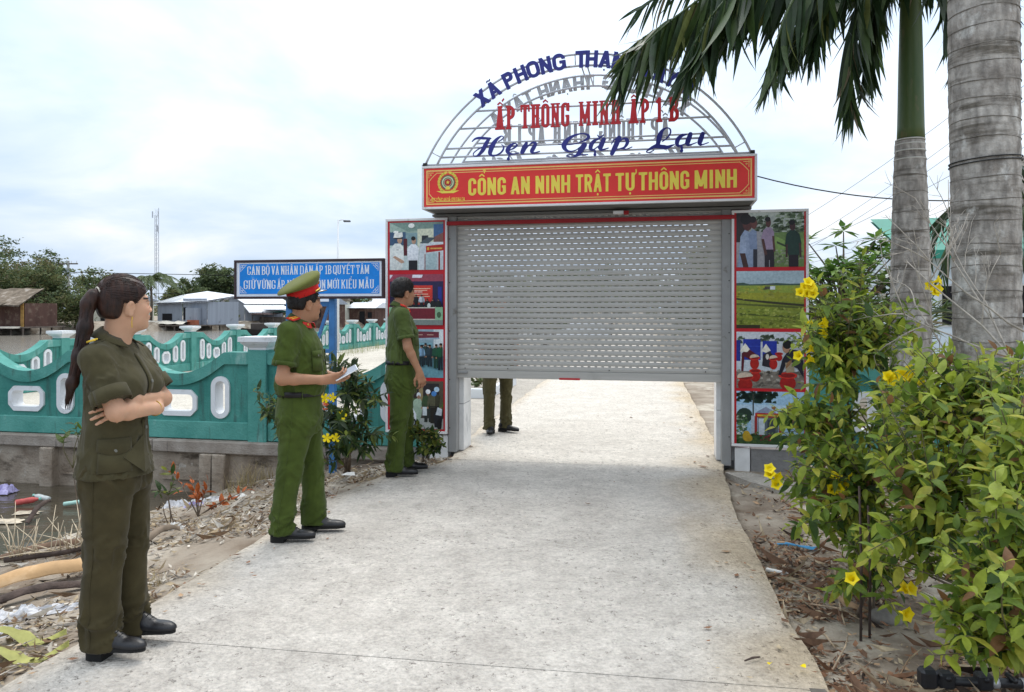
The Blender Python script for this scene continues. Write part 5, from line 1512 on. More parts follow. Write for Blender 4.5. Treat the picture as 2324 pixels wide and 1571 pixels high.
def corrug(w, h, m, name, parent, loc, rot=(0, 0, 0), n=None, amp=.03):
 n = n or max(6, int(w / .22)); V = []; F = []
 for i in range(n + 1):
  y = -amp if i % 2 else 0
  V += [(w * i / n, y, 0), (w * i / n, y, h)]
 F = [(2 * i, 2 * i + 2, 2 * i + 3, 2 * i + 1) for i in range(n)]
 return obj(name, np_mesh(name, V, F, m), parent, loc=loc, rot=rot)
def stilts(t, x0, x1, y0, y1, ztop, n, m=m_plank):
 for i in range(n):
  x = x0 + (x1 - x0) * i / (n - 1)
  for y in (y0, y1):
   MB().tube([(x, y, -2), (x, y, ztop)], .07, 6).obj('pile', m, t)
 MB().box(x0 - .1, y0 - .1, ztop, x1 + .1, y1 + .1, ztop + .1).obj('deck', m, t)
rh = empty('riverside_house', house_axes(28, -1.0, WATER), R(-15), 'rusty brown house with thatch roof on stilts over the river', 'house')
stilts(rh, -4.5, 2.4, -1.2, 2.5, .55, 7)
for x0, w in ((-4.3, 2.1), (-1.9, 3.6)): corrug(w, 1.95, m_rust, 'wall', rh, (x0, -.6, .65))
for x in (-4.35, -2.1, 1.62): MB().box(x, -.72, .65, x + .24, -.62, 2.6).obj('corner_post', m_ochre, rh)
MB().box(-4.3, -.58, .65, 1.9, 2.4, 2.5).obj('interior', m_rust, rh)
for (x0, x1, y0, z0, y1, z1) in ((-4.8, 2.2, -1.4, 2.35, 1.0, 3.7), (-4.8, .6, -2.0, 2.15, -.9, 2.55)):
 V = []; F = []; nn = 12
 rg_ = random.Random(8)
 for i in range(nn + 1):
  x = x0 + (x1 - x0) * i / nn
  for (y, z) in ((y0, z0), ((y0 + y1) / 2, (z0 + z1) / 2), (y1, z1)): V.append((x, y + rg_.uniform(-.1, .1), z + rg_.uniform(-.07, .07)))
 for i in range(nn):
  for k in range(2): F.append((3 * i + k, 3 * i + 3 + k, 3 * i + 4 + k, 3 * i + 1 + k))
 MBo = MB().add(V, F).add([(a, b, c - .09) for a, b, c in V], [tuple(reversed(f)) for f in F]); MBo.obj('roof', m_thatch, rh)
MB().box(-1.4, -1.9, .55, 2.2, -1.2, .68).obj('landing', m_tarp, rh)
# grey metal shed with a dock of tarpaulins
gs = empty('metal_shed', house_axes(425, 1.0, WATER), R(-22), 'grey corrugated metal shed with white roof edge above a tarpaulin dock', 'shed')
stilts(gs, -4.2, 3.2, -2.6, 2.0, .45, 8)
corrug(3.2, 2.1, m_zinc, 'wall', gs, (-3.3, -.5, .55)); corrug(3.0, 2.5, m_zinc, 'wall', gs, (.0, -.52, .55)); corrug(3.5, 2.2, m_zinc, 'wall', gs, (3.0, -.5, .55), rot=(0, 0, R(80)))
V = [(-3.6, -.9, 2.62), (.2, -1.0, 2.72), (3.3, -.8, 2.85), (3.3, 3.2, 3.4), (-.6, 3.2, 3.85), (-3.6, 3.0, 3.5)]
MB().add(V, [(0, 1, 4, 5), (1, 2, 3, 4)]).add([(a, b, c - .12) for a, b, c in V], [(5, 4, 1, 0), (4, 3, 2, 1), (0, 1, 2, 3, 4, 5)]).obj('roof', m_zroof, gs)
MB().box(.12, -.60, 1.0, .42, -.54, 2.2).obj('door_opening', m_darkv, gs); MB().box(-2.6, -.58, .95, -1.4, -.54, 1.6).obj('window_opening', m_darkv, gs)
MB().box(.9, -1.1, .55, 2.3, -.56, 2.15).obj('lean_to', m_zinc, gs); MB().box(1.6, -1.6, .55, 2.6, -1.12, 1.0).obj('brick_base', mat('orange_brick', (.34, .11, .06), .9), gs)
V = []; F = []
for i in range(14):
 for j in range(5): V.append((-4.0 + i * .46, -2.5 + j * .4, .62 + .28 * math.sin(j / 4 * math.pi) + .09 * vnoise(np.array([[i * .9, j * .9, 0.]]), 3)[0]))
F = [(i * 5 + j, i * 5 + 5 + j, i * 5 + 6 + j, i * 5 + j + 1) for i in range(13) for j in range(4)]
MB().add(V, F).obj('tarpaulin', m_tarp, gs)
# second shed with white gable roof
g2 = empty('metal_shed', house_axes(562, 3, WATER), R(-25), 'grey gabled shed with bright white roof beside the slogan sign', 'shed')
MB().box(-3.2, -1, -1.5, 3.0, 3.5, .5).obj('plinth', m_plank, g2)
corrug(3.4, 2.2, m_zinc, 'wall', g2, (-3.0, -.8, .5)); MB().add([(-3.0, -.8, 2.7), (.4, -.8, 2.7), (-1.3, -.8, 3.5)], [(0, 1, 2)]).obj('gable', m_zinc, g2)
corrug(4.0, 2.0, m_zinc, 'wall', g2, (.4, -.8, .5), rot=(0, 0, R(60)))
V = [(-1.3, -1.0, 3.52), (.6, -1.0, 2.6), (3.2, 3.0, 2.6), (1.3, 3.0, 3.52), (-3.3, -1.0, 2.6), (-.8, 3.0, 2.6)]
MB().add(V, [(0, 1, 2, 3), (4, 0, 3, 5)]).add([(a, b, c - .08) for a, b, c in V], [(3, 2, 1, 0), (5, 3, 0, 4)]).obj('roof', m_zroof, g2)
V = [(.6, -1.2, 2.45), (1.6, -1.4, 1.7), (4.0, 2.0, 1.7), (3.0, 2.2, 2.45)]
MB().add(V, [(0, 1, 2, 3)]).add([(a, b, c - .06) for a, b, c in V], [(3, 2, 1, 0)]).obj('porch_roof', m_zroof, g2)
# market shelter with pale awning and clutter
ms_ = empty('river_shelter', house_axes(622, .5, WATER), R(-20), 'open river shelter with pink and white awnings on thin posts', 'shelter')
stilts(ms_, -1.8, 2.2, -1.0, 1.5, .35, 5)
for q, (x0, x1, z0, z1, m) in enumerate(((-1.9, 1.0, 1.5, 1.75, mat('pink_awning', (.55, .40, .38), .8)), (-.4, 2.4, 2.0, 2.35, m_zroof), (.6, 2.6, 1.75, 1.9, mat('green_awning', (.05, .22, .18), .8)))):
 V = [(x0, -1.5, z0), (x1, -1.5, z0), (x1, .8, z1), (x0, .8, z1)]
 MB().add(V, [(0, 1, 2, 3)]).add([(a, b, c - .05) for a, b, c in V], [(3, 2, 1, 0)]).obj('awning', m, ms_)
for x in (-1.7, -.4, .9, 2.1): MB().tube([(x, -1.3, .4), (x, -1.3, 1.8)], .04, 5).obj('post', m_plank, ms_)
MB().box(-1.2, -.8, .45, 1.9, .6, 1.2).obj('clutter', m_plank, ms_)
# dark houses on stilts behind the officer, small green houses
def small_house(px, extra, w, d, h, rh_, wallm, roofm, rz, label, base=.0):
 t = empty('riverside_house', house_axes(px, extra, base), R(rz), label, 'house')
 MB().box(-w / 2, 0, -1.2, w / 2, d, h).obj('wall', wallm, t)
 V = [(-w / 2 - .3, -.4, h + .02), (w / 2 + .3, -.4, h + .02), (w / 2 + .3, d / 2, h + rh_), (-w / 2 - .3, d / 2, h + rh_), (w / 2 + .3, d + .3, h + .02), (-w / 2 - .3, d + .3, h + .02)]
 MB().add(V, [(0, 1, 2, 3), (3, 2, 4, 5), (1, 4, 2), (0, 3, 5)]).obj('roof', roofm, t)
 MB().box(-w * .1, -.05, .0, w * .1, -.004, h * .8).obj('door', m_darkv, t)
 MB().box(w * .22, -.05, h * .4, w * .38, -.004, h * .75).obj('window', m_darkv, t)
 return t
m_mint = mat('mint_wall', (.36, .62, .54), .8, .1, 1); m_pale = mat('pale_wall', (.60, .60, .52), .8, .1, 1)
m_broof = mat('blue_roof', (.25, .40, .62), .6, .1, 1)
small_house(700, 0, 4.2, 4, 2.3, .9, m_rust, m_zinc, -20, 'dark timber house seen between the sign posts', -.3)
small_house(725, 3, 3.0, 4, 2.6, .9, m_pale, m_thatch, -20, 'pale house with brown roof behind the blue sign post', -.2)
small_house(822, 1, 3.4, 3, 1.9, .7, m_rust, m_zroof, -18, 'dark shack with white sheet roof beside the mint house', -.3)
small_house(862, 3, 3.6, 4, 2.4, .9, m_mint, m_zroof, -18, 'mint green house with white sheet roof', -.2)
small_house(812, 22, 5.0, 4, 3.4, 1.0, m_mint, m_broof, -18, 'mint green house with blue roof set back from the water', .1)
small_house(866, 24, 4.0, 4, 3.6, 1.2, m_pale, m_zroof, -18, 'pale gabled house at the edge of the photo board', .1)
small_house(238, 10, 5.0, 4, 2.2, .8, m_pale, m_zinc, -15, 'low pale house behind the ponytail', .1)
# utility pole, mobile mast, lamp pole
m_conc = mat('pole_concrete', (.36, .35, .33), .9, .1, 4); m_mast = mat('mast_steel', (.42, .45, .50), .5, .1, 3)
up_ = at_far(155, 8, 0)
hp = CAM_H + (HZ_PX - 592) / F_PX * up_.y
ut = empty('utility_pole', up_, 0, 'concrete utility pole with crossarm between the left trees', 'utility pole')
MB().tube([(0, 0, -.5), (0, 0, hp)], [.17, .11], 8).obj('pole', m_conc, ut); MB().box(-.9, -.06, hp - .35, .9, .06, hp - .23).obj('crossarm', m_plank, ut)
for x in (-.8, -.3, .3, .8): MB().tube([(x, 0, hp - .23), (x, 0, hp - .02)], .04, 6).obj('insulator', m_wht, ut)
MB().tube([(0, -.2, hp - 1.5), (0, -.2, hp - .8)], .18, 8).obj('transformer', m_zinc, ut)
for k, dz in enumerate((-.1, -.12, -2.2, -2.6)):
 a = Vector((up_.x - 45, up_.y - 12, hp + dz)); b = Vector((up_.x + 55, up_.y + 30, hp + dz - .3))
 pts = [a.lerp(b, s) - Vector((0, 0, 1.2 * 4 * s * (1 - s) * .5)) for s in np.linspace(0, 1, 14)]
 tag(MB().tube(pts, .022, 4).obj('power_line', m_darkv), ('uppermost', 'second', 'third', 'lowest')[k] + ' thin power line strung past the far utility pole', 'power line', 'power lines by the utility pole')
mp_ = ray(355.5, 700, 235); mt_ = empty('mobile_mast', (mp_.x, mp_.y, 0), 0, 'slim steel mobile phone mast rising behind the coconut palm', 'mast')
Hm = CAM_H + (HZ_PX - 472) / F_PX * 235
for a in (0, 120, 240):
 x, y = .62 * math.cos(R(a)), .62 * math.sin(R(a)); MB().tube([(x, y, 0), (x, y, Hm * (.93 if a else 1))], .10, 5).obj('leg', m_mast, mt_)
mb = MB()
for k in range(int(Hm / 1.5)):
 for a in (0, 120, 240):
  z0 = k * 1.5; mb.bar((.62 * math.cos(R(a)), .62 * math.sin(R(a)), z0), (.62 * math.cos(R(a + 120)), .62 * math.sin(R(a + 120)), z0 + 1.5), .05)
mb.obj('bracing', m_mast, mt_)
for k, (dz, dx) in enumerate(((2.2, .9), (2.2, -.9), (6.5, .6), (6.9, .9))): MB().box(dx - .16, -.9, Hm - dz - 1.0, dx + .16, -.7, Hm - dz + 1.0).obj('antenna', m_mast, mt_)
lp = ray(767, 700, 27.3); lt = empty('lamp_pole', (lp.x, lp.y, -.10), 0, 'slim white lamp pole standing on the promenade behind the slogan sign', 'street lamp')
hl = CAM_H + (HZ_PX - 500) / F_PX * 27.3 + .1
m_wp = mat('white_pole', (.74, .75, .76), .4, .04, 3)
MB().tube([(0, 0, 0), (0, 0, hl * .5), (0, 0, hl)], [.055, .045, .028], 10).obj('pole', m_wp, lt, smooth=True)
MB().tube([(0, 0, hl - .03), (.15, 0, hl + .02), (.30, 0, hl + .0)], .02, 6).obj('arm', m_wp, lt, smooth=True)
MB().bbox(.20, -.06, hl - .07, .46, .06, hl - .005, .02).obj('lamp_head', mat('lamp_grey', (.10, .105, .115), .5), lt)
MB().bbox(-.11, -.11, 0, .11, .11, .05, .01).obj('base_plate', m_wp, lt)
# boat moored on the river
bt = ray(600, 752, 58); bo = empty('boat', (bt.x, bt.y, WATER), R(20), 'dark wooden boat moored on the river beyond the teal wall', 'boat')
V = []; F = []
for i, x in enumerate(np.linspace(-2.4, 2.4, 11)):
 w_ = .62 * (1 - (abs(x) / 2.55) ** 3) + .02; zt__ = .45 + .35 * (abs(x) / 2.4) ** 2.5
 V += [(x, -w_, zt__), (x * .9, -w_ * .6, -.12), (x * .9, w_ * .6, -.12), (x, w_, zt__)]
F = [(4 * i + k, 4 * i + 4 + k, 4 * i + 5 + k, 4 * i + 1 + k) for i in range(10) for k in range(3)]
MB().add(V, F).add([(a * .97, b * .92, c) for a, b, c in V], [tuple(reversed(f)) for f in F]).obj('hull', mat('boat_black', (.025, .022, .02), .7), bo)
MB().bbox(-1.0, -.45, .3, 1.2, .45, .95, .05).obj('cabin', mat('boat_dark', (.06, .05, .045), .8), bo)
# ------------------------------------------------------------------ behind the gate and to its right
for i, (x, y, h, w_, lab) in enumerate(((1.3, 30, 2.9, 3.0, 'leafy tree on the left of the road behind the shutter'), (-1.6, 24, 3.2, 2.6, 'leafy tree by the pavement behind the shutter'), (5.2, 40, 3.9, 4.2, 'tall tree far up the road behind the shutter'),
          (6.6, 24, 4.2, 2.6, 'tree right of the road behind the shutter'), (9.5, 32, 4.4, 4.0, 'big tree right of the road beyond the gate'), (14, 44, 6.0, 5.0, 'dense tree behind the green roofed house'), (3.0, 55, 4.2, 6, 'broad far tree closing the view up the road'))):
 rg = random.Random(40 + i)
 bl = [(rg.uniform(-.4, .4) * w_, rg.uniform(-.4, .4) * w_, h * rg.uniform(.35, .85), w_ * rg.uniform(.3, .5), w_ * rg.uniform(.3, .5), h * rg.uniform(.14, .24)) for _ in range(6)]
 tree((x, y, -.1), h, bl, 1300, .13 + .004 * y, 50 + i, lab, 'trees behind the gate', (.4, .45, .15, 0))
# frangipani with rosettes of long leaves and white flowers
m_frl = [mat('frangipani_leaf', (.075, .16, .03), .45, .25, 4, trans=.25), mat('frangipani_leaf_pale', (.15, .24, .05), .45, .25, 4, trans=.25)]
fp = ray(1915, 700, 13.5); ft = empty('frangipani_tree', (fp.x, fp.y, -.05), 0, 'frangipani tree with white blossoms beyond the right photo board', 'tree')
rg_ = random.Random(21); mb = MB(); LV = []; LF = []; LM = []; fl = []
for k in range(120):
 a = rg_.uniform(0, 6.283); r = 1.25 * math.sqrt(rg_.random()); z = 2.0 + rg_.uniform(-1.3, 1.05) * (1 - (r / 1.4) ** 2)
 c = Vector((r * math.cos(a), r * math.sin(a), z))
 mb.tube([(0, 0, rg_.uniform(.6, 1.2)), (c.x * .5, c.y * .5, z - .45), c - Vector((0, 0, .02))], [.03, .018, .010], 5)
 for q in range(11):
  az = q * 2.4 + k; el = rg_.uniform(-.3, .7)
  d = Vector((math.cos(az) * math.cos(el), math.sin(az) * math.cos(el), math.sin(el))); sd_ = d.cross(Vector((0, 0, 1))).normalized(); Ln = rg_.uniform(.24, .38)
  b = len(LV); LV += [c, c + d * Ln * .5 + sd_ * .06, c + d * Ln - Vector((0, 0, .04)), c + d * Ln * .5 - sd_ * .06]; LF.append((b, b + 1, b + 2, b + 3)); LM.append(0 if rg_.random() < .6 else 1)
 if k % 3 == 0: fl.append(c + Vector((0, 0, .05)))
mb.obj('trunk', m_bark, ft, smooth=True); obj('crown', np_mesh('crown', [tuple(v) for v in LV], LF, m_frl, mi=LM), ft)
fm = MB()
for q in range(5):
 a = q * 1.2566; d = Vector((math.cos(a), math.sin(a), .25)); s_ = Vector((-math.sin(a), math.cos(a), 0)); fm.add([(0, 0, 0), d * .05 + s_ * .03, d * .085, d * .05 - s_ * .022], [(0, 1, 2, 3)])
fme = fm.mesh('blossom', mat('white_petal', (.80, .80, .74), .6))
for c in fl: obj('blossom', fme, ft, loc=c + Vector((rg_.uniform(-.05, .05), -.1, .03)), rot=(rg_.uniform(.2, 1.2), 0, rg_.uniform(0, 6)))
# house with green roof
gh = empty('green_roofed_house', (13.4, 25, -.1), R(-12), 'white house with green roof edge behind the grey palm trunks', 'house')
MB().box(0, 0, 0, 8, 7, 3.5).obj('wall', mat('white_blue_wall', (.62, .70, .76), .8, .05, 1), gh)
V = [(-.5, -.6, 3.5), (8.5, -.6, 3.5), (8.5, 3.5, 5.0), (-.5, 3.5, 5.0)]
MB().add(V, [(0, 1, 2, 3)]).add([(a, b, c - .1) for a, b, c in V], [(3, 2, 1, 0)]).obj('roof', mat('green_roof', (.03, .22, .16), .6, .1, 1), gh)
MB().box(-.5, -.66, 3.22, 8.5, -.61, 3.5).obj('fascia', mat('green_roof', (.03, .22, .16)), gh)
for k in range(4):
 f_ = MB().box(.8 + k * 1.8, -.04, 1.0, 1.7 + k * 1.8, -.004, 2.4).obj('window', mat('window_frame', (.6, .6, .6), .5), gh); MB().box(.86 + k * 1.8, -.06, 1.06, 1.64 + k * 1.8, -.041, 2.34).obj('pane', m_darkv, f_)
# steel railing behind the palms
rf = empty('railing_fence', g2w(5.6, .6), -TH, 'white spiked steel railing behind the palm trunks', 'fence')
m_rail = mat('white_railing', (.62, .66, .70), .45, .05, 3)
for z_ in (.55, 1.40): MB().box(-.6, -.015, z_, 4.6, .015, z_ + .035).obj('rail', m_rail, rf)
spm = MB().tube([(0, 0, .5), (0, 0, 1.52)], .009, 6).lathe([(.009, 1.5), (.022, 1.53), (.001, 1.62)], 6).mesh('bar', m_rail)
for k in range(34): obj('bar', spm, rf, loc=(-.55 + k * .15, 0, 0))
MB().bbox(-.7, -.08, -.2, 4.7, .08, .5, .01).obj('low_wall', m_teal, rf)
# overhead lines on the right
for k, (a, b) in enumerate((((1745, 540, 26), (2330, 130, 15)), ((1800, 560, 28), (2330, 190, 16)), ((1760, 585, 28), (2330, 300, 16)), ((1770, 600, 30), (2330, 225, 17)), ((1830, 575, 32), (2330, 400, 20)), ((1900, 600, 34), (2330, 330, 20)), ((1780, 610, 36), (2330, 440, 24)))):
 A = ray(*a); Bv = ray(*b); pts = [A.lerp(Bv, s) - Vector((0, 0, .5 * 4 * s * (1 - s) * .4)) for s in np.linspace(-.5, 1.4, 22)]
 tag(MB().tube(pts, .0075, 4).obj('power_line', mat('cable_grey', (.22, .23, .26), .6)), ('steepest', 'second steepest', 'third', 'fourth', 'fifth', 'sixth', 'flattest')[k] + ' thin overhead power line slanting up behind the palms', 'power line', 'overhead lines behind the palms')
A = g2w(3.0, -.2, 2.72); Bv = ray(2330, 445, 6.7)
tag(MB().tube([A.lerp(Bv, s) - Vector((0, 0, .12 * 4 * s * (1 - s))) for s in np.linspace(0, 1, 14)], .006, 5).obj('cable', m_dark), 'black cable running from the banner end to the palms', 'cable')
# planter kerb with plants seen under the shutter
pk = on_ground(1072, 905, -.05); pe = empty('planter', (pk.x, pk.y, -.05), -TH, 'white kerbed planter with green leaves seen under the shutter', 'planter')
MB().bbox(-1.6, 0, 0, .30, .10, .17, .01).obj('kerb', m_wht, pe); MB().bbox(.20, .11, 0, .30, 2.4, .17, .01).obj('kerb', m_wht, pe)
me, _ = crown_mesh([(-.7, .8, .35, .8, .6, .3), (-.3, 1.6, .4, .5, .7, .3)], 900, .09, 8, (.2, .5, .3, 0)); obj('leaves', me, pe)
# ------------------------------------------------------------------ people
m_skin = mat('skin', (.95, .95, .95), .55, col2=(1, 1, 1), scale=30, attr='Col', bump=.06, bscale=300, spec=.35)
m_skin.node_tree.nodes['Principled BSDF'].inputs['Subsurface Weight'].default_value = .12
m_skin.node_tree.nodes['Principled BSDF'].inputs['Subsurface Radius'].default_value = (.012, .004, .002)
m_hair = mat('hair', (.008, .006, .005), .5, .5, 60, stretch=(1, 1, .12), bump=.3, bscale=220, spec=.3)
m_hairb = mat('brown_hair', (.010, .005, .004), .45, col2=(.045, .018, .011), scale=30, stretch=(1.6, 1.6, .3), bump=.08, bscale=160, spec=.3)
def cloth(name, col, var=.18):
 return mat(name, col, .88, var, 9, bump=.07, bscale=420, spec=.15, sheen=.08)
m_ol = cloth('olive_cotton', (.062, .054, .027)); m_olt = cloth('olive_trouser', (.052, .042, .019))
m_gr = cloth('green_twill', (.055, .080, .015)); m_gr3 = cloth('green_twill_pale', (.068, .094, .026))
m_shoe = mat('black_leather', (.011, .011, .013), .38, .3, 20, bump=.12, bscale=120, spec=.5)
m_sole = mat('shoe_sole', (.010, .010, .010), .7)
m_belt = mat('belt_leather', (.012, .011, .012), .4, .2, 20)
m_gilt = mat('gilt', (.62, .40, .07), .35, .15, 30, metal=.6)
m_badge = mat('badge_red', (.52, .022, .015), .6, .1, 20)
m_yel = mat('braid_yellow', (.75, .50, .05), .6, .1, 20)
m_btn = mat('button_grey', (.16, .16, .14), .5)
def rot2(a): return np.array([[math.cos(a), -math.sin(a), 0], [math.sin(a), math.cos(a), 0], [0, 0, 1]])
def xf(P, c, yaw=0, pitch=0, roll=0):
 M = np.array((Matrix.Rotation(yaw, 3, 'Z') @ Matrix.Rotation(pitch, 3, 'Y') @ Matrix.Rotation(roll, 3, 'X')))
 return (np.asarray(P, float) @ M.T) + np.asarray(c, float)
class Frame:
 """wraps primitive makers in a turned frame"""
 def __init__(s, c, yaw=0, pitch=0, roll=0, sc=1.0):
  s.M = np.array(Matrix.Rotation(yaw, 3, 'Z') @ Matrix.Rotation(pitch, 3, 'Y') @ Matrix.Rotation(roll, 3, 'X')); s.c = np.array(c, float); s.sc = sc
 def w(s, f): return lambda P: f(((P - s.c) @ s.M) / s.sc) * s.sc
 def pt(s, p): return s.M @ (np.array(p, float) * s.sc) + s.c
def head_sdf(S, fr, neck_to, female=False, nr=.054):
 U = lambda f, k=.02: S.u(fr.w(f), k)
 U(ell((-.012, 0, .028), (.094, .074, .088)), .02)
 U(ell((.030, 0, -.040), (.060, .060, .080)), .03)
 U(ell((.030, 0, -.082), (.052, .048 if not female else .042, .034)), .03)
 U(ell((.074, 0, -.100), (.016, .019, .014)), .022)
 U(ell((.062, .030, -.030), (.026, .024, .026)), .02); U(ell((.062, -.030, -.030), (.026, .024, .026)), .02)
 U(ell((.080 if not female else .076, 0, .022), (.014, .050, .013)), .016)
 U(rcone((.086, 0, .006), (.108 if not female else .103, 0, -.030), .007, .0115 if not female else .010), .012)
 U(ell((.100, .010, -.034), (.009, .008, .007)), .006); U(ell((.100, -.010, -.034), (.009, .008, .007)), .006)
 U(ell((.092, 0, -.058), (.010, .022, .006)), .007); U(ell((.090, 0, -.069), (.010, .019, .0065)), .007)
 for s in (-1, 1):
  S.s(fr.w(ell((.093, s * .031, .004), (.016, .017, .011))), .010)
  U(ell((.080, s * .031, .004), (.0125, .0135, .0115)), .004)
  U(ell((-.006, s * .076, -.018), (.021, .009, .033), (s * -.25, .18, s * .35)), .006)
  S.s(fr.w(ell((.000, s * .086, -.016), (.010, .006, .018), (s * -.25, .18, 0))), .005)
  U(ell((-.002, s * .075, -.047), (.010, .007, .011)), .006)
 a = fr.pt((-.028, 0, -.055)); S.u(rcone(a, neck_to, nr * .93, nr), .035)
 b = fr.pt((.005, 0, -.090)); S.u(rcone(b, np.array(neck_to) + np.array([.01, 0, -.01]), .028, .036), .03)
def hand_sdf(S, wrist, d, nrm, side, curl=.35, spread=.06, sc=1.0, thumb=.5, curls=None):
 """d = direction of the fingers, nrm = back of the hand, side = +1/-1 for the thumb side (along nrm x d)"""
 d = np.array(d, float); d /= np.linalg.norm(d); nrm = np.array(nrm, float); nrm -= d * (nrm @ d); nrm /= np.linalg.norm(nrm)
 lat = np.cross(nrm, d) * side
 w = np.array(wrist, float)
 P = lambda a, b, c: w + (d * a + lat * b + nrm * c) * sc
 S.u(rcone(P(-.02, 0, 0), P(.025, 0, 0), .026 * sc, .027 * sc), .02)
 for b0, b1 in ((.024, .030), (.006, .010), (-.010, -.010), (-.024, -.028)):
  S.u(rcone(P(.015, b0 * .6, 0), P(.082, b1, .002), .0165 * sc, .0125 * sc), .014)
 L = ((.030, .040, .026, .020, .0082), (.010, .045, .029, .022, .0086), (-.010, .042, .027, .021, .0082), (-.028, .033, .021, .018, .0072))
 for k, (b, l1, l2, l3, r) in enumerate(L):
  cv = curl if curls is None else curls[k]
  p = P(.082, b, .002); ang = 0; dirl = lat * (b * 3.2 * spread / .06 * .06 / .03)
  q = p
  for ln, rr, ca in ((l1, r * 1.06, .8), (l2, r * .98, 1.15), (l3, r * .88, .8)):
   ang += cv * ca
   v = d * math.cos(ang) - nrm * math.sin(ang) + dirl * .5
   v /= np.linalg.norm(v); e = q + v * ln * sc
   S.u(rcone(q, e, rr * sc, rr * .92 * sc), .006); q = e
 t0 = P(.022, .024, -.006); t1 = P(.052, .046 + .01 * thumb, -.016 - .012 * thumb); t2 = P(.082, .052 + .012 * thumb, -.026 - .012 * thumb); t3 = P(.104, .050 + .010 * thumb, -.032 - .014 * thumb)
 S.u(rcone(t0, t1, .0155 * sc, .0125 * sc), .014); S.u(rcone(t1, t2, .0115 * sc, .0100 * sc), .005); S.u(rcone(t2, t3, .0098 * sc, .0085 * sc), .004)
def folds(V, Q, amp, specs, seed):
 """cloth creases: specs = (direction the crease runs along, spacing, weight function)"""
 N = vnormals(V, Q); D = np.zeros(len(V))
 for i, (ax, sp, wf) in enumerate(specs):
  ax = np.array(ax, float); ax /= np.linalg.norm(ax)
  o1 = np.cross(ax, [0.31, .95, .1]); o1 /= np.linalg.norm(o1); o2 = np.cross(ax, o1)
  warp = fbm(V * 4.5 + i * 9.1, seed + i, 2)[:, None] * .045
  P = V + warp * o1
  q = np.stack([P @ ax / (sp * 4.5), P @ o1 / sp, P @ o2 / sp], 1)
  n = fbm(q, seed + 31 * i, 2)
  rdg = np.clip(1 - np.abs(n) * 2.6, 0, 1) ** 1.4 * 1.5 - .3      # sharp ridges
  D += wf(V) * (.65 * rdg + .5 * n)
 return V + N * (D * amp)[:, None]
def shoe_meshes(Ln=.27, heel=.022, toe=1.0):
 S = SDF(); k = Ln / .27
 S.u(rcone((-.088 * k, 0, .044), (.0 * k, 0, .040), .037, .036), .02)
 S.u(ell((.062 * k, 0, .024), (.085 * k, .040 * toe, .027)), .035)
 S.u(ell((.110 * k, 0, .020), (.052 * k, .030 * toe, .017)), .03)
 S.u(rcone((-.070 * k, 0, .05), (-.062 * k, 0, .11), .037, .040), .02)
 S.u(rcone((-.03 * k, 0, .080), (.040 * k, 0, .046), .020, .016), .016)
 S.i(half((0, 0, .014), (0, 0, -1)), .003)
 V, Q = S.mesh((-.16, -.08, 0), (.20, .08, .18), .006)
 up = np_mesh('shoe', V, Q, m_shoe, smooth=True)
 f = lambda x, y: U_(U_(d_seg(x, y, -.088 * k, 0, .02 * k, 0, .040, .039), d_seg(x, y, .02 * k, 0, .105 * k, 0, .041 * toe, .034 * toe)), d_seg(x, y, .1 * k, 0, .138 * k, 0, .034 * toe, .022 * toe))
 v, fc = slab2d(f, (-.15, .18, -.07, .07), .008, .016)
 v2 = np.stack([v[:, 0], v[:, 2], v[:, 1]], 1)
 so = np_mesh('sole', v2, [tuple(reversed(q)) for q in fc], m_sole)
 g = lambda x, y: I_(f(x, y), x + .03 * k)
 v, fc = slab2d(g, (-.15, .0, -.07, .07), .008, heel)
 v2 = np.stack([v[:, 0], v[:, 2], v[:, 1] - heel], 1)
 he = np_mesh('heel', v2, [tuple(reversed(q)) for q in fc], m_sole)
 lc = MB()
 for i in range(4):
  x = (.040 - i * .020) * k; z = .062 + i * .0115
  lc.tube([(x, -.018, z - .003), (x + .004, 0, z + .004), (x, .018, z - .003)], .0028, 5)
 la = lc.mesh('lace', m_sole, True)
 return up, so, he, la, heel
def place_shoe(ms, par, x, y, yaw, z=0.0):
 up, so, he, la, heel = ms
 s = obj('shoe', up, par, loc=(x, y, z + heel), rot=(0, 0, yaw))
 obj('sole', so, s); obj('heel', he, s); obj('lace', la, s)
 return s
def strip(name, inner, outer, m, par, th=.004, smooth=True):
 """ribbon between two point rows, given thickness"""
 n = len(inner); A = np.array(inner, float); Bq = np.array(outer, float)
 V = np.concatenate([A, Bq]); F = np.array([(i, i + 1, n + i + 1, n + i) for i in range(n - 1)])
 N = vnormals(V, F)
 V2 = np.concatenate([V, V + N * th]); m2 = len(V)
 FF = [tuple(reversed(f)) for f in F.tolist()] + [tuple(i + m2 for i in f) for f in F.tolist()]
 rim = list(range(n)) + list(range(2 * n - 1, n - 1, -1))
 FF += [(rim[i], rim[(i + 1) % len(rim)], rim[(i + 1) % len(rim)] + m2, rim[i] + m2) for i in range(len(rim))]
 return obj(name, np_mesh(name, V2, FF, m, smooth=smooth), par)
def collar(par, c, m, rx=.062, ry=.066, h=.036, tilt=.30, open_=35, flare=.022):
 """turned-down shirt collar round the neck; c = (x,y,z) of neck base"""
 ins = []; out = []; top = []
 for a in np.linspace(open_, 360 - open_, 40):
  ca, sa = math.cos(R(a)), math.sin(R(a))
  zz = c[2] - tilt * (ca * rx)
  top.append((c[0] + ca * (rx - .004), c[1] + sa * (ry - .004), zz + h * (.95 if ca < 0 else .75)))
  pt = max(0.0, (ca + .15)) ** 2 * .020
  out.append((c[0] + ca * (rx + flare) + pt, c[1] + sa * (ry + flare), zz - .004 - pt * .9))
  ins.append((c[0] + ca * rx, c[1] + sa * ry, zz - .02))
 strip('collar', top, out, m, par, .005)
 strip('collar_stand', ins, top, m, par, -.003)
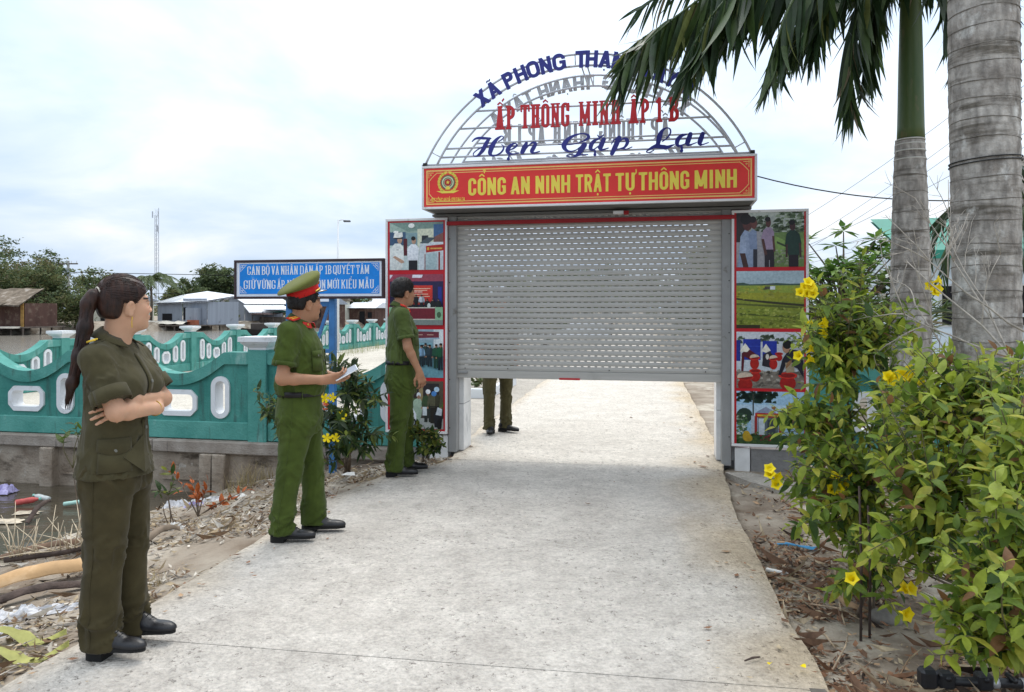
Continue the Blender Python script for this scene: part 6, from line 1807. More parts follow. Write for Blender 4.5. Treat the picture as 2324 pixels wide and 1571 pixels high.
def paint_head(V, fr, base, lip, female=False):
 L_ = ((V - fr.c) @ fr.M) / fr.sc
 C = np.tile(np.array(base), (len(V), 1))
 x, y, z = L_.T
 lp = np.exp(-(((x - .096) / .014) ** 2 + (y / .021) ** 2 + ((z + .0635) / .011) ** 2)) > .45
 C[lp] = lip
 for s in (-1, 1):
  ey = (((x - .088) / .012) ** 2 + ((y - s * .031) / .0125) ** 2 + ((z - .004) / .0055) ** 2) < 1
  C[ey] = (.55, .50, .46)
  ir = (((x - .092) / .012) ** 2 + ((y - s * .031) / .0055) ** 2 + ((z - .004) / .0055) ** 2) < 1
  C[ir] = (.02, .012, .01)
  br = (np.abs(z - .0255 + .25 * np.abs(np.abs(y) - .032)) < .0042) & (np.abs(np.abs(y) - .034) < .019) & (x > .05)
  C[br] = (.03, .02, .016)
  ls = (np.abs(z - .0105) < .0022) & (np.abs(np.abs(y) - .031) < .014) & (x > .07)
  C[ls] = (.03, .02, .016)
 ck = np.exp(-(((x - .07) / .03) ** 2 + ((np.abs(y) - .04) / .02) ** 2 + ((z + .03) / .025) ** 2))
 C = C * (1 - .12 * ck[:, None] * np.array([0, .8, .7]))
 nr_ = fbm(V * 22, 5, 2)[:, None]
 return np.clip(C * (1 + .05 * nr_), 0, 1)
def person(name_loc, yaw, label):
 return empty('person', name_loc, yaw, label, 'person')
SLEEVE_K = .03

LAST = {}
def hit(S, p, d, n=160, L=.5):
 """first surface point met from p along d"""
 d = np.array(d, float); d /= np.linalg.norm(d); t = np.linspace(0, L, n); P = np.array(p, float) + t[:, None] * d
 v = S.ev(P); i = int(np.argmax(v < 0))
 if v[i] >= 0: return np.array(p, float) + d * L * .5
 a = t[max(i - 1, 0)]; b = t[i]
 return np.array(p, float) + d * (a + (b - a) * v[max(i - 1, 0)] / (v[max(i - 1, 0)] - v[i] + 1e-9))
# ---- shared builders -----------------------------------------------------------------
def trousers(par, pelvis, legs, hem, m, h=.009, seed=1, amp=.007, waist=1.0, crease=None):
 S = SDF(); S.u(loft(pelvis), .02)
 for lv in legs: S.u(loft(lv), .03)
 S.i(half((0, 0, hem), (0, 0, -1)), .006)
 allv = np.array([q for lv in legs for q in lv] + list(pelvis))
 lo = (allv[:, 1] - allv[:, 3]).min() - .03, (allv[:, 2] - allv[:, 4]).min() - .03, hem - .03
 hi = (allv[:, 1] + allv[:, 3]).max() + .03, (allv[:, 2] + allv[:, 4]).max() + .03, allv[:, 0].max() + .03
 V, Q = S.mesh(lo, hi, h)
 kz = .5 * (hem + waist) - .06
 brk = lambda P: np.exp(-((P[:, 2] - hem - .09) / .085) ** 2) * 1.5
 kne = lambda P: np.exp(-((P[:, 2] - kz) / .10) ** 2) * .9
 hip = lambda P: np.exp(-((P[:, 2] - waist + .20) / .11) ** 2) * .9
 gen = lambda P: .35 + 0 * P[:, 2]
 V = folds(V, Q, amp, [((.8, .4, .35), .045, brk), ((.75, -.3, .5), .05, kne), ((.8, .2, -.55), .05, hip), ((.15, .1, 1), .075, gen)], seed)
 o = obj('trousers', np_mesh('trousers', V, Q, m, smooth=True), par)
 for s, lv in zip((-1, 1), legs):                 # side seams
  zz = np.linspace(hem + .01, waist - .03, 26); cx = [np.interp(z, [q[0] for q in sorted(lv)], [q[1] for q in sorted(lv)]) for z in zz]
  N_ = [V[np.argmin((V[:, 0] - x + .012) ** 2 * 4 + (V[:, 2] - z) ** 2 * 4 - s * V[:, 1] * .02)] for x, z in zip(cx, zz)]
  MB().tube([tuple(p + np.array([0, s * .0008, 0])) for p in N_], .0022, 5).obj('seam', m, o, smooth=True)
 return o
def shirt(par, torso, sleeves, shoulders, cut, m, h=.008, seed=2, amp=.006, extra=None, tuck=None):
 S = SDF(); S.u(loft(torso), .03)
 for a, b, r1, r2 in shoulders: S.u(rcone(a, b, r1, r2), .04)
 ends = []
 for sh, el, r1, r2, t in sleeves:
  sh = np.array(sh, float); el = np.array(el, float); e = sh + (el - sh) * t
  S.u(rcone(sh, e + (el - sh) / np.linalg.norm(el - sh) * .06, r1, r2), .045); ends.append((e, (el - sh) / np.linalg.norm(el - sh)))
 if extra: extra(S)
 for e, d in ends:            # cut the sleeve end flat, only near the arm
  hf = half(e, -d); rc = rcone(e + d * .03, e + d * .16, r2 + .014, r2 + .03)
  S.s((lambda hf, rc: lambda P: np.maximum(hf(P), rc(P)))(hf, rc), .004)
 S.i(half((0, 0, cut), (0, 0, -1)), .006)
 A = np.array(torso)
 pts = np.array([s[0] for s in sleeves] + [s[1] for s in sleeves])
 lo = np.minimum([(A[:, 1] - A[:, 3]).min(), (A[:, 2] - A[:, 4]).min(), cut], pts.min(0) - .03) - .06
 hi = np.maximum([(A[:, 1] + A[:, 3]).max(), (A[:, 2] + A[:, 4]).max(), A[:, 0].max()], pts.max(0) + .03) + .06
 lo[2] = cut - .03
 LAST['shirt'] = S
 V, Q = S.mesh(lo, hi, h)
 zc = torso[0][0]
 arm = lambda P: sum(np.exp(-(((P - np.array(s[0]) - (np.array(s[1]) - np.array(s[0])) * .5) / .13) ** 2).sum(1)) for s in sleeves)
 low = lambda P: np.exp(-((P[:, 2] - cut - .10) / .12) ** 2)
 gen = lambda P: .30 + 0 * P[:, 2]
 V = folds(V, Q, amp, [((.25, .1, 1), .05, low), ((.6, .2, -.75), .045, arm), ((.35, -.5, .8), .07, gen), ((.2, .9, -.4), .06, lambda P: .3 * np.exp(-((P[:, 2] - 1.18) / .1) ** 2))], seed)
 return obj('shirt', np_mesh('shirt', V, Q, m, smooth=True), par)
def hair_cap(par, fr, m, back=-.075, front=(.080, .060), nf=(-.84, .54), under=(.004, -.028), h=.005, thick=.010, seed=3, bun=True, strands=(90, 90, 22), amp=.0018):
 S = SDF()
 S.u(fr.w(ell((-.014, 0, .032), (.094 + thick, .074 + thick * .9, .088 + thick * 1.1))), .0)
 if bun: S.u(fr.w(ell((-.052, 0, -.022), (.054 + thick * .5, .062 + thick * .5, .066))), .03)
 # the face, the skin round the ears and the neck stay free
 S.s(fr.w(half((front[0], 0, front[1]), (nf[0], 0, nf[1]))), .008)
 ha, hb = half((0, 0, under[0]), (.25, 0, 1)), half((under[1], 0, 0), (-1, 0, .15))
 S.s(fr.w(lambda P: np.maximum(ha(P), hb(P))), .010)
 S.s(fr.w(half((0, 0, back), (.2, 0, 1))), .012)
 c = fr.pt((0, 0, 0)); V, Q = S.mesh(c - .17, c + .17, h)
 loc = ((V - c) @ fr.M)
 V = V + vnormals(V, Q) * (fbm(loc @ np.diag(strands), seed, 2) * amp)[:, None]
 o = obj('hair', np_mesh('hair', V, Q, m, smooth=True), par)
 rg = random.Random(seed); N_ = vnormals(V, Q); mb = MB(); ctr = np.array([-.014, 0, .032]); rad = np.array([.094, .074, .088]) + thick * np.array([1, .9, 1.1])
 if strands[0] < 20:                             # long hair combed back to the tie
  tie = np.array([-.100, 0, .046])
  for k in range(230):
   a = rg.uniform(-1.5, 1.5); e = rg.uniform(-.35, 1.25); st = np.array([math.cos(a) * math.cos(e), math.sin(a) * math.cos(e), math.sin(e)])
   if st[0] * .105 > .078 and st[2] < .25: continue
   q = []; en = (tie - ctr) / rad; en /= np.linalg.norm(en)
   for t in np.linspace(0.02, .97, 8):
    v = st * (1 - t) + en * t; v /= np.linalg.norm(v); q.append(Vector(tuple(fr.pt(ctr + v * rad * rg.uniform(1.002, 1.012)))))
   L0 = (np.array(q[0]) - fr.c) @ fr.M
   if -.78 * 0 + (L0[0] - front[0]) * nf[0] + (L0[2] - front[1]) * nf[1] < -.002 or (L0[2] < under[0] and L0[0] > under[1]): continue
   mb.tube(q, .0011, 4)
 else:
  for k in range(260):
   i = rg.randrange(len(V)); d = N_[i] * .5 + fr.M @ np.array([.3, rg.uniform(-.3, .3), rg.uniform(-.7, .1)]); d /= np.linalg.norm(d)
   mb.tube([Vector(tuple(V[i])), Vector(tuple(V[i] + d * .008)), Vector(tuple(V[i] + d * .014 - np.array([0, 0, .003])))], [.0012, .001, .0004], 3)
 mb.obj('strand', m, o, smooth=True)
 return o
def epaulette(par, a, b, n, m, w=.052, name='epaulette', stripes=2, star=0):
 """shoulder board from a (outer) to b (inner), facing n"""
 a = Vector(a); b = Vector(b); n = Vector(n); t = (b - a).normalized(); sd_ = t.cross(n).normalized(); n = sd_.cross(t)
 e = MB(); V = [a - sd_ * w / 2, a + sd_ * w / 2, b + sd_ * w * .36, b + t * .012, b - sd_ * w * .36]
 e.add([v + n * .007 for v in V] + V, [(0, 1, 2, 3, 4), (9, 8, 7, 6, 5), (0, 5, 6, 1), (1, 6, 7, 2), (2, 7, 8, 3), (3, 8, 9, 4), (4, 9, 5, 0)])
 o = e.obj(name, m, par)
 for s in range(stripes):
  off = (s - (stripes - 1) / 2) * .017; p = MB()
  p.bar(a + t * .006 + sd_ * off + n * .0082, b - t * .01 + sd_ * off * .7 + n * .0082, .005, .002, up=tuple(n)); p.obj('stripe', m_yel, o)
 for k in range(star):
  c = a + (b - a) * (.3 + .25 * k) + n * .0095; p = MB().add([c + (t * math.cos(q * .6283) + sd_ * math.sin(q * .6283)) * (.010 if q % 2 == 0 else .0045) for q in range(10)], [tuple(range(10))]); p.obj('star', m_gilt, o)
 return o
def quad_patch(par, name, pts, n, m, th=.006):
 P = [Vector(p) for p in pts]; n = Vector(n).normalized(); k = len(P)
 return MB().add([p + n * th for p in P] + P, [tuple(range(k)), tuple(range(2 * k - 1, k - 1, -1))] + [(i, k + i, k + (i + 1) % k, (i + 1) % k) for i in range(k)]).obj(name, m, par)
def button(par, p, n, m=None, r=.0075):
 o = MB().lathe([(r, 0), (r, .002), (r * .6, .003)], 10).obj('button', m or m_btn, par, loc=p)
 o.rotation_euler = Vector(n).to_track_quat('Z', 'Y').to_euler(); return o
def surf_x(torso, z, y, sgn=1):
 """front (or back) x of a torso loft at height z, side offset y"""
 lv = sorted(torso); zz = [l[0] for l in lv]; g = lambda k: np.interp(z, zz, [l[k] for l in lv])
 return g(1) + sgn * g(3) * math.sqrt(max(0, 1 - ((y - g(2)) / g(4)) ** 2))
def build_body(par, fr, neck, arms, base_col, lip, h, torso_core, lo, hi, female=False, hands=()):
 S = SDF(); S.u(loft(torso_core), .02)
 head_sdf(S, fr, neck, female)
 for sh, el, wr, r in arms:
  S.u(rcone(sh, el, r[0], r[1]), .03)
  mid = np.array(el) + (np.array(wr) - np.array(el)) * .28
  S.u(rcone(el, mid, r[1] * .96, r[2]), .02); S.u(rcone(mid, wr, r[2], r[3]), .015)
 for hd in hands: hand_sdf(S, **hd)
 V, Q = S.mesh(lo, hi, h)
 C = paint_head(V, fr, base_col, lip, female)
 for hd in hands:                      # slightly redder hands
  d = np.linalg.norm(V - np.array(hd['wrist']) - .08 * np.array(hd['d']) / np.linalg.norm(hd['d']), axis=1); wgt = np.clip(1 - d / .13, 0, 1)[:, None]
  C = C * (1 - wgt * np.array([0.02, .07, .09]))
 return obj('body', np_mesh('body', V, Q, m_skin, smooth=True, cols=C), par)

# ---- woman with crossed arms ----------------------------------------------------------
SKW = (.56, .325, .21)
w = person((-1.722, 3.25, 0), R(0), 'person in dark olive shirt and trousers with long ponytail and crossed arms')
fr = Frame((.044, .0, 1.498), R(46), R(-2), 0, .985)
tor_w = [(.745, -.002, 0, .158, .172), (.79, -.002, 0, .148, .162), (.86, -.002, 0, .133, .151), (.98, .002, 0, .120, .143), (1.08, .008, 0, .121, .146), (1.17, .014, 0, .124, .152), (1.245, .006, 0, .106, .157), (1.30, -.004, 0, .080, .134), (1.335, -.006, 0, .058, .080)]
RS, RE, RW_ = (.0, -.150, 1.265), (.105, -.188, 1.055), (.160, .045, 1.040)
LS_, LE, LW = (.0, .150, 1.265), (.128, .165, 1.070), (.124, -.080, 1.095)
arms = [(RS, RE, RW_, (.041, .038, .038, .025)), (LS_, LE, LW, (.041, .038, .038, .025))]
hd = [dict(wrist=(.160, .052, 1.041), d=(-.45, .88, .16), nrm=(.9, .4, .1), side=1, curl=.12, sc=.86),
      dict(wrist=(.116, -.093, 1.090), d=(-.66, -.66, -.30), nrm=(.60, -.72, .25), side=1, curl=.10, sc=.92, spread=.10, thumb=.8)]
build_body(w, fr, (.004, 0, 1.345), arms, SKW, (.42, .17, .14), .0042, [(1.0, 0, 0, .08, .10), (1.2, 0, 0, .085, .11), (1.29, -.005, 0, .06, .09), (1.345, -.002, 0, .046, .05)], (-.2, -.32, .98), (.36, .32, 1.66), True, hd)
trousers(w, [(.70, -.002, 0, .120, .143), (.80, -.004, 0, .127, .148), (.92, -.002, 0, .115, .138), (.99, 0, 0, .108, .134)],
         [[(.02, -.012, -.085, .090, .070), (.10, -.016, -.085, .082, .067), (.25, -.018, -.083, .079, .067), (.43, -.005, -.08, .081, .070), (.60, .002, -.076, .095, .077), (.80, .0, -.070, .115, .080)],
          [(.02, .030, .078, .088, .068), (.10, .026, .079, .080, .065), (.25, .016, .079, .077, .066), (.43, .020, .078, .080, .070), (.60, .012, .075, .095, .077), (.80, .0, .070, .115, .080)]], .045, m_olt, seed=11, amp=.013, waist=.98)
shirt(w, tor_w, [(RS, RE, .058, .066, .80), (LS_, LE, .058, .064, .80)], [((-.004, -.03, 1.315), RS, .045, .055), ((-.004, .03, 1.315), LS_, .045, .055)], .765, m_ol, seed=21, amp=.012,
      extra=lambda S: (S.u(ell((.095, -.075, 1.150), (.062, .070, .066)), .05), S.u(ell((.095, .075, 1.150), (.062, .070, .066)), .05)))
collar(w, (.002, 0, 1.350), m_ol, .060, .064, .030, .40, 42, .040)
# turned sleeve cuffs
for a, b in ((RS, RE), (LS_, LE)):
 a = np.array(a); b = np.array(b); d = (b - a) / np.linalg.norm(b - a); e = a + (b - a) * .80
 o1 = np.cross(d, [0, 0, 1.]); o1 /= np.linalg.norm(o1); o2 = np.cross(d, o1)
 ring = lambda t, r: [tuple(e + d * t + (o1 * math.cos(q) + o2 * math.sin(q)) * r) for q in np.linspace(0, 2 * math.pi, 30)]
 strip('cuff', ring(-.052, .0715), ring(.006, .0735), m_ol, w, .004)
# shirt front: open neck, placket, pockets, lifted corner, buttons
sx = lambda z, y: surf_x(tor_w, z, y)
SW_ = LAST['shirt']
fx = lambda y, z: hit(SW_, (.40, y, z), (-1, 0, 0))
zz_ = np.concatenate([np.linspace(1.285, 1.115, 10)]); strip('placket', [tuple(fx(.016, z) + [.008, 0, 0]) for z in zz_], [tuple(fx(-.018, z) + [.008, 0, 0]) for z in zz_], m_ol, w, .004)
zz_ = np.linspace(1.0, .80, 10); strip('placket', [tuple(fx(.016, z) + [.008, 0, 0]) for z in zz_], [tuple(fx(-.018, z) + [.008, 0, 0]) for z in zz_], m_ol, w, .004)
button(w, tuple(fx(0, 1.165) + [.013, 0, 0]), (1, -.1, .2), r=.008); button(w, tuple(fx(0, .965) + [.013, 0, 0]), (1, 0, 0))
fa, fb, fc_, fd = fx(-.022, .935) + [.010, 0, 0], fx(-.115, .855) + [.012, -.004, 0], fx(-.065, .785) + [.028, -.006, 0], fx(-.012, .80) + [.014, 0, 0]
quad_patch(w, 'shirt_corner', [tuple(fa), tuple(fb), tuple(fc_), tuple(fd)], (.9, -.35, 0), m_ol, .004)
def side_pt(z, a, r=1.0, torso=tor_w):
 if True:
  p = hit(SW_, (.45 * math.cos(a), .45 * math.sin(a), z), (-math.cos(a), -math.sin(a), 0)); return (p[0] + math.cos(a) * (.006 + (r - 1) * .15), p[1] + math.sin(a) * (.006 + (r - 1) * .15), z)
 lv = sorted(torso); zz = [l[0] for l in lv]; g = lambda k: np.interp(z, zz, [l[k] for l in lv])
 return (g(1) + (g(3) + .004) * r * math.cos(a), g(2) + (g(4) + .004) * r * math.sin(a), z)
fl1 = [side_pt(.935, a) for a in np.linspace(R(-88), R(-36), 12)]; fl2 = [side_pt(.885 - .016 * math.sin(math.pi * i / 11), a, 1.012) for i, a in enumerate(np.linspace(R(-88), R(-36), 12))]
strip('pocket_flap', fl1, fl2, m_ol, w, -.004)
pk1 = [side_pt(.892, a) for a in np.linspace(R(-86), R(-38), 12)]; pk2 = [side_pt(.795, a, 1.004) for a in np.linspace(R(-86), R(-38), 12)]
strip('pocket', pk1, pk2, m_ol, w, -.0025)
bp_ = side_pt(.884, R(-62), 1.02); button(w, bp_, (math.cos(R(-62)), math.sin(R(-62)), 0), r=.009)
ep = strip('shoulder_strap', [*[tuple(hit(SW_, (-.040, y, 1.5), (0, 0, -1)) + [0, 0, .005]) for y in (-.165, -.13, -.10, -.07)]], [tuple(hit(SW_, (.008, y, 1.5), (0, 0, -1)) + [0, 0, .005]) for y in (-.165, -.13, -.10, -.07)], m_ol, w, .006)
tz = lambda x, y: tuple(hit(SW_, (x, y, 1.5), (0, 0, -1)) + [0, 0, .014])
mb = MB(); mb.tube([tz(-.036, -.150), tz(-.020, -.163), tz(.000, -.152)], .0042, 6); mb.tube([tz(-.030, -.132), tz(-.016, -.140), tz(-.004, -.130)], .004, 6); mb.obj('shoulder_badge', m_yel, w)
# hair: cap drawn back, tie, ponytail
hair_cap(w, fr, m_hairb, back=-.078, front=(.090, .060), nf=(-.66, .75), under=(.000, -.030), thick=.013, strands=(10, 45, 45), amp=.0012)
tie = fr.pt((-.108, .0, .045))
rg_ = random.Random(5); mbp = MB()
S = SDF()
tail = [fr.pt((-.085, 0, .045)), fr.pt((-.128, 0, .040)), fr.pt((-.148, 0, .005)), None, None, None, None]
t2 = tail[2]
yaw_back = np.array([-1, -.12, 0])
pts = [tail[0], tail[1], tail[2], t2 + np.array([-.006, -.012, -.10]), t2 + np.array([-.020, -.030, -.22]), t2 + np.array([-.040, -.046, -.33]), t2 + np.array([-.056, -.054, -.405])]
rad = [.025, .020, .024, .026, .024, .018, .008]
for (a, b, ra, rb) in zip(pts, pts[1:], rad, rad[1:]): S.u(rcone(a, b, ra, rb), .03)
P_ = np.array(pts); V, Q = S.mesh(P_.min(0) - .05, P_.max(0) + .05, .005)
V = V + vnormals(V, Q) * (fbm((V - t2) @ np.diag([110, 110, 5]), 4, 2) * .0022)[:, None]
pt_ = obj('ponytail', np_mesh('ponytail', V, Q, m_hairb, smooth=True), w)
for k in range(46):
 a = rg_.uniform(0, 6.283); q = []
 for i, (p, r) in enumerate(zip(pts[1:], rad[1:])):
  p = np.array(p); dv = np.array([math.cos(a), math.sin(a), 0]); q.append(tuple(p + dv * r * rg_.uniform(.86, 1.10) + np.array([0, 0, rg_.uniform(-.04, .01) if i == 5 else 0])))
 mbp.tube([Vector(v) for v in q], [.0026, .003, .003, .0028, .0022, .0008], 4)
mbp.obj('strand', m_hairb, pt_, smooth=True)
mb = MB()
c = Vector(tuple((pts[0] + pts[1]) / 2)); ax = Vector(tuple(pts[1] - pts[0])).normalized(); o1 = ax.cross(Vector((0, 0, 1))).normalized(); o2 = ax.cross(o1)
mb.tube([c + (o1 * math.cos(q) + o2 * math.sin(q)) * .031 for q in np.linspace(0, 6.283, 20)[:-1]], .005, 6, closed=True); mb.obj('hair_tie', mat('tie_ivory', (.55, .50, .42), .5), pt_)
MB().tube([c + o1 * .032 + o2 * .0 + Vector((0, 0, -.0)), c + o1 * .036 - Vector((0, 0, .03))], [.007, .003], 6).obj('hair_clip', m_btn, pt_)
ear = fr.pt((-.002, -.084, -.056))
mb = MB(); mb.tube([tuple(ear), tuple(ear + np.array([.001, -.004, -.014]))], .0026, 6); mb.tube([tuple(ear + np.array([0, -.004, -.016])), tuple(ear + np.array([.001, -.004, -.046]))], .0022, 6); mb.obj('earring', m_gilt, w)
wb = np.array(RW_); dv = (wb - np.array(RE)); dv /= np.linalg.norm(dv); o1 = np.cross(dv, [0, 0, 1.]); o1 /= np.linalg.norm(o1); o2 = np.cross(dv, o1)
MB().tube([Vector(tuple(wb - dv * .012 + (o1 * math.cos(q) + o2 * math.sin(q)) * .0315)) for q in np.linspace(0, 6.283, 24)[:-1]], .0026, 6, closed=True).obj('bracelet', m_gilt, w)
shw = shoe_meshes(.245, .042, .88)
place_shoe(shw, w, .040, -.088, R(-8)); place_shoe(shw, w, .085, .080, R(-3))

# ---- officers ---------------------------------------------------------------------------
SKM = (.40, .205, .118)
def officer(loc, yaw, label, H, m, head_yaw, arm_r, arm_l, hands, cap, seed, stance, lean=0.0, belly=0.0, tr_m=None, sleeve=.72, head_pitch=0.0, skin=SKM, star=0, stripes=2):
 k = H / 1.66; tr_m = tr_m or m
 o = person(loc, yaw, label)
 Z = lambda z: z * k
 belt = Z(.955)
 fr = Frame((.020 + lean, 0, Z(1.548)), R(head_yaw), R(head_pitch), 0, 1.0)
 tor = [(Z(.93), .0, 0, .133 + belly, .166), (Z(.985), .004, 0, .146 + belly, .178), (Z(1.06), .008, 0, .142 + belly, .178), (Z(1.16), .010, 0, .134, .180), (Z(1.26), .004, 0, .125, .184), (Z(1.33), -.010, 0, .105, .178), (Z(1.385), -.020, 0, .078, .135), (Z(1.415), -.022, 0, .060, .075)]
 tor = [(z, x + lean * (z - belt) / (Z(1.4) - belt), y, a, b) for z, x, y, a, b in tor]
 core = [(Z(1.05), lean * .3, 0, .09, .13), (Z(1.3), lean * .8, 0, .09, .15), (Z(1.38), lean - .018, 0, .06, .10), (Z(1.43), lean - .015, 0, .048, .05)]
 arms = [(*arm_r, (.043, .039, .037, .026)), (*arm_l, (.043, .039, .037, .026))]
 ap = np.array([p for a in (arm_r, arm_l) for p in a])
 lo = np.minimum(ap.min(0) - .20, (-.22, -.3, Z(1.0))); hi = np.maximum(ap.max(0) + .20, (.25, .3, Z(1.72)))
 build_body(o, fr, (lean - .016, 0, Z(1.425)), arms, skin, (skin[0] * .82, skin[1] * .62, skin[2] * .62), .0052, core, lo, hi, False, hands)
 (xr, yr, ar), (xl, yl_, al) = stance
 pel = [(Z(.70), .0, 0, .125, .165), (Z(.80), -.008, 0, .142, .176), (Z(.90), -.004, 0, .136, .166), (Z(.97), .0, 0, .130, .162)]
 def leg(x, y, s):
  return [(.03, x - .015, y, .084, .068), (.11, x - .018, y, .077, .065), (.26, x * .9 - .012, y, .074, .066), (Z(.46), x * .6, y * .98, .079, .070), (Z(.62), x * .3, y * .95, .095, .080), (Z(.80), 0, s * .080, .120, .088)]
 trousers(o, pel, [leg(xr, yr, -1), leg(xl, yl_, 1)], .050, tr_m, seed=seed, amp=.014, waist=belt)
 shirt(o, tor, [(arm_r[0], arm_r[1], .060, .070, sleeve), (arm_l[0], arm_l[1], .060, .070, sleeve)],
          [((lean - .02, -.035, Z(1.395)), arm_r[0], .045, .058), ((lean - .02, .035, Z(1.395)), arm_l[0], .045, .058)], Z(.945), m, seed=seed + 5, amp=.013)
 collar(o, (lean - .016, 0, Z(1.425)), m, .060, .063, .034, .35, 32, .028)
 # sleeve hems
 for a, b in ((arm_r[0], arm_r[1]), (arm_l[0], arm_l[1])):
  a = np.array(a); b = np.array(b); d = (b - a) / np.linalg.norm(b - a); e = a + (b - a) * sleeve
  o1 = np.cross(d, [.2, 0.1, 1.]); o1 /= np.linalg.norm(o1); o2 = np.cross(d, o1)
  rg2 = lambda t, r: [tuple(e + d * t + (o1 * math.cos(q) + o2 * math.sin(q)) * r) for q in np.linspace(0, 2 * math.pi, 28)]
  strip('sleeve_hem', rg2(-.024, .0705), rg2(.003, .0725), m, o, .003)
 # belt, buckle, loops
 bz0, bz1 = belt - .018, belt + .016
 el_ = lambda z, a, g: (math.cos(a) * (.1335 + g), math.sin(a) * (.1655 + g), z)
 aa = np.linspace(0, 2 * math.pi, 49)
 strip('belt', [el_(bz1, a, .003) for a in aa], [el_(bz0, a, .003) for a in aa], m_belt, o, -.005)
 MB().bbox(.134, -.022, bz0 - .002, .148, .022, bz1 + .002, .003).obj('buckle', m_gilt, o)
 for a in (R(-70), R(-125), R(70), R(125), R(180)):
  p0 = el_(bz0 - .01, a, .009); MB().bar(p0, el_(bz1 + .008, a, .009), .012, .004).obj('belt_loop', tr_m, o)
 # back pocket line and side pocket
 for s in (-1, 1):
  c_ = [(math.cos(a) * .139 - .004, math.sin(a) * .171, Z(.875)) for a in np.linspace(s * R(118), s * R(150), 6)]
  MB().tube(c_, .0028, 5).obj('back_pocket', tr_m, o)
 # chest pockets with flap
 for s in (-1, 1):
  t_, b_ = Z(1.235), Z(1.20)
  SS = LAST['shirt']; surf_s = lambda z, y: float(hit(SS, (.40, y, z), (-1, 0, 0))[0])
  f1 = [(surf_s(t_, y) + .008, y, t_) for y in np.linspace(s * .055, s * .145, 8)]
  f2 = [(surf_s(b_, y) + .011, y, b_ - .012 * math.sin(math.pi * i / 7)) for i, y in enumerate(np.linspace(s * .055, s * .145, 8))]
  strip('pocket_flap', f1, f2, m, o, .004 if s < 0 else -.004)
  f1 = [(surf_s(b_ + .01, y) + .006, y, b_ + .01) for y in np.linspace(s * .058, s * .142, 8)]; f2 = [(surf_s(Z(1.10), y) + .006, y, Z(1.10)) for y in np.linspace(s * .058, s * .142, 8)]
  strip('pocket', f1, f2, m, o, .003 if s < 0 else -.003)
  button(o, (surf_x(tor, b_, s * .1) + .013, s * .1, b_ + .002), (1, s * .3, 0))
 for z_ in np.linspace(Z(1.33), Z(1.0), 5): button(o, (surf_x(tor, z_, 0) + .004, 0, z_), (1, 0, 0))
 # rank boards and collar tabs
 for s, a_ in ((-1, arm_r[0]), (1, arm_l[0])):
  a_ = np.array(a_)
  SS = LAST['shirt']; e0 = hit(SS, (a_[0] + .012, a_[1] + s * .022, 1.7), (0, 0, -1)); e1 = hit(SS, (a_[0] * .4 + lean * .6 + .006, s * .085, 1.7), (0, 0, -1))
  epaulette(o, tuple(e0 + [0, 0, .008]), tuple(e1 + [0, 0, .010]), (.30, s * .25, 1), m_badge, .052, stripes=stripes, star=star)
  c0 = np.array((lean + .052, s * .056, Z(1.400)))
  quad_patch(o, 'collar_tab', [tuple(c0 + np.array(q)) for q in ((-.034, s * .022, .020), (.012, s * .004, .010), (.022, s * .006, -.024), (-.026, s * .026, -.012))], (.75, s * .75, .25), m_badge, .006)
  MB().lathe([(.008, 0), (.006, .003)], 8).obj('tab_pin', m_gilt, o, loc=tuple(c0 + np.array((.004, s * .022, .002))), rot=(0, R(90), R(s * 45)))
 hair_cap(o, fr, m_hair, back=-.062, front=(.082, .058), under=(.002, -.026), thick=.010 if cap else .017, seed=seed, strands=(70, 70, 40), amp=.0025)
 sh = shoe_meshes(.27, .024, 1.0)
 place_shoe(sh, o, xr + .03, yr, R(ar)); place_shoe(sh, o, xl + .03, yl_, R(al))
 if cap:
  peaked_cap(o, fr)
 return o, fr
m_capg = cloth('cap_green', (.13, .14, .036), .10)
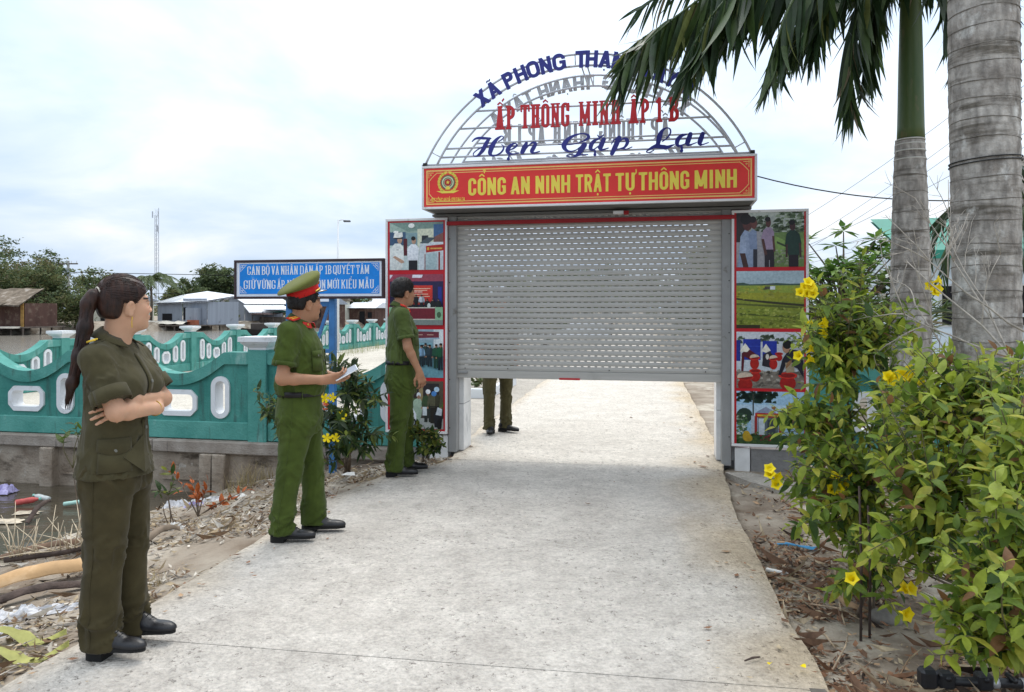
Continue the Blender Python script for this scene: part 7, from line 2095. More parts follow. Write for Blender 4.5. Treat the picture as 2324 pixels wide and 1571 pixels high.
def peaked_cap(par, fr):
 c = empty_part('peaked_cap', par)
 fr2 = Frame(fr.pt((-.008, 0, .050)), 0, 0, 0, 1.0); fr2.M = fr.M @ np.array(Matrix.Rotation(R(-20), 3, 'Y'))
 def ring(rx, ry, z, cx=0, tilt=0.0, n=40): return [tuple(fr2.pt((cx + rx * math.cos(a), ry * math.sin(a), z + tilt * math.cos(a)))) for a in np.linspace(0, 2 * math.pi, n, endpoint=False)]
 def skin(rows, m, name, close_top=False, parent=None):
  n = len(rows[0]); V = [p for r in rows for p in r]
  F = [(i * n + k, i * n + (k + 1) % n, (i + 1) * n + (k + 1) % n, (i + 1) * n + k) for i in range(len(rows) - 1) for k in range(n)]
  if close_top: F.append(tuple((len(rows) - 1) * n + k for k in range(n)))
  return obj(name, np_mesh(name, V, F, m, smooth=True), parent)
 crown = skin([ring(.104, .086, .040), ring(.116, .100, .052), ring(.139, .124, .062, -.006, .016), ring(.149, .135, .073, -.010, .026), ring(.150, .136, .080, -.010, .028), ring(.145, .131, .089, -.010, .030), ring(.120, .108, .100, -.004, .026), ring(.060, .055, .103, -.004, .018), ring(.004, .004, .103, -.004, 0)], m_capg, 'cap_crown', True, par)
 skin([ring(.103, .084, -.006), ring(.107, .088, -.004), ring(.108, .089, .020), ring(.108, .089, .044), ring(.102, .084, .046)], mat('cap_band_red', (.50, .012, .010), .75, .08, 20), 'cap_band', False, par)
 inn = []; out = []
 for a in np.linspace(R(-62), R(62), 20):
  inn.append(tuple(fr2.pt((.106 * math.cos(a), .088 * math.sin(a), .000)))); out.append(tuple(fr2.pt((.108 * math.cos(a) + .052 * math.cos(a * 1.45), .094 * math.sin(a), -.022 * math.cos(a * 1.2)))))
 strip('visor', inn, out, mat('visor_patent', (.02, .02, .022), .08, .05, 5, spec=.8, coat=1.0), par, .004)
 cord = [fr2.pt((.110 * math.cos(a), .091 * math.sin(a), .006)) for a in np.linspace(R(-66), R(66), 24)]
 MB().tube([tuple(p) for p in cord], .0058, 6).obj('cap_cord', m_gilt, par, smooth=True)
 MB().lathe([(.017, 0), (.015, .004), (.006, .007)], 12).obj('cap_badge', m_gilt, par, loc=tuple(fr2.pt((.120, 0, .045))), rot=(0, R(80), math.atan2(fr2.M[1, 0], fr2.M[0, 0])))
 par_e = c
 return c
def empty_part(name, par): return None
# officer with peaked cap holding a phone
RS2, RE2, RW2 = (-.030, -.188, 1.335), (-.060, -.235, 1.045), (.185, -.150, 1.030)
LS2, LE2, LW2 = (-.020, .188, 1.335), (.015, .225, 1.060), (.215, .120, 1.020)
of1, fr1 = officer((-1.375, 4.86, 0), R(4), 'person in green uniform and red banded peaked cap holding a phone', 1.63, m_gr, 36, (RS2, RE2, RW2), (LS2, LE2, LW2),
  [dict(wrist=RW2, d=(.93, .18, .16), nrm=(.10, -.80, -.55), side=-1, curl=.45, sc=1.0, thumb=.2, curls=(.30, .45, .5, .55)), dict(wrist=LW2, d=(.7, -.6, .1), nrm=(.4, .5, -.75), side=1, curl=.4)],
  True, 31, ((-.070, -.098, -6), (.085, .105, 0)), belly=.012, lean=.012)
pc = np.array(RW2) + np.array([.125, .040, .040])
ph = empty('phone', (0, 0, 0), 0, 'white phone held up in the hand of the capped officer', 'phone')
wpt = Vector((-1.375, 4.86, 0)) + Matrix.Rotation(R(4), 3, 'Z') @ Vector(tuple(pc))
ph.location = wpt; ph.rotation_euler = (R(22), R(-28), R(14))
MB().bbox(-.078, -.037, -.004, .078, .037, .004, .003).obj('case', mat('phone_white', (.75, .77, .80), .3, .03, 5), ph)
MB().box(-.073, -.033, .0041, .073, .033, .0049).obj('screen', mat('phone_screen', (.30, .33, .38), .08, .05, 5, spec=.6), ph)
# bare-headed officer with his arm hanging
RS3, RE3, RW3 = (-.020, -.190, 1.425), (.030, -.225, 1.145), (.130, -.215, .925)
LS3, LE3, LW3 = (-.020, .190, 1.425), (.010, .235, 1.140), (.090, .225, .930)
of2, fr2_ = officer((-.985, 6.70, 0), R(14), 'person in green uniform without a cap, arm hanging, beside the photo board', 1.745, m_gr3, 22, (RS3, RE3, RW3), (LS3, LE3, LW3),
  [dict(wrist=RW3, d=(.28, -.02, -.95), nrm=(.35, -.90, .1), side=-1, curl=.55, sc=1.0, thumb=.5), dict(wrist=LW3, d=(.25, 0, -.95), nrm=(.3, .9, .1), side=1, curl=.5)],
  False, 51, ((-.055, -.095, -16), (.055, .10, -12)), tr_m=m_gr, lean=-.005, stripes=0, star=3)
# person behind the half-closed shutter
RS4, RE4, RW4 = (-.010, -.190, 1.37), (.0, -.235, 1.10), (.035, -.225, .86)
LS4, LE4, LW4 = (-.010, .190, 1.37), (.0, .235, 1.10), (.035, .225, .86)
of3, fr3_ = officer((-.165, 8.95, 0), R(-62), 'person in olive uniform standing behind the half closed shutter, legs showing', 1.67, m_ol, 20, (RS4, RE4, RW4), (LS4, LE4, LW4),
  [dict(wrist=RW4, d=(.15, 0, -.98), nrm=(.2, -.95, 0), side=-1, curl=.5), dict(wrist=LW4, d=(.15, 0, -.98), nrm=(.2, .95, 0), side=1, curl=.5)],
  False, 71, ((.02, -.125, -34), (-.01, .115, 30)), tr_m=cloth('olive_trouser_worn', (.085, .075, .035)))
# ------------------------------------------------------------------ palms
def trunk_mat(name, c0, c1, ring):
 m = mat(name, c0, .92, col2=c1, scale=7, bump=.5, bscale=45, detail=12, wear=((.13, .115, .095), 1.2, .53, .10, (.7, .7, 7)), wear2=((.54, .53, .50), 5, .56, .10, (1, 1, .9)))
 t = m.node_tree; b = t.nodes['Principled BSDF']; N = t.nodes.new
 src = b.inputs['Base Color'].links[0].from_socket
 tc = N('ShaderNodeTexCoord'); sp = N('ShaderNodeTexNoise'); sp.inputs['Scale'].default_value = 26; sp.inputs['Detail'].default_value = 6
 mp = N('ShaderNodeMapping'); mp.inputs['Scale'].default_value = (1, 1, .35); t.links.new(tc.outputs['Object'], mp.inputs[0]); t.links.new(mp.outputs[0], sp.inputs['Vector'])
 mr = N('ShaderNodeMapRange'); mr.inputs['From Min'].default_value = .32; mr.inputs['From Max'].default_value = .68; mr.inputs['To Min'].default_value = .62; mr.inputs['To Max'].default_value = 1.25
 t.links.new(sp.outputs['Fac'], mr.inputs[0]); mu = N('ShaderNodeVectorMath'); mu.operation = 'SCALE'; t.links.new(src, mu.inputs[0]); t.links.new(mr.outputs[0], mu.inputs['Scale']); t.links.new(mu.outputs[0], b.inputs['Base Color'])
 return m
m_tr = trunk_mat('palm_trunk', (.25, .225, .20), (.44, .415, .38), .1)
m_cs = mat('crownshaft', (.040, .085, .022), .45, col2=(.085, .115, .035), scale=3, stretch=(3, 3, .4), spec=.4, wear=((.16, .12, .06), 4, .60, .12, (2, 2, .5)))
m_scar = mat('leaf_scar', (.17, .155, .135), .95, .2, 12)
m_scarw = mat('pale_scar', (.55, .54, .50), .9, .1, 12)
PALML = [mat('palm_leaflet', (.022, .045, .016), .45, .35, 5, trans=.22, spec=.4), mat('palm_leaflet_mid', (.05, .085, .022), .45, .3, 5, trans=.28, spec=.4), mat('palm_leaflet_yellow', (.14, .16, .045), .5, .3, 5, trans=.3), mat('palm_leaflet_dry', (.20, .16, .10), .7, .3, 5, trans=.2)]
def palm_trunk(t, prof, lean, scars, seed, zmax):
 """prof: (z, r) list"""
 zs = np.arange(-.25, zmax, .035); r = np.interp(zs, [p[0] for p in prof], [p[1] for p in prof])
 r = r + .0022 * np.sin(zs * 2 * math.pi / .115 + np.sin(zs * 3)) + .002 * vnoise(np.stack([zs * 2, zs * 0, zs * 0], 1), seed)
 n = 28; V = []; F = []
 for i, (z, rr) in enumerate(zip(zs, r)):
  for k in range(n):
   a = 2 * math.pi * k / n; q = rr * (1 + .012 * math.sin(3 * a + z * 2)); V.append((lean[0] * z + q * math.cos(a), lean[1] * z + q * math.sin(a), z))
 F = [(i * n + k, i * n + (k + 1) % n, (i + 1) * n + (k + 1) % n, (i + 1) * n + k) for i in range(len(zs) - 1) for k in range(n)]
 tr = obj('trunk', np_mesh('trunk', V, F, m_tr, smooth=True), t)
 rg = random.Random(seed)
 for z in scars:
  rr = float(np.interp(z, zs, r)); pts = [(lean[0] * z + (rr + .001) * math.cos(a), lean[1] * z + (rr + .001) * math.sin(a), z + .006 * math.sin(a * 2 + z * 7) + rg.uniform(-.002, .002)) for a in np.linspace(0, 2 * math.pi, 30)[:-1]]
  MB().tube(pts, .0030, 5, closed=True).obj('leaf_scar', m_scar, tr, smooth=True)
 return tr
def leaflet_meshes():
 out = []
 for mi_ in range(4):
  row = []
  for v in range(3):
   n = 7; V = []; F = []
   for i in range(n + 1):
    s = i / n; wd_ = .5 * (math.sin(math.pi * min(1, s * 1.02 + .06)) ** .6) * (1 - s * .55) if i < n else .0
    dz = -(.05 + .10 * v) * s * s; x = s
    V += [(x * (1 - .08 * v * s), wd_ * .055, dz + .010 * wd_), (x * (1 - .08 * v * s), 0, dz - .012 * wd_ * 0), (x * (1 - .08 * v * s), -wd_ * .055, dz + .010 * wd_)]
   for i in range(n): F += [(3 * i, 3 * i + 3, 3 * i + 4, 3 * i + 1), (3 * i + 1, 3 * i + 4, 3 * i + 5, 3 * i + 2)]
   row.append(np_mesh('leaflet', V, F, PALML[mi_], smooth=True))
  out.append(row)
 return out
LFM = leaflet_meshes()
def bez(pts, n):
 P = [np.array(p, float) for p in pts]; out = []
 segs = len(P) - 1
 for i in range(n):
  s = i / (n - 1) * segs; k = min(int(s), segs - 1); t = s - k
  p0, p1, p2, p3 = P[max(k - 1, 0)], P[k], P[k + 1], P[min(k + 2, segs)]
  out.append(.5 * ((2 * p1) + (p2 - p0) * t + (2 * p0 - 5 * p1 + 4 * p2 - p3) * t * t + (3 * p1 - p0 - 3 * p2 + p3) * t ** 3))
 return out
def frond(t, pts, nl, Ln, seed, hang=.75, separate=True, wcol=(.55, .33, .1, .02), width=1.0):
 """pts in the palm's own coordinates; leaflets on both sides and hanging"""
 rg = random.Random(seed); C = bez(pts, 26)
 f = MB().tube([Vector(tuple(c)) for c in C], list(np.linspace(.022, .004, 26)), 6).obj('frond', PALML[1], t, smooth=True)
 VV = []; FF = []; MI = []
 for k in range(nl):
  s = .10 + .90 * (k // 2 + rg.random() * .5) / (nl / 2); s = min(s, .995)
  i = s * 25; j = min(int(i), 24); c = C[j] + (C[j + 1] - C[j]) * (i - j); tg = C[j + 1] - C[j]; tg /= np.linalg.norm(tg)
  sd_ = np.cross(tg, [0, 0, 1.]); sd_ /= np.linalg.norm(sd_) + 1e-9; sg_ = 1 if k % 2 else -1
  upv = np.cross(sd_, tg)
  lean_ = rg.choice([.55, .1, -.35]) * .6
  d = sd_ * sg_ * (1 - hang) * rg.uniform(.5, 1.3) + tg * rg.uniform(.25, .6) * (.6 + s) + upv * lean_ * (1 - hang) + np.array([0, 0, -hang * rg.uniform(.7, 1.2)])
  d /= np.linalg.norm(d)
  l = Ln * (.55 + .6 * math.sin(math.pi * min(1, .18 + s * .78))) * rg.uniform(.8, 1.12)
  nn = np.cross(d, np.array([rg.uniform(-1, 1), rg.uniform(-1, 1), rg.uniform(-.2, .6)])); nn /= np.linalg.norm(nn)
  b = np.cross(nn, d)
  M = Matrix(((d[0], b[0], nn[0], c[0]), (d[1], b[1], nn[1], c[1]), (d[2], b[2], nn[2], c[2]), (0, 0, 0, 1)))
  M = M @ Matrix.Diagonal((l, l * width * rg.uniform(.8, 1.2), l, 1))
  me = LFM[rg.choices(range(4), wcol)[0]][rg.randrange(3)]
  if separate:
   o = bpy.data.objects.new('leaflet', me); COL.objects.link(o); o.parent = f; o.matrix_local = M
  else:
   co = np.array([tuple(M @ v.co) for v in me.vertices]); b0 = sum(len(q) for q in VV); VV.append(co)
   FF += [tuple(i + b0 for i in p.vertices) for p in me.polygons]; MI += [PALML.index(me.materials[0])] * len(me.polygons)
 if not separate:
  o = obj('leaflets', np_mesh('leaflets', np.concatenate(VV), FF, PALML, mi=MI, smooth=True), f); o['kind'] = 'stuff'
 return f
# palm with green crownshaft
b1 = ray(2067, 700, 6.3); B1 = Vector((b1.x, b1.y, -.05))
pt1 = empty('royal_palm', B1, 0, 'royal palm with green crownshaft and fronds hanging before the arch', 'palm')
palm_trunk(pt1, [(-.3, .20), (.3, .178), (1.0, .162), (2.0, .150), (2.6, .128), (2.93, .112)], (-.002, 0), [.35, .6, .82, 1.05, 1.28, 1.47, 1.66, 1.85, 2.02, 2.18, 2.34, 2.50, 2.64], 3, 2.94)
for z_ in (2.78, 2.85, 2.905, 2.945): MB().tube([(-.002 * z_ + (.1205 - (z_ - 2.78) * .06) * math.cos(a), (.1205 - (z_ - 2.78) * .06) * math.sin(a), z_) for a in np.linspace(0, 6.283, 32)[:-1]], .006, 6, closed=True).obj('leaf_scar', m_scarw, pt1, smooth=True)
MB().lathe([(.108, 2.93), (.104, 3.05), (.100, 3.25), (.094, 3.6), (.084, 4.0), (.072, 4.35), (.05, 4.55)], 24).obj('crownshaft', m_cs, pt1, smooth=True)
def loc1(px, py, d): return tuple(ray(px, py, d) - B1)
top1 = (0, 0, 4.45)
FR = [
 ([top1, loc1(1930, -190, 6.05), loc1(1780, -130, 5.85), loc1(1620, -25, 5.65), loc1(1490, 75, 5.5), loc1(1405, 165, 5.42)], 88, .72, .72),
 ([top1, loc1(1975, -150, 5.75), loc1(1880, -110, 5.3), loc1(1800, 0, 5.05), loc1(1765, 90, 4.95), loc1(1750, 150, 4.92)], 60, .60, .80),
 ([top1, loc1(2020, -140, 6.0), loc1(1970, -60, 5.75), loc1(1940, 60, 5.6), loc1(1930, 160, 5.55), loc1(1930, 225, 5.55)], 60, .60, .80),
 ([top1, loc1(1990, -170, 6.9), loc1(1860, -130, 7.2), loc1(1700, -60, 7.4), loc1(1560, 40, 7.5), loc1(1480, 120, 7.5)], 52, .72, .75),
 ([top1, loc1(2140, -120, 6.6), loc1(2185, 0, 6.8), loc1(2195, 120, 6.9)], 36, .55, .85),
]
FX = [
 ([top1, loc1(1940, -150, 6.2), loc1(1800, -90, 6.1), loc1(1640, -10, 6.0), loc1(1500, 60, 5.9), loc1(1430, 110, 5.85)], 150, .60, .45),
 ([top1, loc1(2000, -130, 6.5), loc1(1900, -60, 6.7), loc1(1820, 40, 6.8), loc1(1780, 130, 6.8)], 130, .60, .55),
 ([top1, loc1(2110, -110, 5.9), loc1(2150, -40, 5.7), loc1(2170, 60, 5.6), loc1(2175, 140, 5.6)], 80, .5, .75),
 ([top1, loc1(1975, -170, 6.2), loc1(1880, -170, 6.2), loc1(1760, -110, 6.2), loc1(1670, -20, 6.2), loc1(1620, 60, 6.2)], 150, .70, .78),
 ([top1, loc1(2010, -150, 5.9), loc1(1930, -120, 5.6), loc1(1870, -30, 5.5), loc1(1850, 60, 5.45)], 130, .66, .82),
 ([top1, loc1(2120, -150, 6.3), loc1(2170, -80, 6.3), loc1(2200, 40, 6.3)], 90, .6, .82),
 ([top1, loc1(1950, -180, 5.9), loc1(1830, -140, 5.6), loc1(1710, -60, 5.4), loc1(1620, 30, 5.3), loc1(1570, 110, 5.25)], 150, .74, .76),
 ([top1, loc1(2000, -150, 6.1), loc1(1900, -100, 6.1), loc1(1840, -10, 6.1), loc1(1810, 80, 6.1)], 130, .68, .80),
 ([top1, loc1(2030, -130, 6.5), loc1(1990, -60, 6.8), loc1(1975, 60, 7.0), loc1(1970, 150, 7.0)], 120, .64, .80),
 ([top1, loc1(1960, -160, 6.6), loc1(1800, -120, 6.7), loc1(1650, -40, 6.8), loc1(1540, 60, 6.8)], 150, .74, .72),
]
for i, (pp, nl, Ln, hg) in enumerate(FX): frond(pt1, pp, nl, Ln, 260 + i, hg, separate=False, width=2.2, wcol=(.7, .25, .04, .01))
for i, (pp, nl, Ln, hg) in enumerate(FR): frond(pt1, pp, nl, Ln, 60 + i, hg, width=2.0)
for i, (a, el) in enumerate(((40, .9), (100, 1.1), (160, .7), (-60, 1.2), (-20, .6), (-110, .9))):
 q = [top1] + [(math.cos(R(a)) * s * 2.4 * math.cos(el * .4), math.sin(R(a)) * s * 2.4 * math.cos(el * .4), 4.45 + 2.2 * s * math.sin(el) - 1.5 * s * s) for s in (.33, .66, 1.0)]
 frond(pt1, q, 70, .6, 80 + i, .55, separate=False, width=1.5)
# the stouter palm
b2 = ray(2243, 700, 4.86); B2 = Vector((b2.x, b2.y, -.05))
pt2 = empty('royal_palm', B2, 0, 'stout grey palm trunk with a black cable tied round it', 'palm')
sc2 = list(np.cumsum([.42, .2, .17, .19, .16, .18, .15, .17, .16, .14, .15, .13, .14, .12, .13, .12, .13, .11, .12, .11, .12, .11, .12, .11, .12, .12]))
palm_trunk(pt2, [(-.3, .24), (.2, .222), (.9, .200), (1.6, .195), (2.6, .200), (3.6, .202), (6.5, .17)], (-.009, 0), sc2, 8, 6.5)
MB().lathe([(.15, 6.48), (.14, 7.0), (.10, 8.0), (.06, 8.3)], 20, cx=-.009 * 6.5).obj('crownshaft', m_cs, pt2, smooth=True)
for i in range(8):
 a = i * 45; q = [(-.06, 0, 8.1)] + [(math.cos(R(a)) * s * 2.6 - .06, math.sin(R(a)) * s * 2.6, 8.1 + 1.6 * s - 1.9 * s * s) for s in (.33, .66, 1.0)]
 frond(pt2, q, 60, .6, 120 + i, .6, separate=False, width=1.5)
zc_ = (b2.z + (HZ_PX - 0) * 0) ; zca = CAM_H + (HZ_PX - 366) / F_PX * 4.86 + .05
for dz in (0, -.022):
 tag(MB().tube([(B2.x - .009 * zca + .204 * math.cos(a), B2.y + .204 * math.sin(a), zca - .05 + dz + .012 * math.cos(a)) for a in np.linspace(0, 6.283, 40)[:-1]], .0042, 6, closed=True).obj('cable_tie', m_dark), 'thin black cable tied round the stout palm trunk, ' + ('upper turn' if dz == 0 else 'lower turn'), 'cable', 'cable turns round the palm trunk')
# dark areca palms behind, at the picture's right
ap = ray(2330, 700, 8.2); pt3 = empty('areca_palm', (ap.x, ap.y, -.05), 0, 'dark areca palm drooping behind the stout palm trunk', 'palm')
MB().tube([(0, 0, -.2), (.05, 0, 1.6), (0, 0, 3.2)], [.07, .06, .05], 10).obj('trunk', m_tr, pt3, smooth=True)
rg_ = random.Random(9)
for i in range(12):
 a = i * 30 + rg_.uniform(-12, 12); r_ = rg_.uniform(1.0, 1.7); z0 = rg_.uniform(2.4, 3.3); q = [(0, 0, z0)] + [(math.cos(R(a)) * s * r_, math.sin(R(a)) * s * r_, z0 + 1.0 * s - rg_.uniform(1.4, 2.3) * s * s) for s in (.35, .7, 1.0)]
 frond(pt3, q, 46, .5, 140 + i, .6, separate=False, wcol=(.8, .18, .02, 0), width=1.6)
ap = ray(2010, 700, 10.5); pt4 = empty('areca_palm', (ap.x, ap.y, -.05), 0, 'yellow green areca clump behind the crownshaft palm', 'palm')
for i in range(16):
 a = i * 22.5 + rg_.uniform(-12, 12); r_ = rg_.uniform(.5, 1.0); q = [(0, 0, 0)] + [(math.cos(R(a)) * s * r_, math.sin(R(a)) * s * r_, 2.6 * s - 1.1 * s * s + .1) for s in (.35, .7, 1.0)]
 frond(pt4, q, 40, .4, 160 + i, .35, separate=False, wcol=(.1, .4, .45, .05), width=1.7)

# ------------------------------------------------------------------ leafy shrubs
def leaf_template(Ln, wd_, curl=.15, fold=.25, n=5, tip=1.0):
 V = []; F = []
 for i in range(n + 1):
  s = i / n; w_ = wd_ * .5 * math.sin(math.pi * s ** .80) ** .85 if 0 < i < n else 0
  z = -curl * Ln * s * s + .04 * Ln * math.sin(s * math.pi)
  V += [(Ln * s, w_, z + fold * w_), (Ln * s, 0, z), (Ln * s, -w_, z + fold * w_)]
 for i in range(n): F += [(3 * i, 3 * i + 1, 3 * i + 4, 3 * i + 3), (3 * i + 1, 3 * i + 2, 3 * i + 5, 3 * i + 4)]
 return np.array(V), F
def leaf_mat(name, c, tr=.48, rough=.45, var=.25): return mat(name, c, rough, var, 14, trans=tr, spec=.35, bump=.25, bscale=70)
TEC = [leaf_mat('tecoma_dark', (.055, .105, .024)), leaf_mat('tecoma_green', (.145, .225, .032)), leaf_mat('tecoma_lime', (.30, .37, .045)), leaf_mat('tecoma_yellow', (.42, .42, .06)), leaf_mat('tecoma_brown', (.22, .11, .045))]
ALL_ = [leaf_mat('allamanda_dark', (.022, .045, .014)), leaf_mat('allamanda_green', (.050, .090, .022)), leaf_mat('allamanda_young', (.16, .20, .04)), leaf_mat('ixora_dark', (.035, .062, .02)), leaf_mat('dull_leaf', (.09, .11, .05))]
IXO = [leaf_mat('roundleaf_dark', (.030, .060, .013)), leaf_mat('roundleaf_green', (.075, .120, .020)), leaf_mat('roundleaf_lime', (.17, .19, .032)), leaf_mat('roundleaf_tan', (.22, .16, .04)), leaf_mat('roundleaf_deep', (.020, .04, .012))]
m_stem = mat('green_stem', (.12, .11, .055), .8, .3, 10); m_wood = mat('brown_stem', (.15, .115, .085), .9, .3, 12, bump=.5, bscale=60)
def shrub(name, base, shoots, mats, weights, leaf, label, cat='shrub', seed=1, n_obj=260, pairs=6, spacing=.05, elev=.5, stems=7, stem_r=.012, group=None, whorl=2, droop=.3):
 """shoots: world points where shoots end; each carries leaves over its last stretch"""
 rg = random.Random(seed); base = Vector(base)
 t = empty(name, base, 0, label, cat, group)
 hubs = []
 ctr = sum((Vector(s) for s in shoots), Vector()) / len(shoots) - base
 sk_ = MB()
 for k in range(stems):
  a = shoots[rg.randrange(len(shoots))]; tgt = (Vector(a) - base) * rg.uniform(.5, .75)
  mid = Vector((tgt.x * .35 + rg.uniform(-.05, .05), tgt.y * .35, tgt.z * .5))
  P = bez([(rg.uniform(-.06, .06), rg.uniform(-.06, .06), -.05), tuple(mid), tuple(tgt)], 8)
  sk_.tube([Vector(tuple(p)) for p in P], list(np.linspace(stem_r, stem_r * .4, 8)), 6); hubs += [Vector(tuple(p)) for p in P[3:]]
 sk_.obj('stem', m_wood, t, smooth=True)
 tw = MB(); L_list = []
 for s in shoots:
  e = Vector(s) - base; h_ = min(hubs, key=lambda q: (q - e).length + (1.0 if q.z > e.z + .05 else 0))
  d0 = (e - h_); mid = h_ + d0 * .5 + Vector((rg.uniform(-.05, .05), rg.uniform(-.05, .05), -.06 * d0.length + .04))
  P = bez([tuple(h_), tuple(mid), tuple(e)], 9); tw.tube([Vector(tuple(p)) for p in P], list(np.linspace(.0045, .0018, 9)), 5)
  Lt = [np.linalg.norm(P[i + 1] - P[i]) for i in range(8)]; tot = sum(Lt); ph0 = rg.uniform(0, 6.28)
  for k in range(pairs):
   dist = tot - k * spacing
   if dist < 0: break
   acc = 0
   for i in range(8):
    if acc + Lt[i] >= dist: break
    acc += Lt[i]
   p = P[i] + (P[i + 1] - P[i]) * ((dist - acc) / (Lt[i] + 1e-9)); tg = P[min(i + 1, 8)] - P[i]; tg /= np.linalg.norm(tg) + 1e-9
   o1 = np.cross(tg, [.3, .2, 1.]); o1 /= np.linalg.norm(o1) + 1e-9; o2 = np.cross(tg, o1)
   for q in range(whorl):
    a = ph0 + k * 1.4 + q * 2 * math.pi / whorl + rg.uniform(-.3, .3)
    d = tg * (elev + rg.uniform(-.25, .25) + (.5 if k == 0 else 0)) + o1 * math.cos(a) + o2 * math.sin(a) + np.array([0, 0, -droop * rg.uniform(.2, 1.3)]); d /= np.linalg.norm(d)
    upv = np.array([rg.uniform(-.5, .5), rg.uniform(-.5, .5) - .25, 1.]); b = np.cross(upv, d); b /= np.linalg.norm(b) + 1e-9; nn = np.cross(d, b)
    sc = rg.uniform(.55, 1.15) * (.7 if k == 0 else 1)
    M = Matrix(((d[0], b[0], nn[0], p[0]), (d[1], b[1], nn[1], p[1]), (d[2], b[2], nn[2], p[2]), (0, 0, 0, 1))) @ Matrix.Scale(sc, 4)
    wts = list(weights)
    if k == 0: wts[2] *= 2.5
    wp = Vector(tuple(p)) + base
    L_list.append((sc / max(.5, wp.y) + rg.random() * .02, M, rg.choices(range(len(mats)), wts)[0], rg.randrange(3)))
 tw.obj('twig', m_stem, t, smooth=True)
 T = [leaf_template(leaf[0], leaf[1], c_, f_) for c_, f_ in ((.12, .2), (.35, .35), (-.05, .12))]
 MES = [[np_mesh('leaf', v, f, m_, smooth=True) for v, f in T] for m_ in mats]
 L_list.sort(key=lambda q: -q[0])
 for _, M, mi_, v in L_list[:n_obj]:
  o = bpy.data.objects.new('leaf', MES[mi_][v]); COL.objects.link(o); o.parent = t; o.matrix_local = M
 rest = L_list[n_obj:]
 if rest:
  VV = []; FF = []; MI = []; b0 = 0
  for _, M, mi_, v in rest:
   V, F = T[v]; Mn = np.array(M); VV.append(V @ Mn[:3, :3].T + Mn[:3, 3]); FF += [tuple(i + b0 for i in f) for f in F]; MI += [mi_] * len(F); b0 += len(V)
  o = obj('foliage', np_mesh('foliage', np.concatenate(VV), FF, mats, mi=MI, smooth=True), t); o['kind'] = 'stuff'
 return t
def spread(zones, n, seed):
 """zones: (px, py, depth, rx px, ry px, rdepth, weight) -> shoot ends"""
 rg = random.Random(seed); out = []
 ws = [z[6] for z in zones]
 while len(out) < n:
  z = rg.choices(zones, ws)[0]; a, b, c = (rg.gauss(0, .55) for _ in range(3))
  if a * a + b * b > 1.1: continue
  out.append(ray(z[0] + a * z[3], z[1] + b * z[4], max(1.6, z[2] + c * z[5])))
 return out
m_fly = mat('yellow_petal', (.88, .69, .006), .5, .08, 20, trans=.2)
m_flo = mat('orange_petal', (.62, .12, .04), .6, .15, 20)
def trumpet_mesh(r=.022, Ln=.045):
 mb = MB(); n = 10
 prof = [(.15, 0), (.22, .3), (.45, .7), (.72, .95)]
 V = []; F = []
 for rr, s in prof:
  for k in range(n): a = 2 * math.pi * k / n; V.append((rr * r * math.cos(a), rr * r * math.sin(a), s * Ln))
 for k in range(n):
  a = 2 * math.pi * k / n; q = 1.45 if k % 2 == 0 else 1.05; V.append((q * r * math.cos(a), q * r * math.sin(a), Ln * (1.0 if k % 2 == 0 else .98)))
 for i in range(4): F += [(i * n + k, i * n + (k + 1) % n, (i + 1) * n + (k + 1) % n, (i + 1) * n + k) for k in range(n)]
 return mb.add(V, F).mesh('flower', m_fly, True)
def five_petal(r=.035):
 mb = MB()
 for q in range(5):
  a = q * 1.2566; d = Vector((math.cos(a), math.sin(a), .18)); s_ = Vector((-math.sin(a), math.cos(a), 0))
  mb.add([(0, 0, -.004), d * r * .45 + s_ * r * .30, d * r * .85 + s_ * r * .36, d * r * 1.02 + s_ * r * .05 - Vector((0, 0, .004)), d * r * .85 - s_ * r * .30, d * r * .45 - s_ * r * .24], [(0, 1, 2, 3, 4, 5)])
 mb.lathe([(.004, -.03), (.006, -.012), (.009, .002)], 8)
 return mb.mesh('flower', m_fly, False)
TRU = trumpet_mesh(); FIV = five_petal()
def flowers(t, pts, me, seed, n=1, sp=.036, sc=1.1):
 rg = random.Random(seed)
 for px, py, d, k in pts:
  for q in range(k):
   p = ray(px, py, d) + Vector((rg.uniform(-sp, sp), rg.uniform(-sp, sp) * .6, rg.uniform(-sp, sp))) * (1 if k > 1 else .2)
   dv = Vector((rg.uniform(-.7, .7), -rg.uniform(.5, 1.0), rg.uniform(-.2, .7)))
   obj('flower', me, t, loc=p - t.location, rot=dv.to_track_quat('Z', 'Y').to_euler(), scale=(sc,) * 3)
# three yellow-elder shrubs beside the road
s1p = on_ground(1965, 1290, -.05)
sh1 = shrub('yellow_elder_shrub', s1p, spread([(1930, 640, 4.7, 70, 70, .3, 1), (1880, 780, 4.55, 110, 90, .4, 2.2), (1960, 880, 4.4, 130, 110, .4, 3), (1840, 960, 4.4, 95, 90, .35, 2.4), (1930, 1040, 4.25, 150, 90, .35, 3), (1830, 1130, 4.2, 70, 50, .3, 1), (1990, 1150, 4.1, 110, 70, .3, 1.8), (2010, 740, 4.6, 90, 80, .3, 1.6), (1870, 700, 4.7, 70, 60, .3, 1.2), (1900, 1180, 4.1, 110, 60, .3, 1.2)], 340, 1) + [ray(*q) for q in ((1756, 1086, 4.12), (1775, 1080, 4.2), (1768, 1100, 4.15), (1838, 664, 4.55), (1850, 680, 4.55), (1846, 752, 4.5), (1830, 815, 4.47), (1905, 1112, 4.02), (1920, 1120, 4.05), (1800, 1090, 4.2), (2058, 880, 4.05), (2030, 876, 4.05))],
   TEC, (.14, .40, .33, .10, .03), (.098, .038), 'tall yellow elder shrub covering the edge of the right photo board', seed=2, n_obj=300, pairs=7, spacing=.05, stems=10)
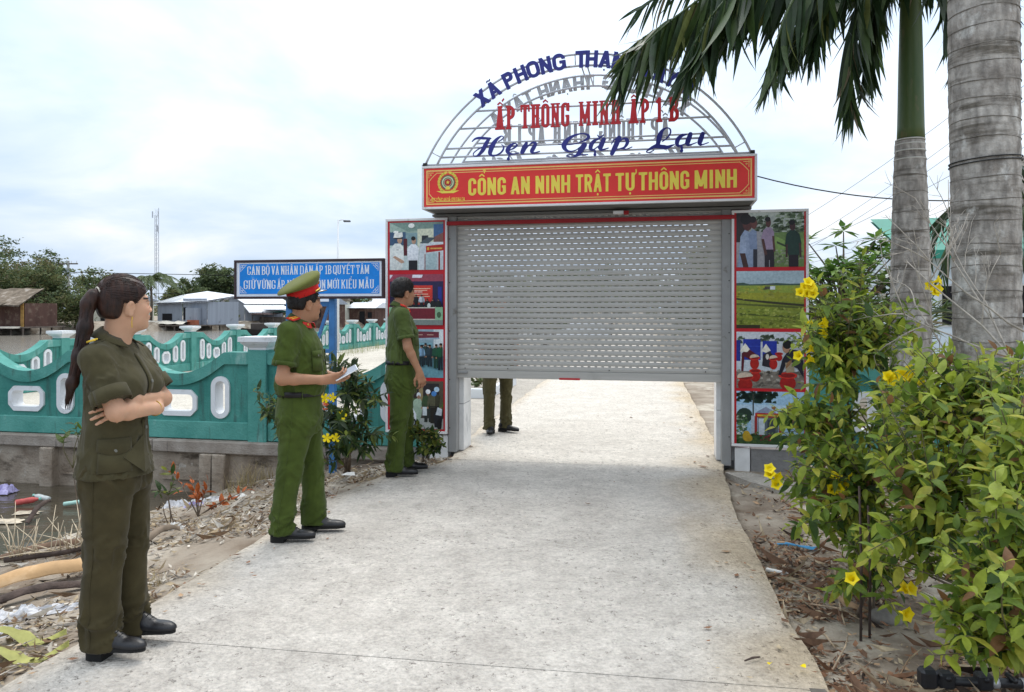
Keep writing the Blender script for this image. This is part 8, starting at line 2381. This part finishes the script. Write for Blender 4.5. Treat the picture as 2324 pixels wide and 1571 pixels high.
flowers(sh1, [(1832, 660, 4.5, 9), (1850, 745, 4.5, 4), (1822, 812, 4.45, 3), (2058, 862, 4.0, 14), (1905, 1103, 4.0, 6), (1752, 1078, 4.1, 2), (1763, 1090, 4.1, 2), (2120, 655, 4.6, 4), (2020, 860, 4.0, 4)], TRU, 3)
s2p = on_ground(2215, 1400, -.04)
sh2 = shrub('yellow_elder_shrub', s2p, spread([(2110, 820, 3.7, 110, 80, .3, 1.2), (2180, 960, 3.5, 130, 100, .35, 2.6), (2080, 1060, 3.5, 120, 90, .3, 2.2), (2250, 1080, 3.35, 110, 110, .3, 2.6), (2140, 1190, 3.3, 120, 80, .3, 2), (2280, 930, 3.5, 70, 70, .3, 1.4), (2050, 930, 3.7, 90, 80, .3, 1.6), (2300, 850, 3.6, 60, 70, .3, 1.5), (2180, 820, 3.8, 90, 70, .3, 1.2), (2060, 1230, 3.35, 110, 60, .25, 1.4)], 300, 4),
   TEC, (.10, .32, .40, .15, .03), (.098, .040), 'bright lime yellow elder shrub in front of the stout palm trunk', seed=5, n_obj=300, pairs=6, spacing=.055, stems=8)
flowers(sh2, [(1935, 1320, 3.4, 1), (2040, 1340, 3.3, 2), (2038, 1390, 3.2, 1)], TRU, 6)
s3p = on_ground(2330, 1545, -.03)
sh3 = shrub('yellow_elder_shrub', s3p, spread([(2300, 1150, 2.75, 90, 100, .2, 2), (2200, 1280, 2.8, 100, 90, .2, 2.2), (2320, 1330, 2.65, 80, 90, .2, 2), (2140, 1390, 2.85, 90, 50, .2, 1.0), (2260, 1420, 2.7, 90, 60, .2, 1.2), (2270, 1040, 2.85, 90, 80, .2, 1.6), (2310, 950, 2.9, 60, 70, .2, 1.2), (2180, 1470, 2.7, 100, 40, .15, .8)], 150, 7),
   TEC, (.08, .34, .40, .15, .03), (.095, .040), 'low leafy yellow elder shrub over the brown leaf litter', seed=8, n_obj=260, pairs=6, spacing=.05, stems=7)
s4p = on_ground(1960, 1395, -.06)
sh4 = shrub('yellow_elder_shrub', s4p, spread([(1960, 1240, 3.75, 60, 60, .2, 1), (1905, 1330, 3.6, 40, 30, .15, .5), (2010, 1300, 3.6, 70, 50, .2, 1)], 26, 9) + [ray(1937, 1324, 3.42), ray(2042, 1346, 3.32), ray(2040, 1396, 3.22), ray(1925, 1335, 3.45)], TEC, (.12, .4, .36, .1, .02), (.095, .038), 'young yellow elder tied to two thin stakes', seed=10, n_obj=120, pairs=5, spacing=.05, stems=3, stem_r=.009)
# dry twigs over the shrubs
db = on_ground(2330, 1180, -.05); dbt = empty('dry_bush', db, 0, 'bare white twiggy bush in front of the stout palm trunk', 'shrub')
m_twig = mat('bare_twig', (.40, .36, .31), .9, .25, 20); rg_ = random.Random(14)
def twig_tree(mb, p, d, ln, r, lev):
 n = 5; pts = [p]; dd = d.copy()
 for i in range(n):
  dd = (dd + Vector((rg_.uniform(-.22, .22), rg_.uniform(-.2, .2), rg_.uniform(-.2, .2)))).normalized(); pts.append(pts[-1] + dd * ln / n)
 mb.tube(pts, list(np.linspace(r, r * .45, n + 1)), 5)
 if lev > 0:
  for k in range(3 if lev > 1 else 3):
   q = pts[rg_.randint(2, n)]; nd = (dd + Vector((rg_.uniform(-.9, .9), rg_.uniform(-.5, .5), rg_.uniform(-.7, .7)))).normalized(); twig_tree(mb, q, nd, ln * rg_.uniform(.32, .52), r * .62, lev - 1)
for a, b in (((2330, 1000, 4.2), (2060, 700, 4.3)), ((2330, 900, 4.1), (2150, 480, 4.3)), ((2330, 860, 4.0), (2090, 560, 4.2)), ((2330, 820, 4.2), (2030, 800, 4.3)), ((2340, 760, 4.1), (2080, 640, 4.2)), ((2330, 940, 4.0), (2100, 860, 4.1))):
 mb = MB(); A = ray(*a) - db; Bv = ray(*b) - db
 mb.tube([Vector((0, 0, -.05)), A * .6 + Vector((0, 0, .1)), A], [.012, .009, .007], 6)
 twig_tree(mb, A, (Bv - A).normalized(), (Bv - A).length, .0070, 3); mb.obj('branch', m_twig, dbt, smooth=True)
# allamanda and ixora between the two officers
alp = on_ground(790, 1065, -.12)
al = shrub('allamanda_shrub', alp, spread([(775, 830, 6.2, 60, 40, .25, 1), (820, 900, 6.25, 55, 60, .25, 2), (770, 960, 6.15, 60, 60, .25, 2.2), (840, 990, 6.3, 50, 40, .2, 1.2), (760, 1020, 6.1, 60, 40, .2, 1.2)], 62, 11),
           ALL_, (.42, .32, .10, .12, .04), (.115, .036), 'dark green allamanda shrub with yellow flowers between the two officers', seed=12, n_obj=300, pairs=5, spacing=.05, whorl=3, stems=7)
flowers(al, [(738, 905, 6.0, 1), (757, 903, 6.0, 1), (777, 944, 5.95, 1), (743, 996, 5.9, 1), (760, 993, 5.9, 1)], FIV, 13, sc=1.15)
al2p = on_ground(640, 1035, -.25)
shrub('allamanda_shrub', al2p, spread([(610, 900, 6.6, 35, 30, .15, 1), (630, 930, 6.6, 40, 40, .15, 1), (640, 990, 6.6, 30, 40, .15, .7)], 20, 15), ALL_, (.2, .4, .25, .1, .05), (.10, .030), 'sparse leafy allamanda stem behind the back of the capped officer', seed=16, n_obj=200, pairs=5, spacing=.045, whorl=3, stems=4)
ixp = on_ground(735, 1045, -.1); ix = shrub('ixora_shrub', ixp, spread([(712, 830, 6.3, 12, 12, .1, .6), (732, 930, 6.2, 22, 30, .1, 1)], 8, 17), ALL_, (.4, .4, .1, .1, 0), (.075, .028), 'slender ixora with orange flower heads beside the officer with the phone', seed=18, n_obj=120, pairs=4, spacing=.035, stems=3, stem_r=.006)
clm = MB(); rg_ = random.Random(4)
for k in range(26):
 a = rg_.uniform(0, 6.28); e_ = rg_.uniform(0, 1.4); c = Vector((math.cos(a) * math.cos(e_), math.sin(a) * math.cos(e_), math.sin(e_))) * .030
 for q in range(4):
  b_ = q * 1.571; clm.add([c, c + Vector((math.cos(b_) * .012, math.sin(b_) * .012, .004)), c + Vector((math.cos(b_ + .8) * .008, math.sin(b_ + .8) * .008, .006))], [(0, 1, 2)])
clme = clm.mesh('flower_head', m_flo)
for px, py, d in ((712, 800, 6.2), (735, 926, 6.1)): obj('flower_head', clme, ix, loc=ray(px, py, d) - ix.location, rot=(R(30), 0, 0), scale=(1.2,) * 3)
rsp = on_ground(968, 1042, -.05)
shrub('roundleaf_shrub', rsp, spread([(950, 985, 6.85, 28, 22, .15, 1), (985, 1000, 6.85, 30, 22, .15, 1.2), (960, 1020, 6.8, 36, 20, .15, 1)], 44, 19), IXO, (.34, .34, .18, .06, .08), (.070, .040), 'low round leaved shrub at the foot of the left photo board', seed=20, n_obj=280, pairs=4, spacing=.03, stems=6, stem_r=.007, whorl=2)
# saplings on the bank
sp1 = on_ground(385, 1200, -.18)
shrub('mangrove_sapling', sp1, [ray(378, 1068, sp1.y), ray(400, 1110, sp1.y + .05), ray(362, 1120, sp1.y - .05)], IXO, (.3, .5, .2, 0, 0), (.10, .036), 'upright green sapling on the littered bank behind the crossed-arm person', 'sapling', 22, 60, 4, .05, .6, 3, .006, droop=-.2)
sp2 = ray(205, 1010, 6.0); sp2.z = -.5
shrub('mangrove_sapling', sp2, [ray(170, 965, 5.9), ray(150, 985, 5.9), ray(185, 975, 5.95)], IXO, (.3, .5, .2, 0, 0), (.10, .038), 'small sapling rising from the inlet before the teal wall', 'sapling', 23, 40, 3, .04, .5, 2, .006, droop=-.1)
# ------------------------------------------------------------------ litter and small things on the ground
def gz(x, y): return float(ground_z(np.array([x]), np.array([y]))[0])
def scatter(name, n, region, mats, weights, size, seed, label, cat, lift=.004, aspect=(.25, .6), curl=.3, tilt=.35):
 """flat bent flakes lying on the ground; region(rng, n) -> x, y arrays"""
 rg = np.random.default_rng(seed); X, Y = region(rg, n); n = len(X)
 kp = fbm(np.stack([X * 2.3, Y * 2.3, X * 0 + 4], 1), 6, 3) + rg.normal(0, .35, n) > -.15; X = X[kp]; Y = Y[kp]; n = len(X)
 Z = ground_z(X, Y) + lift + rg.uniform(0, .015, n)
 a = rg.uniform(0, 2 * np.pi, n); s = size * np.clip(rg.lognormal(-.1, .45, n), .25, 1.6); asp = rg.uniform(*aspect, n)
 d = np.stack([np.cos(a), np.sin(a), rg.normal(0, tilt, n)], 1); d /= np.linalg.norm(d, axis=1)[:, None]
 up = np.stack([rg.normal(0, tilt, n), rg.normal(0, tilt, n), np.ones(n)], 1); b = np.cross(up, d); b /= np.linalg.norm(b, axis=1)[:, None]; nn = np.cross(d, b)
 P = np.stack([X, Y, Z], 1); S_ = s[:, None]; A_ = (s * asp)[:, None]; cu = (curl * s * rg.uniform(-.3, 1, n))[:, None]
 V = np.stack([P - d * S_ * .5 + nn * cu * .5, P - d * S_ * .05 + b * A_ * .5, P + d * S_ * .5 + nn * cu, P + d * S_ * .05 - b * A_ * .5 + nn * cu * .2], 1).reshape(-1, 3)
 F = np.arange(4 * n).reshape(n, 4)[:, [0, 1, 2]]; F2 = np.arange(4 * n).reshape(n, 4)[:, [0, 2, 3]]
 mi = rg.choice(len(mats), n, p=weights)
 o = obj(name, np_mesh(name, V, np.concatenate([F, F2]), mats, mi=np.concatenate([mi, mi])))
 return tag(o, label, cat, kind='stuff')
dm = lambda n, c, v=.3: mat(n, c, .9, v, 20)
LIT = [dm('litter_tan', (.36, .28, .18)), dm('litter_brown', (.17, .105, .06)), dm('litter_pale', (.52, .47, .40)), dm('litter_grey', (.27, .24, .21)), dm('litter_dark', (.07, .05, .035))]
LIR = [dm('litter_russet', (.24, .125, .07)), dm('litter_umber', (.15, .085, .052)), dm('litter_buff', (.38, .25, .15)), dm('litter_black', (.045, .03, .022)), dm('litter_straw', (.45, .36, .24))]
def left_region(rg, n):
 Y = rg.uniform(2.6, 8.1, n); s = np.abs(rg.normal(0, 1.15, n)) + .01; X = road_l(Y) - s
 w_ = (X - GO[0]) * GE[0] + (Y - GO[1]) * GE[1]; k = (s < 2.5) & (w_ < -.12)
 return X[k], Y[k]
def right_region(rg, n):
 Y = 1.6 + rg.beta(1.1, 1.7, n) * 5.2; s = np.abs(rg.normal(0, .8, n)) + .0; X = road_r(Y) + s
 k = (s < 3.2) & (rg.random(n) < np.clip(1.25 - .33 * np.maximum(Y - 3.2, 0) - .12 * s, .05, 1)); return X[k], Y[k]
def right_far(rg, n):
 Y = rg.uniform(3.5, 7.0, n); X = road_r(Y) + rg.uniform(0, 3.5, n); return X, Y
scatter('bank_litter', 8500, left_region, LIT, [.26, .26, .22, .16, .10], .040, 1, 'dry leaf scraps and shells strewn over the left bank', 'litter')
scatter('straw_litter', 2600, left_region, LIT, [.50, .12, .28, .07, .03], .10, 2, 'thin dry straw and leaf strips lying on the left bank', 'litter', aspect=(.04, .10), lift=.010)
scatter('leaf_litter', 11000, right_region, LIR, [.30, .28, .20, .10, .12], .036, 3, 'red brown dead leaf litter along the right road edge', 'litter')
scatter('twig_litter', 1300, right_region, LIR, [.2, .3, .2, .05, .25], .14, 4, 'thin dry twigs among the leaf litter right of the road', 'litter', aspect=(.03, .07), lift=.012)
scatter('scattered_leaves', 1500, right_far, LIR, [.2, .2, .35, .05, .2], .05, 5, 'sparse dry leaves on the sandy ground behind the shrubs', 'litter')
def road_region(rg, n):
 Y = rg.uniform(2.4, 13, n); q = rg.random(n); s = np.where(rg.random(n) < .5, np.abs(rg.normal(0, .05, n)), 1 - np.abs(rg.normal(0, .06, n)))
 s = np.where(rg.random(n) < .12, q, s); s = np.clip(s, 0.01, .99); return road_l(Y) + (road_r(Y) - road_l(Y)) * s, Y
rg = np.random.default_rng(8); X, Y = road_region(rg, 420)
V = []; F = []; MI = []
for x, y in zip(X, Y):
 a = rg.uniform(0, 6.28); s = .012 * rg.lognormal(0, .5); b = len(V)
 V += [(x + math.cos(a) * s, y + math.sin(a) * s, .012), (x - math.sin(a) * s * .5, y + math.cos(a) * s * .5, .010), (x - math.cos(a) * s, y - math.sin(a) * s, .011), (x + math.sin(a) * s * .5, y - math.cos(a) * s * .5, .010)]; F.append((b, b + 1, b + 2, b + 3)); MI.append(int(rg.choice([0, 1, 2, 4], p=[.3, .3, .2, .2])))
tag(obj('road_crumbs', np_mesh('road_crumbs', V, F, LIR, mi=MI)), 'crumbs of leaf and soil along the road edges', 'litter', kind='stuff')

def ground_pt(px, py):
 """photo point met with the sloping ground"""
 z = -.1
 for _ in range(25):
  p = on_ground(px, py, z); z = .5 * z + .5 * gz(p.x, p.y)
 return Vector((p.x, p.y, z))
# big tan palm sheath and dark bark on the bank
def sheath(a, b, w_, depth, m, name, label, n=16, k=9, cat='palm sheath', bow=.05):
 A = Vector(a); Bv = Vector(b); t_ = (Bv - A); sd_ = t_.cross(Vector((0, 0, 1))).normalized(); V = []; F = []
 for i in range(n + 1):
  s = i / n; c = A.lerp(Bv, s) + Vector((0, 0, bow * math.sin(math.pi * s))); ww = w_ * (.55 + .45 * math.sin(math.pi * min(1, s * .8 + .12)))
  for j in range(k + 1):
   ph = -1.25 + 2.5 * j / k; V.append(c + sd_ * ww * math.sin(ph) + Vector((0, 0, depth * (math.cos(ph) - .3) + .0022 * math.sin(i * 1.7 + j))))
 V2 = V + [v - Vector((0, 0, .006)) for v in V]; nb = len(V)
 F = [(i * (k + 1) + j, (i + 1) * (k + 1) + j, (i + 1) * (k + 1) + j + 1, i * (k + 1) + j + 1) for i in range(n) for j in range(k)]
 F += [tuple(q + nb for q in reversed(f)) for f in F]
 o = obj(name, np_mesh(name, [tuple(v) for v in V2], F, m, smooth=True)); return tag(o, label, cat)
m_sh = mat('tan_sheath', (.50, .31, .15), .7, .22, 3, stretch=(1, 1, 1), bump=.2, bscale=20, wear=((.66, .48, .30), 3, .5, .2))
m_bk = mat('dark_bark', (.07, .05, .042), .9, .4, 10, bump=.6, bscale=30)
g1, g2_ = ground_pt(-90, 1368), ground_pt(235, 1296)
sheath(g1 + Vector((0, 0, .02)), g2_ + Vector((0, 0, .03)), .085, .075, m_sh, 'palm_sheath', 'smooth tan palm sheath lying on the littered bank')
sheath(ground_pt(-60, 1395) + Vector((0, 0, .01)), ground_pt(200, 1335) + Vector((0, 0, .015)), .045, .035, m_bk, 'bark_strip', 'dark strip of bark beside the tan palm sheath', cat='bark')
sheath(ground_pt(-40, 1290) + Vector((0, 0, .02)), ground_pt(250, 1245) + Vector((0, 0, .05)), .05, .04, mat('brown_sheath', (.15, .09, .055), .8, .3, 8), 'palm_stalk', 'brown dead palm stalk behind the tan sheath', cat='palm stalk')
sheath(ground_pt(325, 1240) + Vector((0, 0, .01)), ground_pt(405, 1212) + Vector((0, 0, .03)), .035, .04, mat('grey_wood', (.22, .17, .125), .9, .3, 8), 'driftwood', 'short grey brown log beside the sapling', cat='log', n=8)
# dry fan of palm leaflet ribs
fb_ = ground_pt(140, 1275); fan = empty('dry_palm_frond', fb_, 0, 'dry palm frond with pale bristling ribs at the water edge', 'palm frond')
rg_ = random.Random(6); mr_ = mat('pale_rib', (.56, .47, .34), .8, .15, 20)
MB().tube([(-.35, -.05, .03), (0, 0, .06), (.28, .10, .10)], [.022, .018, .012], 8).obj('stalk', m_bk, fan, smooth=True)
for k in range(38):
 s = rg_.uniform(-.32, .26); o = Vector((s, s * .2, .05 + .1 * (s + .3)))
 d = Vector((rg_.uniform(-.55, .35), rg_.uniform(-.3, .4), rg_.uniform(.5, 1.0) if rg_.random() < .7 else rg_.uniform(.0, .3))).normalized(); l = rg_.uniform(.18, .40)
 MB().tube([o, o + d * l * .5, o + d * l + Vector((rg_.uniform(-.05, .05), 0, -.02))], [.0042, .0034, .0015], 5).obj('rib', mr_, fan, smooth=True)
# rubbish
def crumple(name, c, sx, sy, sz, m, label, seed, cat='rubbish', n=14, rz=0.0):
 rg = np.random.default_rng(seed); u = np.linspace(-1, 1, n); X, Y = np.meshgrid(u, u, indexing='ij')
 P = np.stack([X.ravel() * 2, Y.ravel() * 2, X.ravel() * 0 + seed], 1); h_ = 1 - np.abs(fbm(P * 1.1, seed, 3)) * 1.5; edge = np.maximum(np.abs(X), np.abs(Y)).ravel()
 jx = fbm(P * .9 + 9, seed + 1, 2) * .22; jy = fbm(P * .9 + 19, seed + 2, 2) * .22
 Zv = sz * np.clip(h_, 0, 1) * (1 - edge ** 3); V = np.stack([(X.ravel() + jx) * sx, (Y.ravel() + jy) * sy, Zv + .004], 1)
 idx = np.arange(n * n).reshape(n, n); F = np.stack([idx[:-1, :-1], idx[1:, :-1], idx[1:, 1:], idx[:-1, 1:]], -1).reshape(-1, 4)
 keep = rg.random(len(F)) < 1.1; o = obj(name, np_mesh(name, V, F[keep], m, smooth=False), loc=c, rot=(0, 0, rz)); return tag(o, label, cat)
m_bag = mat('white_plastic', (.72, .72, .74), .35, .06, 8, trans=.25, spec=.5); m_bagg = mat('grey_plastic', (.52, .52, .54), .4, .1, 8); m_purp = mat('lilac_plastic', (.42, .38, .62), .4, .1, 8); m_foam = mat('white_foam', (.78, .77, .74), .8, .05, 12); m_card = mat('buff_plastic', (.55, .47, .36), .6, .15, 8)
W_ = lambda px, py: on_ground(px, py, WATER + .006)
for i, (nm, p, sx_, sy_, sz_, m_, lab, rz_) in enumerate((
 ('plastic_bag', ground_pt(40, 1400), .11, .07, .05, m_bag, 'white crumpled plastic bag below the tan sheath', .4), ('plastic_sheet', ground_pt(120, 1388), .13, .05, .03, m_bagg, 'grey crumpled plastic sheet beside the white bag', .5),
 ('plastic_bag', W_(8, 1118), .12, .10, .10, m_purp, 'lilac plastic bag floating by the retaining wall', 0), ('foam_sheet', ground_pt(110, 1203), .11, .07, .05, m_foam, 'white foam slab at the water edge', .6),
 ('plastic_sheet', ground_pt(30, 1275), .16, .09, .05, m_card, 'buff plastic sheet on the bank behind the sheath', .2), ('plastic_bag', ground_pt(15, 1440), .06, .05, .04, m_bagg, 'small grey crumpled bag at the foot of the bank', 0),
 ('plastic_bag', ground_pt(398, 1150), .10, .06, .07, m_bag, 'white torn bag beside the orange dead leaves', .3), ('plastic_sheet', ground_pt(470, 1140), .16, .05, .05, m_bag, 'long white plastic strip under the orange dead leaves', .7),
 ('plastic_bag', ground_pt(440, 1150), .08, .05, .05, m_purp, 'lilac torn bag among the white plastic', 1.0), ('paper_scrap', ground_pt(395, 1200), .07, .05, .05, m_foam, 'white paper scrap at the foot of the sapling', .2),
 ('paper_scrap', ground_pt(545, 1128), .05, .04, .03, m_foam, 'small white paper scrap on the straw near the dry grass', .9), ('plastic_sheet', W_(60, 1165), .12, .05, .02, m_card, 'brown scrap drifting on the inlet', .2), ('plastic_sheet', W_(0, 1185), .2, .08, .03, m_card, 'buff drift of rubbish at the left end of the inlet', .1),
 ('paper_scrap', ground_pt(320, 1150), .08, .05, .04, m_bag, 'white scrap between the legs and the sapling', .4))):
 crumple(nm, p, sx_, sy_, sz_, m_, lab, 30 + i, rz=rz_)
def bottle(p, rz, m, capm, label, s=1.0):
 t = empty('plastic_bottle', p, rz, label, 'bottle')
 MB().lathe([(.018 * s, 0), (.030 * s, .006), (.031 * s, .06), (.028 * s, .08), (.031 * s, .10), (.031 * s, .16), (.014 * s, .20), (.013 * s, .215)], 14).obj('body', m, t, smooth=True, rot=(0, R(84), 0), loc=(-.1, 0, .03))
 MB().lathe([(.015 * s, .213), (.015 * s, .232)], 12).obj('cap', capm, t, rot=(0, R(84), 0), loc=(-.1, 0, .03)); return t
bottle(W_(60, 1146), R(20), mat('red_label', (.55, .10, .09), .4, .3, 6), mat('mint_cap', (.25, .58, .48), .5), 'bottle with red label floating in the inlet')
bottle(W_(168, 1150), R(10), mat('mint_plastic', (.40, .62, .55), .4, .1, 6), mat('white_cap', (.7, .7, .7), .5), 'small mint bottle floating near the pile', .7)
bottle(W_(96, 1138), R(160), mat('clear_plastic', (.55, .58, .57), .25, .1, 6), mat('mint_cap', (.25, .58, .48), .5), 'pale clear bottle drifting beside the red labelled one', .9)
# wood debris in the water
sheath(W_(60, 1190), W_(112, 1165) + Vector((0, 0, .12)), .03, .03, m_bk, 'drift_stump', 'dark broken stump standing in the inlet', cat='stump', n=8)
# green-yellow husk leaves by the road edge
m_husk = mat('husk_leaf', (.42, .42, .13), .6, .25, 8, trans=.2)
for i, (px, py, rz_, lab) in enumerate(((60, 1462, .2, 'limp yellow green husk leaf on the left road edge'), (50, 1503, .4, 'folded green yellow husk leaf nearer the slab joint'))):
 p = ground_pt(px, py); V = []; F = []
 for k in range(13):
  s = k / 12; w_ = .045 * math.sin(math.pi * min(1, s + .05)) ** .7
  c = Vector((-.20 + .38 * s, .03 * math.sin(s * 5 + i), .03 + .03 * math.sin(s * 7)))
  V += [tuple(c + Vector((0, w_, .015 * math.sin(k * 1.3)))), tuple(c + Vector((0, 0, .022))), tuple(c - Vector((0, w_, .01 * math.cos(k))))]
 for k in range(12): F += [(3 * k, 3 * k + 3, 3 * k + 4, 3 * k + 1), (3 * k + 1, 3 * k + 4, 3 * k + 5, 3 * k + 2)]
 tag(obj('husk_leaf', np_mesh('husk_leaf', V, F, m_husk, smooth=True), loc=p, rot=(0, 0, rz_)), lab, 'leaf')
# orange dead branch and dry grass tufts
ob = ground_pt(450, 1178); obt = empty('dead_branch', ob, 0, 'dead branch with orange leaves among the white plastic', 'branch')
m_or = mat('orange_dead_leaf', (.36, .095, .025), .7, .3, 20, trans=.2); lt_ = leaf_template(.085, .034, .1, .3); lm = np_mesh('leaf', *lt_, m_or, smooth=True)
mb = MB(); rg_ = random.Random(12)
for k in range(6):
 e_ = Vector((rg_.uniform(-.30, .34), rg_.uniform(-.05, .3), rg_.uniform(.10, .34))); mb.tube([(0, 0, .02), e_ * .5 + Vector((0, 0, .03)), e_], [.006, .004, .002], 5)
 for q in range(9):
  p = e_ * rg_.uniform(.45, 1.0); o = obj('leaf', lm, obt, loc=p); o.rotation_euler = (rg_.uniform(-1, 1), rg_.uniform(-1.5, 0.2), rg_.uniform(0, 6.28)); o.scale = (rg_.uniform(.7, 1.15),) * 3
mb.obj('twig', m_wood, obt, smooth=True)
m_dg = mat('dry_grass', (.34, .27, .14), .8, .3, 10, trans=.2)
def tuft(px, py, n, h_, seed, label, m=m_dg, z=None, sp=.2):
 p = ground_pt(px, py) if z is None else on_ground(px, py, z); rg = random.Random(seed); V = []; F = []
 for k in range(n):
  o = Vector((rg.uniform(-1, 1) * sp * .4, rg.uniform(-1, 1) * sp * .4, -.02)); a = rg.uniform(0, 6.28); l = h_ * rg.uniform(.5, 1.1); bend = rg.uniform(.2, .9); wv = Vector((-math.sin(a), math.cos(a), 0)) * .0028
  prev = None
  for i in range(5):
   s = i / 4; c = o + Vector((math.cos(a), math.sin(a), 0)) * l * bend * s * s * .8 + Vector((0, 0, l * (s - .28 * bend * s * s))); b = len(V); V += [tuple(c - wv * (1 - s * .9)), tuple(c + wv * (1 - s * .9))]
   if i: F.append((b - 2, b - 1, b + 1, b))
 return tag(obj('grass_tuft', np_mesh('grass_tuft', V, F, m), loc=p), label, 'grass', kind='stuff')
tuft(560, 1108, 90, .34, 1, 'dry straw coloured grass tuft against the retaining wall'); tuft(530, 1118, 40, .25, 2, 'small dry grass tuft beside the piles'); tuft(600, 1090, 50, .28, 3, 'dry grass behind the capped officer')
tuft(905, 1052, 60, .12, 4, 'short straw around the heels of the bare headed officer'); tuft(1720, 1062, 50, .10, 5, 'short dry grass at the foot of the right board', sp=.5); tuft(335, 1335, 40, .14, 6, 'wispy dry grass on the bank')
m_gg = mat('roadside_grass', (.26, .27, .10), .8, .3, 10, trans=.2)
for k, (px, py) in enumerate(((780, 808), (800, 803), (838, 797), (855, 792), (870, 790), (815, 800))): tuft(px, py, 70, .45, 20 + k, 'weeds growing along the foot of the riverside wall', m_gg, z=-.10, sp=.9)
# right side: rope, foam, stone, stakes, twigs, petals, tripod
m_rope = mat('blue_plastic_rope', (.10, .36, .62), .5, .15, 10)
p = ground_pt(1800, 1248); mb = MB(); rg_ = random.Random(2)
for k in range(5): mb.tube([(-.10 + .02 * k, .06 - .01 * k, .02), (-.03, .03 + .006 * k, .03), (.05, .0 + .004 * k, .02), (.12 + .01 * k, -.05 + .012 * k, .015)], .0045, 5)
tag(mb.obj('plastic_rope', m_rope, loc=p), 'frayed blue plastic rope on the brown litter', 'rope')
p = ground_pt(1768, 1305); tag(MB().bbox(-.075, -.014, .005, .075, .014, .025, .005).obj('foam_stick', m_foam, loc=p, rot=(0, R(4), R(-28))), 'white foam stick lying on the leaf litter', 'foam')
p = ground_pt(2006, 1410); S = SDF(); S.u(ell((0, 0, .02), (.085, .06, .04), (.1, .2, .4)), 0); S.u(ell((.03, 0, .01), (.05, .06, .04)), .03); V, Q = S.mesh((-.12, -.1, -.05), (.12, .1, .1), .012)
V = V + vnormals(V, Q) * (fbm(V * 18, 3, 2) * .006)[:, None]; tag(obj('stone', np_mesh('stone', V, Q, mat('grey_stone', (.24, .22, .20), .9, .2, 12, bump=.4, bscale=40), smooth=True), loc=p), 'flat grey stone in the leaf litter near the stakes', 'stone')
for i, (px, py, h_, lab) in enumerate(((1953, 1455, .72, 'taller thin dark stake tied beside the young shrub'), (1973, 1448, .62, 'shorter thin dark stake of the tied pair'))):
 p = ground_pt(px, py); tag(MB().tube([(0, 0, -.1), (.004, 0, h_ * .5), (-.006, 0, h_)], [.0065, .006, .005], 7).obj('stake', m_bk, loc=p, smooth=True), lab, 'stake')
p = ground_pt(1963, 1450); tag(MB().tube([(-.02, 0, .40), (0, -.012, .405), (.03, 0, .40), (0, .012, .395)], .004, 5, closed=True).obj('wire_tie', m_dark, loc=p), 'black wire tie joining the two stakes', 'wire tie')
for i, (a, b_, r_, lab) in enumerate((((1840, 1380), (1960, 1420), .005, 'long bare stick across the brown litter'), ((1850, 1345), (1895, 1295), .005, 'curved pale twig beside the foam stick'), ((1890, 1530), (1925, 1450), .004, 'thin pale stick by the road edge'), ((1830, 1440), (1895, 1480), .006, 'brown splinter at the right slab edge'))):
 A = ground_pt(*a); Bv = ground_pt(*b_); tag(MB().tube([A + Vector((0, 0, .02)), A.lerp(Bv, .5) + Vector((.02, 0, .04)), Bv + Vector((0, 0, .02))], [r_, r_, r_ * .5], 6).obj('stick', dm('stick_buff', (.42, .32, .22)), smooth=True), lab, 'stick')
A = on_ground(1690, 1500, .01); Bv = on_ground(1724, 1491, .01); tag(MB().tube([A, A.lerp(Bv, .5) + Vector((0, 0, .004)), Bv], [.003, .005, .0035], 6).obj('twig', m_bk), 'short black twig lying on the road', 'twig')
for i, (px, py, lab) in enumerate(((1746, 1509, 'single yellow petal on the road'), (1829, 1516, 'fallen yellow flower on the road near the edge'))):
 p = on_ground(px, py, .016); o = obj('fallen_petal', leafme := np_mesh('fallen_petal', *leaf_template(.035, .022, .2, .5), m_fly, smooth=True), loc=p, rot=(R(-20), 0, R(60 + 50 * i))); tag(o, lab, 'petal')
p = on_ground(790, 1080, -.02); tag(MB().add([(-.06, -.02, .012), (.07, -.035, .010), (.05, .03, .03), (-.02, .04, .022)], [(0, 1, 2, 3)]).obj('paper_scrap', m_foam, loc=p), 'folded white paper below the allamanda shrub', 'paper')
tp = on_ground(2205, 1568, -.03); tpt = empty('tripod', tp, R(-4), 'black camera tripod leg with grey collar lying on the litter', 'tripod')
m_blk = mat('black_plastic', (.014, .015, .018), .42, .2, 20, spec=.5); m_gry = mat('silver_collar', (.50, .51, .53), .35, .05, 10, metal=.5)
MB().tube([(-.16, 0, .035), (.30, 0, .035)], .019, 14).obj('leg', m_blk, tpt, smooth=True)
for x in (-.10, .045): MB().bbox(x - .03, -.026, .010, x + .03, .026, .072, .008).obj('clamp', m_blk, tpt)
for x in (.085, .20): MB().tube([(x - .014, 0, .035), (x + .014, 0, .035)], .0215, 14).obj('collar', m_gry, tpt, smooth=True)
for x in (-.10, .045, .15): MB().tube([(x, -.030, .055), (x, .030, .055)], .010, 12).obj('bolt', m_blk, tpt, smooth=True)
MB().bbox(-.20, -.03, .008, -.135, .03, .085, .012).obj('hinge', m_blk, tpt)
